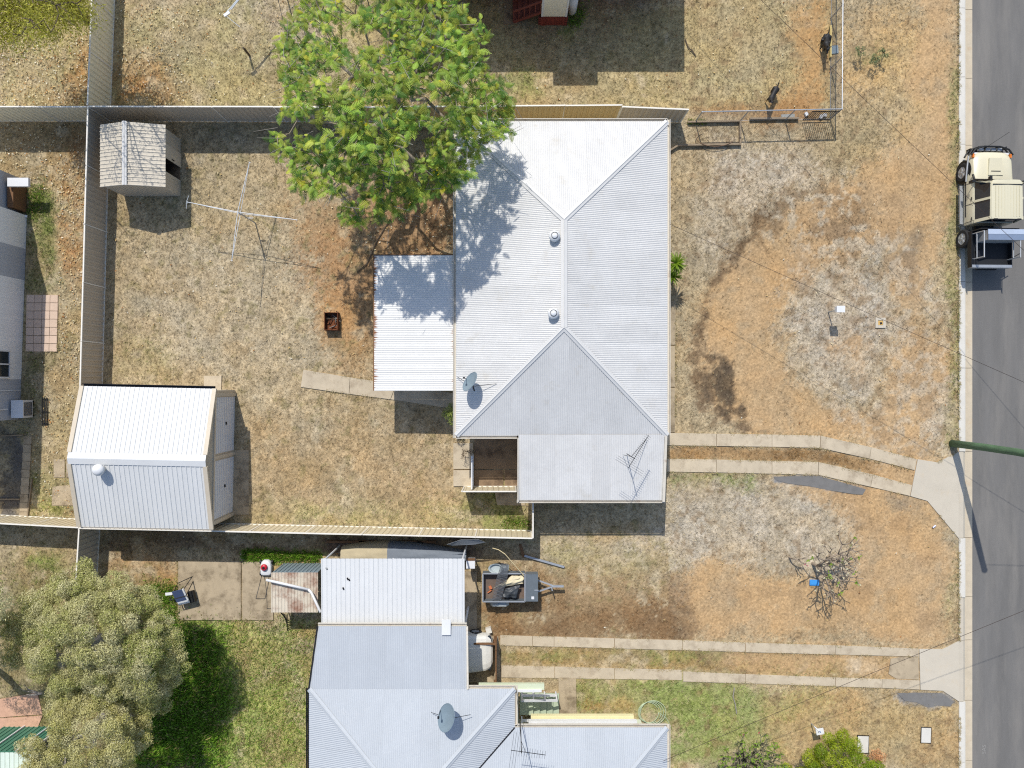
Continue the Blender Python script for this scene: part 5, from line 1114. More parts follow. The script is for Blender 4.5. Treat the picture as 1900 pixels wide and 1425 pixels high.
# ---- power pole and wires
PO = thing('power_pole', 'green-tinted timber power pole leaning over the kerb', 'pole', P(1766, 822)); pb_ = P(1767, 823)
POLE = M('green_treated_timber', (84, 112, 84), rough=.8, var=.3, scale=2.5, streak=(6, 6, .8), stain=(60, 76, 62), stain_amt=.4)
MB().tube([pb_-Vector((0, 0, .3)), pb_+Vector((.02, .02, 2.0)), pb_+Vector((.06, 0, 4.0)), pb_+Vector((.05, -.06, 5.5)), pb_+Vector((.05, -.10, 6.9))], [.165, .16, .15, .14, .13], 14).build('pole_shaft', POLE, PO, smooth=True)
MB().lathe(pb_+Vector((.05, -.1, 6.88)), [(.14, 0), (.145, .03), (.1, .06), (.01, .07)], 14).build('pole_cap', STEEL, PO)
WB = M('black_cable', (52, 40, 36), rough=.6, var=.1)
def wire(label, pts, sag=.1):
    a, b_ = Vector(pts[0]), Vector(pts[1]); T = [];
    for k in range(25): q = a.lerp(b_, k/24); q.z -= sag*4*(k/24)*(1-k/24); T.append(q)
    o = MB().tube(T, .0085, 5).build('overhead_cable', WB); tag(o, label, 'cable', 'overhead service cables')
def ext(p, q, t_): return p+(q-p)*t_
wire('overhead cable from the house eave across the front yard to the road', (P(1243, 416, 3.1), ext(P(1243, 416, 3.1), P(1900, 708, 5.2), 1.35)))
wire('overhead cable crossing the upper front yard and over the truck', (ext(P(1415, 0, 3.6), P(1900, 462, 5.0), -.35), ext(P(1415, 0, 3.6), P(1900, 462, 5.0), 1.35)))
wire('overhead cable from the bottom house rising to the right across the lower driveway', (ext(P(1240, 1408, 3.6), P(1792, 1180, 5.2), -.02), ext(P(1240, 1408, 3.6), P(1792, 1180, 5.2), 1.6)))
wire('overhead cable leaving the power pole over the road', (pb_+Vector((.1, -.1, 6.6)), pb_+Vector((12, -.9, 6.4))))

# ---- letterbox, meter, lids, little things
LB = thing('letterbox', 'white letterbox on a thin post in the front yard', 'letterbox', P(1538, 580)); lb = P(1537, 579)
MB().tube([lb, lb+Vector((0, 0, .95))], .025, 8).build('post', STEEL, LB); lbb = MB(); lbb.bx(lb.x-.15, lb.x+.17, lb.y-.11, lb.y+.13, .95, 1.18); lbo = lbb.build('box', WHITEPAINT, LB); MB().bx(lb.x-.17, lb.x+.19, lb.y-.13, lb.y+.15, 1.18, 1.2).build('lid', WHITEPAINT, lbo); MB().box((lb.x, lb.y-.12, 1.08), (.2, .01, .03)).build('slot', BLACK, lbo)
WM = thing('water_meter_cover', 'square cream concrete surround with a yellow meter lid in the verge', 'meter cover', P(1633, 599)); q = P(1633, 599); 
for dx, dy, sx_, sy_ in ((-.17, 0, .12, .46), (.17, 0, .12, .46), (0, .17, .22, .12), (0, -.17, .22, .12)): MB().box((q.x+dx, q.y+dy, .02), (sx_-.004, sy_, .06)).build('surround', APRON, WM)
MB().box((q.x, q.y, .015), (.2, .2, .03)).build('lid', M('yellow_lid', (206, 168, 96), var=.15), WM); MB().box((q.x+.02, q.y-.02, .034), (.09, .1, .012), .3).build('finger_hole', BLACK, WM)
for (px, py, w_, h_, lab) in ((1718, 1364, .42, .66, 'white rectangular pit lid in the verge near the kerb'), (1601, 1381, .48, .74, 'white rectangular pit lid half under the bright green shrub')):
    T = thing('pit_lid', lab, 'pit lid', P(px, py), group='service pit lids'); MB().box(P(px, py, .02), (w_, h_, .05), -.03).build('lid', KERB, T); MB().box(P(px, py, .008), (w_+.06, h_+.06, .04), -.03).build('frame', DARKMETAL, T)
SG = thing('verge_sign', 'small white pointed sign on a short stake beside the bright green shrub', 'sign', P(1506, 1340)); s0, s1 = P(1505, 1342, 0), P(1520, 1354, .75)
MB().tube([s0, s0+Vector((0, 0, .8))], .02, 6).build('stake', STEEL, SG); so = MB().box(s0+Vector((.08, -.02, .72)), (.34, .26, .05), .2).build('sign_plate', WHITEPAINT, SG); MB().tube([s0+Vector((-.18, .22, .73)), s0+Vector((-.02, .06, .73))], [.01, .05], 6).build('pointed_end', WHITEPAINT, so)
MB().box(s0+Vector((.08, -.02, .748)), (.04, .09, .006), .5).build('mark', M('blue_mark', (90, 110, 170)), so)
HC = thing('hose_coil', 'pale green coiled hose lying on the lawn by the lower house', 'hose', P(1205, 1325)); HM = M('pale_green_hose', (176, 190, 158), rough=.5)
for k in range(4):
    pts = []; 
    for j in range(30): a = j/29*math.pi*2*.93+k; pts.append(P(1203+k*3+(19+k*1.5)*math.cos(a), 1322+(18+k)*math.sin(a)*(1.05), .05+.015*k))
    MB().tube(pts, .014, 5).build('hose_loop', HM, HC, smooth=True)
MB().tube([P(1222, 1322, .03), P(1236, 1332, .03), P(1243, 1345, .03)], .014, 5).build('hose_end', HM, HC)
BL = thing('blue_lid', 'bright blue plastic tub lid lying under the bare frangipani', 'lid', P(1511, 1081)); MB().box(P(1511, 1081, .05), (.42, .25, .05), -.03).build('lid', M('bright_blue_plastic', (66, 146, 214), rough=.4, var=.05), BL); MB().box(P(1511, 1081, .08), (.34, .18, .02), -.03).build('rim', MATS['bright_blue_plastic'], BL)
CAN = thing('crushed_can', 'tiny blue and white crushed can on the verge below the driveway apron', 'can', P(1733, 977)); MB().tube([P(1731, 979, .05), P(1736, 975, .05)], .035, 8).build('can', M('blue_white_can', (170, 178, 214), rough=.3, var=.3, scale=20), CAN)
for (px, py, mt, lab) in ((1545, 92, 'flat grey-blue scrap sheet outside the wire fence beside the sitting dog', ''), ):
    T = thing('scrap_sheet', mt, 'sheet', P(px+3, py)); MB().box(P(px+3, py, .03), (.36, .36, .02), .1).build('sheet', M('grey_blue_sheet', (128, 142, 148)), T)
T = thing('scrap_sheet', 'flat pale grey scrap sheet inside the wire fence below the walking dog', 'sheet', P(1462, 216)); MB().box(P(1462, 216, .03), (.6, .2, .02), .05).build('sheet', M('grey_sheet', (150, 152, 148)), T)
for k, (px, py) in enumerate(((1496, 212), (1530, 214), (1523, 217))):
    T = MB().box(P(px, py, .05), (.13, .17, .1), .5+k).build('paper_scrap', WHITEPAINT); tag(T, ['white paper scrap lying left of the fence corner post', 'white paper scrap nearest the wire fence corner', 'white paper scrap just left of the one nearest the fence corner'][k], 'litter', 'paper scraps at the wire fence')
# faint road stencil
tcu = bpy.data.curves.new('road_stencil', 'FONT'); tcu.body = 'SAS'; tcu.size = .26; tcu.extrude = .001
to = bpy.data.objects.new('tmp', tcu); C.objects.link(to); dg = bpy.context.evaluated_depsgraph_get(); me = bpy.data.meshes.new_from_object(to.evaluated_get(dg)); bpy.data.objects.remove(to)
me.materials.clear(); me.materials.append(M('faded_road_paint', (140, 138, 134), rough=.9, var=.15, scale=20)); so = place('road_stencil', me, None, loc=P(1829, 1399, -.112)+Vector((0, 0, 0)), rot=(0, 0, math.pi/2)); tag(so, 'faint stencilled letters SAS on the asphalt', 'marking')

# ---- box trailer
TR = thing('box_trailer', 'dark grey box trailer loaded with mesh and tarps', 'trailer', P(945, 1092)); TRM = M('grey_trailer_paint', (96, 104, 110), rough=.45, var=.12, scale=3)
q0, q1 = P(896, 1064, .85), P(974, 1116, .85); tx0, tx1, tya, tyb = q0.x, q1.x, q1.y, q0.y
MB().bx(tx0, tx1, tya, tyb, .42, .47).build('tray_floor', M('rusty_tray_floor', (104, 90, 80), var=.3, stain=(88, 58, 40), stain_amt=.4), TR)
for (a, b_) in (((tx0, tya), (tx1, tya)), ((tx0, tyb), (tx1, tyb)), ((tx0, tya), (tx0, tyb)), ((tx1, tya), (tx1, tyb))):
    MB().beam((*a, .66), (*b_, .66), .03, .42).build('side_panel', TRM, TR); MB().beam((*a, .88), (*b_, .88), .05, .03).build('top_rail', STEEL, TR)
tb0 = MB().bx(tx1+.03, tx1+.57, tya+.02, tyb-.02, .45, .92).build('toolbox', TRM, TR); MB().box((tx1+.34, tya+.18, .923), (.12, .12, .004)).build('sticker', WHITEPAINT, tb0); MB().box((tx1+.5, (tya+tyb)/2-.1, .93), (.18, .04, .02)).build('latch', STEEL, tb0)
ym = (tya+tyb)/2-.05
for s in (-.28, .28): MB().beam((tx1+.5, ym+s, .42), (tx1+1.3, ym, .45), .06, .08).build('drawbar', STEEL, TR)
MB().beam((tx1+1.2, ym, .47), (tx1+1.72, ym, .47), .09, .09).build('coupling', STEEL, TR); MB().tube([(tx1+1.2, ym-.1, 0), (tx1+1.2, ym-.1, .75)], .03, 8).build('jockey_stand', STEEL, TR)
xm2 = (tx0+tx1)/2-.2
for s, yy in ((1, tyb+.16), (-1, tya-.16)):
    w_ = MB().lathe((xm2, yy, .3), [(.18, -.09), (.28, -.09), (.3, -.05), (.3, .05), (.28, .09), (.18, .09)], 22, 'Y').build('wheel', RUBBER, TR); MB().lathe((xm2, yy+s*.07, .3), [(.18, -.01), (.17, .01)], 16, 'Y').build('rim', WHITEPAINT, w_)
    g_ = MB(); pts = [(xm2-.42, .42), (xm2-.3, .62), (xm2+.3, .62), (xm2+.42, .42)]
    for (xa, za), (xb, zb) in zip(pts[:-1], pts[1:]): g_.quad((xa, yy-.13, za), (xb, yy-.13, zb), (xb, yy+.13, zb), (xa, yy+.13, za))
    g_.build('mudguard', M('pale_mudguard%d' % s, (176, 184, 186), rough=.4, var=.15), TR)
# load
def cloth(name, label, cat, pts_px, z, mat, amp=.06, n_=12, seed=0, mound=.1):
    """draped sheet over a load, corners given on the survey grid"""
    c4 = [P(px, py, z) for px, py in pts_px]; V_ = []; F2 = []
    for i in range(n_+1):
        for j in range(n_+1):
            u, v = i/n_, j/n_; p = c4[0]*(1-u)*(1-v)+c4[1]*u*(1-v)+c4[2]*u*v+c4[3]*(1-u)*v
            h = mound*math.sin(math.pi*u)*math.sin(math.pi*v)+amp*(float(fbm(np.array(u*4+seed), np.array(v*4+seed), 3, seed))-.5)*2
            e = .04*(float(fbm(np.array(u*3+9), np.array(v*3+seed), 2, seed))-.5)*2
            V_.append((p.x+e, p.y-e, z+h))
    for i in range(n_):
        for j in range(n_): a = i*(n_+1)+j; F2.append((a, a+1, a+n_+2, a+n_+1))
    m_ = MB(); m_.v = V_; m_.f = F2; o = m_.build(name, mat, smooth=True); o.modifiers.new('thick', 'SOLIDIFY').thickness = .012
    return tag(o, label, cat)
cloth('canvas_sheet', 'cream canvas sheet crumpled in the trailer', 'tarp', [(916, 1091), (950, 1068), (972, 1068), (971, 1083), (940, 1092)][:4], .80, M('cream_canvas', (212, 200, 168), rough=.9, var=.12), .10, seed=2)
cloth('black_bag', 'black plastic sheet bundled in the trailer', 'bag', [(930, 1108), (938, 1090), (965, 1085), (958, 1110)], .78, M('black_sheet', (62, 66, 70), rough=.45, var=.2), .12, seed=5)
T = thing('wire_mesh_roll', 'strip of grey wire netting thrown across the trailer', 'netting', P(930, 1090)); nm = MB(); A0, A1, A2 = (P(930, 1046, 1.0), P(942, 1046, 1.0)), (P(922, 1072, 1.0), P(942, 1068, 1.0)), (P(911, 1124, .8), P(928, 1118, .8))
for k in range(18):
    f = k/17; nm.tube([A0[0].lerp(A0[1], f), A1[0].lerp(A1[1], f), A2[0].lerp(A2[1], f)], .007, 3, cap=False)
for k in range(18):
    f = k/17; L = lambda s_: A0[s_].lerp(A1[s_], f*2) if f < .5 else A1[s_].lerp(A2[s_], f*2-1)
    nm.tube([L(0), L(1)], .007, 3, cap=False); f2 = min(1, f+.12); L2 = lambda s_: A0[s_].lerp(A1[s_], f2*2) if f2 < .5 else A1[s_].lerp(A2[s_], f2*2-1); nm.tube([L(0), L2(1)], .007, 3, cap=False)
nm.build('netting', M('grey_netting', (124, 128, 132), metal=.3, var=.1), T)
T = thing('broom', 'pale thin pole with curved end leaning on the trailer', 'pole', P(955, 1050)); MB().tube([P(972, 1068, .95), P(937, 1028, 1.3), P(925, 1020, 1.25), P(914, 1017, 1.1)], .018, 6).build('pole', M('pale_timber', (206, 190, 148)), T)
T = thing('orange_tool', 'small orange handled tool lying in the trailer', 'tool', P(908, 1092)); MB().tube([P(905, 1100, .52), P(912, 1095, .54)], .03, 6).build('handle', M('orange_plastic', (190, 110, 70)), T); MB().box(P(910, 1090, .55), (.12, .14, .08), .4).build('head', MATS['orange_plastic'], T)
T = thing('plastic_tub', 'pale grey plastic tub sitting on the trailer mudguard', 'tub', P(922, 1053)); tb_ = P(920, 1054, .7)
MB().lathe((tb_.x, tb_.y, .62), [(.16, 0), (.2, .16), (.22, .18), (.18, .16), (.14, .04)], 20, sx=1.5).build('tub', M('pale_tub_plastic', (168, 178, 180), rough=.4), T)
T = thing('metal_post', 'grey steel channel post lying on the ground beside the trailer', 'post', P(1010, 1043)); MB().beam(P(973, 1031, .1), P(1047, 1052, .06), .09, .06).build('channel', STEEL, T)
T = thing('timber_offcut', 'brown timber offcut lying in the fence shade', 'plank', P(966, 1020)); MB().beam(P(965, 1010, .05), P(972, 1034, .05), .12, .06).build('plank', TIMBER, T)
T = thing('folded_shade_sail', 'grey folded sheet hanging over the long fence near the trailer', 'sheet', P(865, 1006)); m_ = MB(); m_.poly([P(829, 1010, 1.5), P(856, 1001, 1.6), P(888, 1001, 1.6), P(901, 1006, 1.4), P(880, 1010, 1.35), P(838, 1012, 1.35)]); o = m_.build('sheet', M('mid_grey_sheet', (134, 138, 142)), T); o.modifiers.new('t', 'SOLIDIFY').thickness = .01
T = thing('wall_box', 'white enclosure box on legs at the corner of the patio roof', 'box', P(874, 1046)); w0 = P(873, 1047, 1.1)
MB().box((w0.x, w0.y, .9), (.38, .36, .45)).build('case', WHITEPAINT, T); MB().box((w0.x, w0.y+.19, 1.0), (.38, .04, .3)).build('timber_back', TIMBER, T)
for s in (-1, 1): MB().beam((w0.x+s*.15, w0.y, 0), (w0.x+s*.15, w0.y, .68), .05, .05).build('leg', TIMBER, T)
# covered boat by the fence
BT = thing('covered_boat', 'boat under cream and grey tarps between the long fence and patio roof', 'covered boat', P(740, 1025))
rings = []; Nn = 16
for k in range(Nn+1):
    f = k/Nn; c0 = P(628+f*236, 1024+f*2, 1.0); wv = .62*math.sin(math.pi*min(1, .12+f*.80)**.8)+.12; ht = .55+.05*math.sin(f*9)+.15*math.sin(math.pi*f); r = []
    for j in range(13):
        a = math.pi*j/12; r.append(Vector((c0.x, c0.y-.30-math.cos(a)*-wv*.85, .12+ht*math.sin(a)**.6+.04*math.sin(j*2.1+k))))
    rings.append(r)
CT, GT = M('cream_tarp', (176, 164, 136), rough=.85, var=.12), M('grey_tarp', (112, 120, 130), rough=.7, var=.12)
loft(rings[:7], close=False, caps=False).build('front_tarp', CT, BT, smooth=True); loft(rings[6:], close=False, caps=False).build('rear_tarp', GT, BT, smooth=True)
for px in (640, 700, 760): p = P(px, 1004); MB().beam(p+Vector((-.8, 0, .1)), p+Vector((1.2, -.02, .1)), .1, .08).build('trailer_rail', TIMBER, BT)
ty_t = thing('old_tyre', 'old black tyre lying behind the covered boat near the fence', 'tyre', P(778, 1018)); MB().lathe(P(778, 1017, .05), [(.17, 0), (.3, .0), (.34, .08), (.3, .17), (.17, .17), (.2, .08)], 22).build('tyre', RUBBER, ty_t, smooth=True)

# ---- mower, swing seat stroller
MW = thing('lawn_mower', 'white lawn mower with a red engine cover on the concrete', 'lawn mower', P(491, 1056)); mc = P(492, 1055, .3)
dk = [[Vector((mc.x+x_*f_, mc.y+y_*f_, z_)) for x_, y_ in ((-.2, -.34), (.2, -.34), (.25, -.25), (.25, .1), (.2, .28), (.1, .36), (-.1, .36), (-.2, .28), (-.25, .1), (-.25, -.25))] for z_, f_ in ((.10, 1), (.18, 1), (.24, .9), (.27, .7))]
loft(dk).build('deck', WHITEPAINT, MW, smooth=35); en = MB().lathe((mc.x-.04, mc.y+.06, .26), [(.13, 0), (.15, .08), (.13, .13), (.05, .15)], 18).build('engine_cover', M('red_plastic', (190, 40, 56), rough=.35), MW, smooth=True); MB().lathe((mc.x-.04, mc.y+.06, .41), [(.06, 0), (.06, .02), (.01, .025)], 10).build('starter', BLACK, en)
for sx_ in (-1, 1):
    for sy_ in (-1, 1): MB().lathe((mc.x+sx_*.26, mc.y+sy_*.26, .1), [(.1, -.03), (.1, .03)], 14, 'X').build('wheel', BLACK, MW)
hb = MB(); 
for s in (-1, 1): hb.tube([(mc.x+s*.16, mc.y-.28, .25), (mc.x+s*.19+.05, mc.y-.62, .6), (mc.x+s*.2+.02, mc.y-1.15, .95)], .014, 6)
hb.tube([(mc.x-.18, mc.y-1.15, .95), (mc.x+.22, mc.y-1.15, .95)], .016, 6); hb.build('handle', DARKMETAL, MW)
SW = thing('garden_swing', 'black framed garden swing seat with a white and navy panel', 'garden seat', P(348, 1098), math.radians(14)); NAVY = M('navy_fabric', (62, 76, 108), rough=.8, var=.15)
def sk(mb, name, mat): return mb.build(name, mat, SW, local=True)
for s in (-1, 1): sk(MB().tube([(s*.38, -.42, 0), (s*.36, .0, .95), (s*.38, .42, 0)], .022, 6), 'side_frame', BLACK)
sk(MB().tube([(-.36, 0, .95), (.36, 0, .95)], .022, 6), 'top_bar', BLACK); sk(MB().tube([(-.38, -.42, .03), (.38, -.42, .03)], .022, 6), 'base_bar', BLACK); sk(MB().tube([(.38, .42, .03), (.42, .62, .03), (-.1, .55, .5)], .018, 6), 'stay', BLACK)
sk(MB().box((-.05, .02, .62), (.5, .56, .05), R=Matrix.Rotation(.35, 3, 'X')), 'seat_panel', NAVY); sk(MB().box((.22, .02, .66), (.07, .6, .06), R=Matrix.Rotation(.35, 3, 'X')), 'side_trim', WHITEPAINT); sk(MB().box((-.02, -.32, .5), (.5, .16, .05), R=Matrix.Rotation(.35, 3, 'X')), 'seat_edge', WHITEPAINT)
sk(MB().box((.3, -.2, .3), (.25, .5, .2)), 'footwell', BLACK); sk(MB().box((-.42, .2, .6), (.5, .12, .03), -.15), 'canopy_flap', WHITEPAINT)

# ---- dogs (each one continuous skin)
def dog(label, cat_loc, rz, curl, coat, tan, sit=False):
    T = thing('dog', label, 'dog', cat_loc, rz, 'black dogs in the front yard'); T.scale = (.95, .95, .95)
    h = .48; hz = .24 if sit else h-.02; m_ = MB(); V3 = Vector
    def limb(pts, rr): 
        m_.tube([V3(p) for p in pts], list(rr), 10)
        for p, r in zip(pts, rr): m_.lathe(V3(p), [(r*.15, -r*.97), (r*.7, -r*.7), (r, 0), (r*.7, r*.7), (r*.15, r*.97)], 10)
    limb([(0, -.36, hz), (curl*.3, -.20, hz+.01), (curl*.5, 0, (hz+h)/2), (curl*.5, .18, h-.02), (curl*.4, .28, h+.02)], (.10, .125, .12, .15, .12))      # trunk: deep chest, tucked loin
    limb([(curl*.4, .26, h+.05), (curl*.1, .38, h+.15), (-curl*.2, .46, h+.22)], (.11, .085, .08))                                                      # neck
    limb([(-curl*.3, .47, h+.23), (-curl*.6, .55, h+.23)], (.085, .08)); limb([(-curl*.7, .58, h+.20), (-curl*1.3, .70, h+.17)], (.055, .036))             # skull, muzzle
    for s in (-1, 1):
        limb([(-curl*.4+s*.06, .46, h+.30), (-curl*.4+s*.085, .45, h+.36), (-curl*.4+s*.09, .46, h+.39)], (.030, .024, .012))
        limb([(curl*.5+s*.085, .20, h-.08), (curl*.5+s*.10, .17, h-.22), (curl*.5+s*.10, .20, .12), (curl*.5+s*.10, .24, .03)], (.07, .048, .030, .036))
        if sit: limb([(s*.10, -.30, hz), (s*.17, -.10, .20), (s*.16, -.30, .06), (s*.16, -.10, .03)], (.11, .075, .04, .036))
        else: limb([(s*.08, -.34, hz-.02), (s*.10, -.24, h-.20), (s*.10, -.42, .17), (s*.10, -.40, .07), (s*.10, -.33, .03)], (.095, .065, .034, .030, .034))
    limb([(0, -.42, hz+.05), (curl*.8, -.56, hz+.12), (curl*2.2, -.66, hz+.22)], (.036, .030, .016))
    o = m_.build('body', coat, T, smooth=True, local=True); rm_ = o.modifiers.new('skin', 'REMESH'); rm_.mode = 'VOXEL'; rm_.voxel_size = .016; rm_.use_smooth_shade = True; sm_ = o.modifiers.new('soft', 'SMOOTH'); sm_.iterations = 6
    for s in (-1, 1): MB().lathe((-curl*.4+s*.045, .565, h+.225), [(.001, -.012), (.012, 0), (.001, .012)], 8).build('eye', GLASS, T, local=True)
    MB().tube([(curl*.25-.08, .33, h+.10), (curl*.25, .37, h+.2), (curl*.25+.08, .33, h+.10)], .014, 6).build('collar', M('collar_'+str(sit), (170, 140, 60)), T, local=True)
def coat_mat(name):
    m = M(name, (36, 34, 34), rough=.6, var=.3, scale=8); t = m.node_tree; n = t.nodes; l = t.links; b = n['Principled BSDF']; src = b.inputs['Base Color'].links[0].from_socket
    tc = n.new('ShaderNodeTexCoord'); sp = n.new('ShaderNodeSeparateXYZ'); l.new(tc.outputs['Object'], sp.inputs[0])
    r1 = n.new('ShaderNodeMapRange'); r1.inputs['From Min'].default_value = .22; r1.inputs['From Max'].default_value = .15; l.new(sp.outputs['Z'], r1.inputs[0])
    r2 = n.new('ShaderNodeMapRange'); r2.inputs['From Min'].default_value = .52; r2.inputs['From Max'].default_value = .60; l.new(sp.outputs['Y'], r2.inputs[0])
    mx = n.new('ShaderNodeMath'); mx.operation = 'MAXIMUM'; l.new(r1.outputs[0], mx.inputs[0]); l.new(r2.outputs[0], mx.inputs[1])
    mm = n.new('ShaderNodeMixRGB'); mm.inputs[2].default_value = (*lin(196, 156, 100), 1); l.new(mx.outputs[0], mm.inputs[0]); l.new(src, mm.inputs[1]); l.new(mm.outputs[0], b.inputs['Base Color']); return m
dog('black and tan dog standing on the dry grass near the wire fence', P(1428, 184), math.radians(155), .03, coat_mat('black_and_tan_coat'), True)
dog('black dog sitting against the wire fence at the top right', P(1528, 84), math.radians(165), .05, M('black_coat', (26, 26, 28), rough=.55, var=.3), False, sit=True)
# ------------------------------------------------------------------ trees and plants
def edges_mesh(name, A, B, ra, rb, mat, parent, n_=6):
    A, B = np.asarray(A, float), np.asarray(B, float); ra, rb = np.asarray(ra), np.asarray(rb); d = B-A; ln = np.linalg.norm(d, axis=1); ok = ln > 1e-5
    A, B, ra, rb, d = A[ok], B[ok], ra[ok], rb[ok], d[ok]; R = frames(d, np.zeros(len(d)))
    an = 2*np.pi*np.arange(n_)/n_; ring = np.stack([np.cos(an), np.sin(an), 0*an], 1); rw = np.einsum('nij,kj->nki', R, ring)
    B2 = B+d*.02
    V = np.concatenate([A[:, None]+rw*ra[:, None, None], B2[:, None]+rw*rb[:, None, None]], 1); i = np.arange(n_); j = (i+1) % n_
    F1 = np.stack([i, j, j+n_, i+n_], 1); F = (F1[None]+(np.arange(len(A))*2*n_)[:, None, None]).reshape(-1, 4)
    return big_mesh(name, V.reshape(-1, 3), F, mat, parent, smooth=True)
def grow(trunk, tips, r_tip, r_trunk, mat, parent, expo=.5, wig=.12, seg=.55):
    """limbs: each tip joins the nearest limb that is closer to the trunk; thickness follows the load"""
    nodes = [np.array(p, float) for p in trunk]; par = [-1]+list(range(len(trunk)-1)); top = nodes[-1]; isleaf = []
    order = np.argsort(np.linalg.norm(tips-top, axis=1)); dn = [np.linalg.norm(p-top) if k == len(trunk)-1 else 50 for k, p in enumerate(nodes)]
    for t_ in tips[order]:
        arr = np.array(nodes); dt = np.linalg.norm(t_-top); dist = np.linalg.norm(arr-t_, axis=1); dnn = np.array(dn)
        cost = dist+.55*dnn*1.0; cost[dnn > dt*.96+.05] = 1e9
        k = int(np.argmin(cost)); 
        if cost[k] > 1e8: k = len(trunk)-1
        p = arr[k]; L = np.linalg.norm(t_-p); m_ = max(1, int(L/seg)); prev = k
        for j in range(1, m_+1):
            q = p+(t_-p)*j/m_
            if j < m_: q = q+rng.normal(0, wig*min(1, L*.5), 3)+np.array([0, 0, .10*L*math.sin(math.pi*j/m_)*.5])
            nodes.append(q); par.append(prev); dn.append(np.linalg.norm(q-top)); prev = len(nodes)-1
        isleaf.append(prev)
    load = np.zeros(len(nodes))
    for k in isleaf:
        c_ = k
        while c_ >= 0: load[c_] += 1; c_ = par[c_]
    mx = load.max(); rad = np.maximum(r_tip, r_trunk*(load/mx)**expo)
    A, B, ra, rb = [], [], [], []
    for k in range(1, len(nodes)):
        A.append(nodes[par[k]]); B.append(nodes[k]); ra.append(min(rad[par[k]], rad[k]*1.35)); rb.append(rad[k])
    nt_ = len(trunk)-1
    edges_mesh('trunk', A[:nt_], B[:nt_], [r_trunk*1.25]+list(np.linspace(r_trunk*1.1, r_trunk, nt_-1)) if nt_ > 1 else [r_trunk*1.2], list(np.linspace(r_trunk*1.1, r_trunk, nt_)), mat, parent, 12)
    edges_mesh('limbs', A[nt_:], B[nt_:], ra[nt_:], rb[nt_:], mat, parent, 6)
    return np.array(nodes), np.array(isleaf)
def sample_poly(poly, n_):
    xs = [p[0] for p in poly]; ys = [p[1] for p in poly]; out = np.zeros((0, 2))
    while len(out) < n_:
        x = rng.uniform(min(xs), max(xs), n_*2); y = rng.uniform(min(ys), max(ys), n_*2); k = inside(poly, x, y); out = np.concatenate([out, np.stack([x[k], y[k]], 1)])
    return out[:n_]
def Pn(px, py, z): s = (CAM_H-z)/FOC; return np.stack([(px-CX)*s, (CY-py)*s, z], 1)
BARKP2 = M('ash_grey_bark', (146, 134, 118), rough=.9, var=.25, scale=6)
LEAF = leaf_mat('feathery_leaf', rough=.45, trans=.35); OLV = leaf_mat('olive_leaf', rough=.6, trans=.2)
# ---- the big feathery tree
BT_ = thing('feathery_tree', 'large bright green feathery tree spreading over the fence and house corner', 'tree', P(757, 242))
poly = [(520, 70), (545, 25), (610, -60), (700, -90), (800, -60), (865, 15), (905, 70), (900, 130), (955, 195), (950, 235), (915, 260), (880, 290), (850, 345), (790, 372), (700, 402), (650, 420), (590, 385), (545, 335), (500, 275), (508, 225), (530, 170)]
cand = sample_poly(poly, 5000); gate = fbm(cand[:, 0]/44, cand[:, 1]/44, 3, 31)+.07*np.clip((cand[:, 0]-700)/200, -1, 1)+.045*(cand[:, 1] < 170)*(cand[:, 0] < 740); cand = cand[gate > .405]
sel_ = []
for c_ in cand:
    if all((c_[0]-q[0])**2+(c_[1]-q[1])**2 > 11.6**2 for q in sel_): sel_.append(c_)
    if len(sel_) > 620: break
sp_ = np.array(sel_); dd = np.hypot((sp_[:, 0]-718)/225, (sp_[:, 1]-180)/250)
zz = np.clip(8.3-2.9*dd**2+rng.normal(0, .35, len(sp_)), 3.6, 8.6)
tips = Pn(sp_[:, 0], sp_[:, 1], zz)
low = sample_poly(poly, 70); tips_low = Pn(low[:, 0], low[:, 1], rng.uniform(3.6, 5.2, 70)); tips_all = np.concatenate([tips, tips_low])
b0 = np.array(P(757, 242)); trunk = [b0-[0, 0, .3], b0+[.0, .05, 1.0], b0+[-.1, .1, 2.1], b0+[-.15, .2, 2.9]]
grow(trunk, tips_all, .014, .25, BARKP2, BT_, expo=.52, wig=.14)
NFR = 10; NP = 8; fv = []; ff = []
for k in range(NP):
    x = .04+.31*k/(NP-1); dz = -.22*(x**2)*1.6; ln = .095*math.sin(math.pi*(.25+.68*k/(NP-1)))+.02; w_ = .0165
    for s in (-1, 1):
        i = len(fv); fv += [[x-w_, 0, dz], [x+w_, 0, dz], [x+w_+.03, s*ln, dz-.022], [x-w_*.2+.03, s*ln, dz-.022]]; ff.append([i, i+1, i+2, i+3])
for k in range(3):
    xa, xb = .15*k, .15*(k+1); za, zb = -.22*xa**2*1.6, -.22*xb**2*1.6; i = len(fv); fv += [[xa, -.006, za], [xb, -.006, zb], [xb, .006, zb], [xa, .006, za]]; ff.append([i, i+1, i+2, i+3])
fv, ff = np.array(fv), np.array(ff)
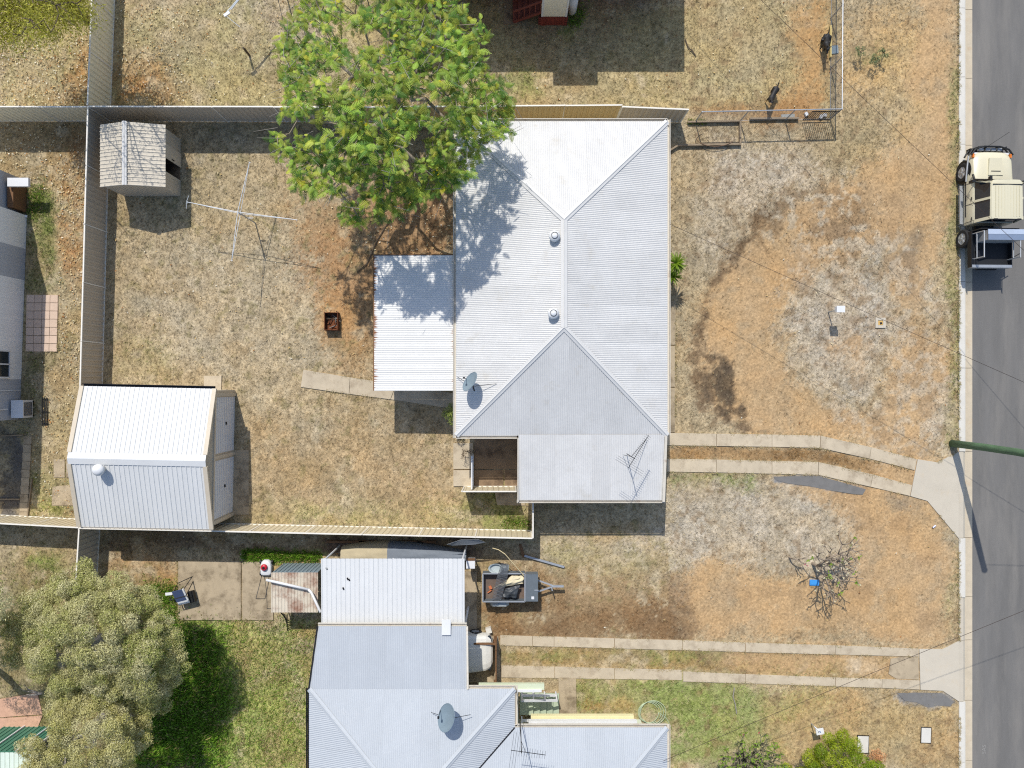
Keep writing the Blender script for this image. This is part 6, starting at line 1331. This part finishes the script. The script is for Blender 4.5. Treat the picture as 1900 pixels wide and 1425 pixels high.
def rosettes(tips, nfr, size, el_lo, el_hi):
    n_ = len(tips)*nfr; pos = np.repeat(tips, nfr, axis=0)+rng.normal(0, .06, (n_, 3)); pos = pos+rng.normal(0, .09, (n_, 3))*np.array([1, 1, .6]); az = (np.tile(np.arange(nfr), len(tips))*2*np.pi/nfr)+np.repeat(rng.uniform(0, 6.28, len(tips)), nfr)+rng.normal(0, .9, n_); size = size*np.repeat(rng.uniform(.7, 1.2, len(tips)), nfr); el = rng.uniform(el_lo, el_hi, n_)
    x = np.stack([np.cos(az)*np.cos(el), np.sin(az)*np.cos(el), np.sin(el)], 1); y = np.stack([-np.sin(az), np.cos(az), 0*az], 1)+rng.normal(0, .25, (n_, 3)); y -= x*np.sum(x*y, 1, keepdims=True); y /= np.linalg.norm(y, axis=1, keepdims=True); z = np.cross(x, y)
    return pos, np.stack([x, y, z], 2), rng.uniform(.55, 1.35, n_)*size
pos, R, sc = rosettes(tips, NFR, .80, -.9, .6); p2, R2, s2 = rosettes(tips_low[:24], 7, .9, -.4, .4); pos, R, sc = np.concatenate([pos, p2]), np.concatenate([R, R2]), np.concatenate([sc, s2])
V, F_ = scatter(fv, ff, pos, R, sc)
n_ = len(pos); cl = np.repeat(np.array(lin(160, 176, 70))*rng.uniform(.6, 1.35, (max(1, n_//10+1), 1)), 10, axis=0)[:n_]*rng.uniform(.75, 1.25, (n_, 1))*np.array([1, 1, 1]); cl[:, 0] *= rng.uniform(.75, 1.15, n_); yl = rng.random(n_) < .03; cl[yl] = np.array(lin(196, 190, 60)); dg_ = rng.random(n_) < .25; cl[dg_] = np.array(lin(96, 134, 58))*rng.uniform(.7, 1.2, (dg_.sum(), 1))
cr = big_mesh('crown', V, F_, LEAF, BT_, col=np.repeat(cl, len(fv), axis=0)); 
fl_ = tips[rng.choice(len(tips), 12, False)]; V, F_ = scatter(np.array([[-.5, -.5, 0], [.5, -.5, .2], [.5, .5, 0], [-.5, .5, .2]]), np.array([[0, 1, 2, 3]]), np.repeat(fl_, 4, 0)+rng.normal(0, .07, (48, 3))+[0, 0, .1], frames(rng.normal(0, 1, (48, 3))), rng.uniform(.05, .10, 48))
big_mesh('blossom', V, F_, LEAF, BT_, col=np.tile(lin(214, 196, 40), (len(V), 1)))['kind'] = 'stuff'
# dry seed pods and grey twigs in the crown
pp = tips_all[rng.choice(len(tips_all), 260)]+rng.normal(0, .3, (260, 3)); dr_ = rng.normal(0, 1, (260, 3)); dr_[:, 2] *= .5; dr_ /= np.linalg.norm(dr_, axis=1, keepdims=True)
edges_mesh('twigs', pp, pp+dr_*rng.uniform(.3, .9, (260, 1)), np.full(260, .010), np.full(260, .005), BARKP, BT_, 4)['kind'] = 'stuff'

# ---- mounded crowns of tight small leaves
lt4 = np.array([[0, 0, 0], [.3, -.17, .02], [1, 0, 0], [.3, .17, .02]])
def mounds(name, label, base, trunk_h, clumps, per, lsize, pal, mat, bark, cat='tree', r_trunk=.16, group=None, sub=False):
    """clumps: (x, y, z, r) of leaf mounds; small leaves cover the upper half of each"""
    T = thing(name, label, cat, base, group=group); b0 = np.array(base); cc = np.array([c[:3] for c in clumps]); rr = np.array([c[3] for c in clumps])
    nodes, _ = grow([b0-[0, 0, .2], b0+[0, 0, trunk_h*.5], b0+[.05, .05, trunk_h]], cc-np.stack([0*rr, 0*rr, rr*.55], 1), .014, r_trunk, bark, T, expo=.5, wig=.1)
    if sub:
        c2_, r2_ = [], []
        for c_, r_ in zip(cc, rr):
            for k in range(9):
                a = k*2.4+c_[0]*9; e_ = .15+.85*((k*.37+c_[1]) % 1.0); v_ = np.array([math.cos(a)*math.sqrt(max(0, 1-e_*e_)), math.sin(a)*math.sqrt(max(0, 1-e_*e_)), e_]); c2_.append(c_+v_*r_*rng.uniform(.45, .8)); r2_.append(r_*rng.uniform(.32, .55))
        cc, rr = np.array(c2_), np.array(r2_); per = per/7
    cnt = (per*(rr/rr.mean())**2).astype(int); idx = np.repeat(np.arange(len(cc)), cnt); n_ = len(idx)
    d = rng.normal(0, 1, (n_, 3)); d[:, 2] = np.abs(d[:, 2])*.9-.35*rng.random(n_); d /= np.linalg.norm(d, axis=1, keepdims=True)
    bump = .52+.85*fbm(d[:, 0]*3.4+idx*1.7, d[:, 1]*3.4+d[:, 2]*2+idx*.9, 4, 5); bump *= rng.uniform(.9, 1.1, n_); depth = rng.random(n_)**.35
    pos = cc[idx]+d*(rr[idx]*bump*(.62+.38*depth))[:, None]*np.stack([.8+.5*((cc[idx, 0]*7.3) % 1), .8+.5*((cc[idx, 1]*5.1) % 1), .85+0*rr[idx]], 1)
    R = frames(d+rng.normal(0, .5, (n_, 3))+np.array([0, 0, .2]))
    V, F_ = scatter(lt4, np.array([[0, 1, 2, 3]]), pos, R, lsize*rng.uniform(.6, 1.35, n_))
    tone = np.array([lin(*p) for p in pal])[rng.integers(0, len(pal), len(cc))][idx]; cl = tone*rng.uniform(.65, 1.3, (n_, 1)); tw = rng.random(n_) < .12; cl[tw] = np.array(lin(*pal[-1]))*rng.uniform(.8, 1.3, (tw.sum(), 1))
    big_mesh('crown', V, F_, mat, T, col=np.repeat(cl, 4, axis=0)); return T
def clumpset(poly, n_, c, rad, ztop, zdrop, rlo, rhi, sepf=.62):
    s = []; pts = sample_poly(poly, n_*14)
    for p in pts:
        d = math.hypot((p[0]-c[0])/rad[0], (p[1]-c[1])/rad[1]); z = ztop-zdrop*d*d+random.uniform(-.35, .3); w_ = P(p[0], p[1], max(.5, z)); r = random.uniform(rlo, rhi)
        if all((w_.x-q[0])**2+(w_.y-q[1])**2+(w_.z-q[2])**2 > (sepf*(r+q[3]))**2 for q in s): s.append((w_.x, w_.y, w_.z, r))
        if len(s) >= n_: break
    return s
OP = [(176, 174, 112), (184, 180, 124), (166, 167, 100), (160, 164, 94), (192, 187, 140)]
mounds('olive_tree', 'large olive-green mounded tree near the concrete yard at lower left', P(210, 1170), 2.0, clumpset([(20, 1150), (60, 1120), (110, 1075), (170, 1065), (230, 1085), (280, 1095), (320, 1150), (335, 1230), (320, 1290), (240, 1310), (130, 1300), (50, 1240), (20, 1200)], 64, (190, 1190), (170, 130), 5.2, 2.3, .50, .88, .62), 3400, .068, OP, OLV, BARKP, sub=True)
mounds('olive_tree', 'paler thin olive tree with bare twigs at the bottom left edge', P(190, 1330), 2.0, clumpset([(120, 1300), (200, 1290), (290, 1300), (280, 1370), (235, 1410), (240, 1460), (60, 1470), (40, 1420), (60, 1360)], 40, (170, 1370), (130, 110), 4.8, 2.1, .40, .70, .62), 2200, .068, [(182, 176, 112), (190, 184, 124), (170, 167, 98), (196, 190, 142)], OLV, BARKP, sub=True)
mounds('olive_tree', 'small dark corner of an olive tree crown at the left edge', P(-60, 1150), 1.5, clumpset([(-110, 1080), (-25, 1060), (-10, 1140), (-20, 1230), (-110, 1240)], 24, (-60, 1150), (60, 90), 5.6, 1.2, .5, .8), 1300, .085, OP, OLV, BARKP)
# bare grey twigs over the pale tree
tw_ = thing('dead_branch', 'bare grey dead branch sticking out of the pale olive tree', 'branch', P(60, 1290)); q0 = P(78, 1287, 2.2)
for dx, dy in ((-40, -8), (-42, 8), (-30, 14), (-34, -18)): MB().tube([q0, P(62+dx*.3, 1286+dy*.4, 2.4), P(78+dx, 1287+dy, 2.6)], [.03, .018, .006], 6).build('twig', BARKP, tw_)
# ---- thin yellow-green tree at the top left
TL = thing('gum_tree', 'thin yellow-green gum tree beside the upper left fence', 'tree', P(176, 50)); b0 = np.array(P(176, 50))
sp_ = sample_poly([(-60, -190), (150, -190), (165, -40), (165, 40), (120, 60), (60, 78), (-40, 90), (-80, 20)], 190); z_ = rng.uniform(4.2, 7.4, 190); ex_ = sample_poly([(-40, -60), (150, -60), (160, 30), (110, 55), (50, 70), (-40, 80)], 130); sp_ = np.concatenate([sp_, ex_]); z_ = np.concatenate([z_, rng.uniform(3.6, 4.8, 130)]); tips = Pn(sp_[:, 0], sp_[:, 1], z_)
grow([b0-[0, 0, .2], b0+[-.05, .1, 1.2], b0+[-.3, .35, 2.6]], tips, .012, .15, BARKD, TL, wig=.18)
cn_ = np.concatenate([np.full(190, 32), np.full(130, 150)]); idx = np.repeat(np.arange(320), cn_); n_ = len(idx); pos = tips[idx]+rng.normal(0, .30, (n_, 3)); dirn = rng.normal(0, 1, (n_, 3)); dirn[:, 2] -= .6; Rz = frames(dirn); R = np.stack([Rz[:, :, 2], Rz[:, :, 0], Rz[:, :, 1]], 2)
V, F_ = scatter(lt4*np.array([1, .8, 1]), np.array([[0, 1, 2, 3]]), pos, R, .12*rng.uniform(.7, 1.4, n_)); cl = np.array(lin(182, 180, 74))*rng.uniform(.6, 1.25, (n_, 1)); big_mesh('crown', V, F_, LEAF, TL, col=np.repeat(cl, 4, axis=0))
# ---- frangipanis: stubby forked bare limbs
def frangi(name, label, base, h, spread, depth, seed, leaf=.25, flower=None, bark=None, nroot=3, tipr=.018, r0=.07, lean=(0, 0)):
    rs = random.Random(seed); T = thing(name, label, 'tree', base, group='frangipani trees'); tips = []; mb = MB()
    def rec(p, d, L, r, k):
        q = p+d*L+Vector((rs.uniform(-.04, .04), rs.uniform(-.04, .04), 0)); mb.tube([p, (p+q)/2+Vector((rs.uniform(-.03, .03), rs.uniform(-.03, .03), 0)), q], [r, r*.92, r*.84], 6)
        if k == 0: tips.append((q, d)); mb.lathe(q, [(r*.84, 0), (r*1.0, .02), (r*.5, .05)], 6); return
        m_ = rs.choice((2, 2, 3)); a0 = rs.uniform(0, 6.28)
        for j in range(m_):
            a = a0+j*6.28/m_+rs.uniform(-.4, .4); x = d.orthogonal().normalized(); y = d.cross(x); e = (d+(x*math.cos(a)+y*math.sin(a))*spread*rs.uniform(.7, 1.2)+Vector((0, 0, .18))).normalized(); rec(q, e, L*rs.uniform(.68, .92), max(tipr, r*.74), k-1)
    b_ = Vector(base); t1 = b_+Vector((.03, 0, h*.16)); MB().tube([b_-Vector((0, 0, .1)), t1], [r0*1.5, r0*1.25], 10).build('trunk', bark or BARKP, T)
    for j in range(nroot):
        a = j*6.28/nroot+rs.uniform(-.5, .5); rec(t1, Vector((math.cos(a)*.6+lean[0], math.sin(a)*.6+lean[1], 1)).normalized(), h*.26*rs.uniform(.75, 1.2), r0, depth)
    mb.build('limbs', bark or BARKP, T, smooth=True)
    lv, lc = [], []
    for q, d in tips:
        if rs.random() < leaf:
            for j in range(rs.randint(3, 7)): a = rs.uniform(0, 6.28); lv.append((q, Vector((math.cos(a), math.sin(a), rs.uniform(-.1, .7))), rs.uniform(.12, .22))); lc.append(lin(132, 160, 60))
        elif flower and rs.random() < flower[1]:
            for j in range(6): a = rs.uniform(0, 6.28); lv.append((q+Vector((0, 0, .05)), Vector((math.cos(a), math.sin(a), rs.uniform(.1, .7))), rs.uniform(.06, .09))); lc.append(lin(*flower[0]))
    if lv:
        pos = np.array([list(v[0]) for v in lv]); Rz = frames(np.array([list(v[1]) for v in lv])); R = np.stack([Rz[:, :, 2], Rz[:, :, 0], Rz[:, :, 1]], 2); V, F_ = scatter(lt4, np.array([[0, 1, 2, 3]]), pos, R, np.array([v[2] for v in lv])); big_mesh('crown', V, F_, LEAF, T, col=np.repeat(np.array(lc), 4, axis=0))
frangi('frangipani_tree', 'nearly leafless frangipani in the lower front yard above the blue lid', P(1508, 1046), 2.5, .95, 4, 22, .12, ((238, 232, 200), .35), M('grey_frangipani_bark', (146, 132, 116), rough=.9, var=.2), 3, .013, .055, (.35, .1))
frangi('frangipani_sapling', 'small bare forked frangipani sapling left of the blue lid', P(1464, 1034), 1.5, .5, 2, 9, 0, ((200, 110, 130), .3), MATS['grey_frangipani_bark'], 1, .014, .03)
frangi('frangipani_tree', 'dense bare frangipani with pink flowers at the bottom edge', P(1372, 1398), 2.3, .70, 5, 12, .70, ((214, 84, 108), .2), M('olive_grey_frangipani_bark', (112, 108, 86), rough=.9, var=.2), 5, .018)
# ---- shrubs
mounds('green_shrub', 'bright yellow-green rounded shrub at the bottom right edge', P(1548, 1415), .5, clumpset([(1475, 1400), (1510, 1372), (1560, 1352), (1600, 1385), (1630, 1420), (1620, 1470), (1480, 1470), (1455, 1430)], 46, (1545, 1415), (90, 65), 1.9, .9, .22, .36), 700, .07, [(150, 164, 34), (138, 156, 30), (162, 172, 50), (120, 142, 30)], LEAF, BARKD, 'shrub', .05)
mounds('small_shrub', 'small light green shrub at the house wall below the awning', P(840, 768), .5, clumpset([(820, 765), (835, 750), (850, 760), (848, 785), (836, 785)], 10, (838, 768), (20, 20), 1.1, .3, .12, .2), 140, .08, [(150, 166, 84), (166, 178, 100)], LEAF, BARKD, 'shrub', .03)
mounds('orange_shrub', 'small dried orange clump beside the bright green shrub', P(1628, 1404), .15, clumpset([(1612, 1398), (1630, 1392), (1645, 1402), (1630, 1415)], 7, (1628, 1403), (20, 14), .35, .1, .12, .18), 160, .06, [(196, 140, 96), (206, 156, 110)], OLV, BARKD, 'shrub', .02)
mounds('seedling_shrub', 'dark leafless shrubby twig patch on the lit porch slab', P(867, 838), .12, clumpset([(858, 832), (874, 830), (874, 846), (860, 850)], 5, (866, 840), (10, 10), .3, .05, .08, .12), 60, .05, [(110, 84, 52), (92, 70, 46)], OLV, BARKD, 'shrub', .012)
for k, (px, py) in enumerate(((1596, 96), (1624, 110), (1640, 98))):
    mounds('verge_weed', ['grey-green weed clump on the verge nearest the wire fence corner', 'grey-green weed clump in the middle of the verge patch', 'grey-green weed clump on the verge nearest the road'][k], P(px, py), .06, clumpset([(px-9, py-7), (px+9, py-7), (px+9, py+7), (px-9, py+7)], 5, (px, py), (10, 8), .16, .05, .07, .12), 70, .06, [(106, 124, 86), (120, 136, 90)], OLV, BARKD, 'weed', .01, 'weeds on the verge')
def yucca(label, base, h, n_, L, seed):
    T = thing('yucca', label, 'yucca', base, group='yuccas at the house front'); b_ = Vector(base); MB().tube([b_, b_+Vector((0, 0, h))], [.06, .05], 8).build('stem', BARKD, T); rs = random.Random(seed)
    V_, F2, cl = [], [], []
    for k in range(n_):
        a = rs.uniform(0, 6.28); el = rs.uniform(-.3, 1.2); d = Vector((math.cos(a)*math.cos(el), math.sin(a)*math.cos(el), math.sin(el))); s = Vector((-math.sin(a), math.cos(a), 0)); l_ = L*rs.uniform(.75, 1.1); p = b_+Vector((0, 0, h)); i = len(V_)
        for f, w_ in ((0, .016), (.35, .024), (.7, .016), (1, .002)):
            c_ = p+d*l_*f+Vector((0, 0, -.25*l_*f*f)); V_ += [tuple(c_-s*w_), tuple(c_+s*w_)]
        for j in range(3): F2.append((i+2*j, i+2*j+1, i+2*j+3, i+2*j+2))
        c = np.array(lin(128, 156, 44))*rs.uniform(.6, 1.25); cl += [c]*8
    big_mesh('leaf_head', V_, F2, LEAF, T, col=np.array(cl))
yucca('taller yucca with bright spiky leaves at the house front', P(1240, 500), 1.55, 90, .55, 3); yucca('lower yucca just below the taller one at the house front', P(1238, 520), 1.1, 70, .5, 5)
# ---- long lush grass in the shade of the olive trees and along the fence
lg = [sample_poly([(250, 1180), (330, 1160), (400, 1180), (415, 1300), (400, 1425), (250, 1425), (280, 1300)], 11000), sample_poly([(452, 1020), (596, 1027), (590, 1041), (450, 1039)], 2600), sample_poly([(330, 1150), (580, 1150), (575, 1425), (400, 1425)], 12000), sample_poly([(270, 1085), (330, 1085), (330, 1145), (280, 1140)], 1500), sample_poly([(1276, 222), (1310, 222), (1310, 230), (1276, 230)], 300), sample_poly([(935, 960), (985, 962), (985, 978), (935, 978)], 700), sample_poly([(50, 345), (80, 345), (75, 400), (50, 400)], 600), sample_poly([(1052, 12), (1085, 12), (1080, 45), (1055, 50)], 500)]
sp_ = np.concatenate(lg); sp_ = sp_+rng.normal(0, 1, sp_.shape)*np.concatenate([np.full((len(a), 1), s) for a, s in zip(lg, (16, 3, 14, 8, 2, 4, 5, 5))]); n_ = len(sp_); lens = np.concatenate([np.full(len(a), s) for a, s in zip(lg, (.17, .13, .09, .12, .09, .09, .10, .11))])
pos = Pn(sp_[:, 0], sp_[:, 1], np.zeros(n_)); bl2 = np.array([[0, -.05, 0], [0, .05, 0], [.45, .035, .75], [.45, -.035, .75], [1.0, 0, .95]]); 
V, F_ = scatter(np.array([[0, -.06, 0], [0, .06, 0], [.5, .05, .7], [1.05, 0, .8]]), np.array([[0, 1, 2, 3]]), pos, frames(np.stack([rng.normal(0, .25, n_), rng.normal(0, .25, n_), np.ones(n_)], 1)), lens*rng.uniform(.6, 1.3, n_))
cl = np.array(lin(128, 168, 56))*rng.uniform(.55, 1.35, (n_, 1)); dry = rng.random(n_) < np.where(lens < .11, .38, .12); cl[dry] = np.array(lin(184, 166, 110))*rng.uniform(.7, 1.1, (dry.sum(), 1))
lo2 = big_mesh('lush_grass', V, F_, LEAF, col=np.repeat(cl, 4, axis=0)); lo2['kind'] = 'stuff'; tag(lo2, 'long lush green grass growing in the shade at lower left', 'grass')
# fallen stick on the patio edge and pale branches on the lawn
for lab, pts in (('long curved dead branch lying beside the awning corner', [(725, 405), (700, 445), (690, 470), (680, 490), (662, 505)]), ('pale crooked dead branch lying on the lower lawn', [(1363, 1276), (1360, 1292), (1364, 1306), (1367, 1324)]), ('thin bent dead stick on the grass right of the upper house shade', [(1271, 72), (1277, 88), (1284, 94), (1291, 103)])):
    o = MB().tube([P(px, py, .05) for px, py in pts], .022, 6).build('dead_branch', BARKP if 'pale' in lab else BARKD); tag(o, lab, 'branch')
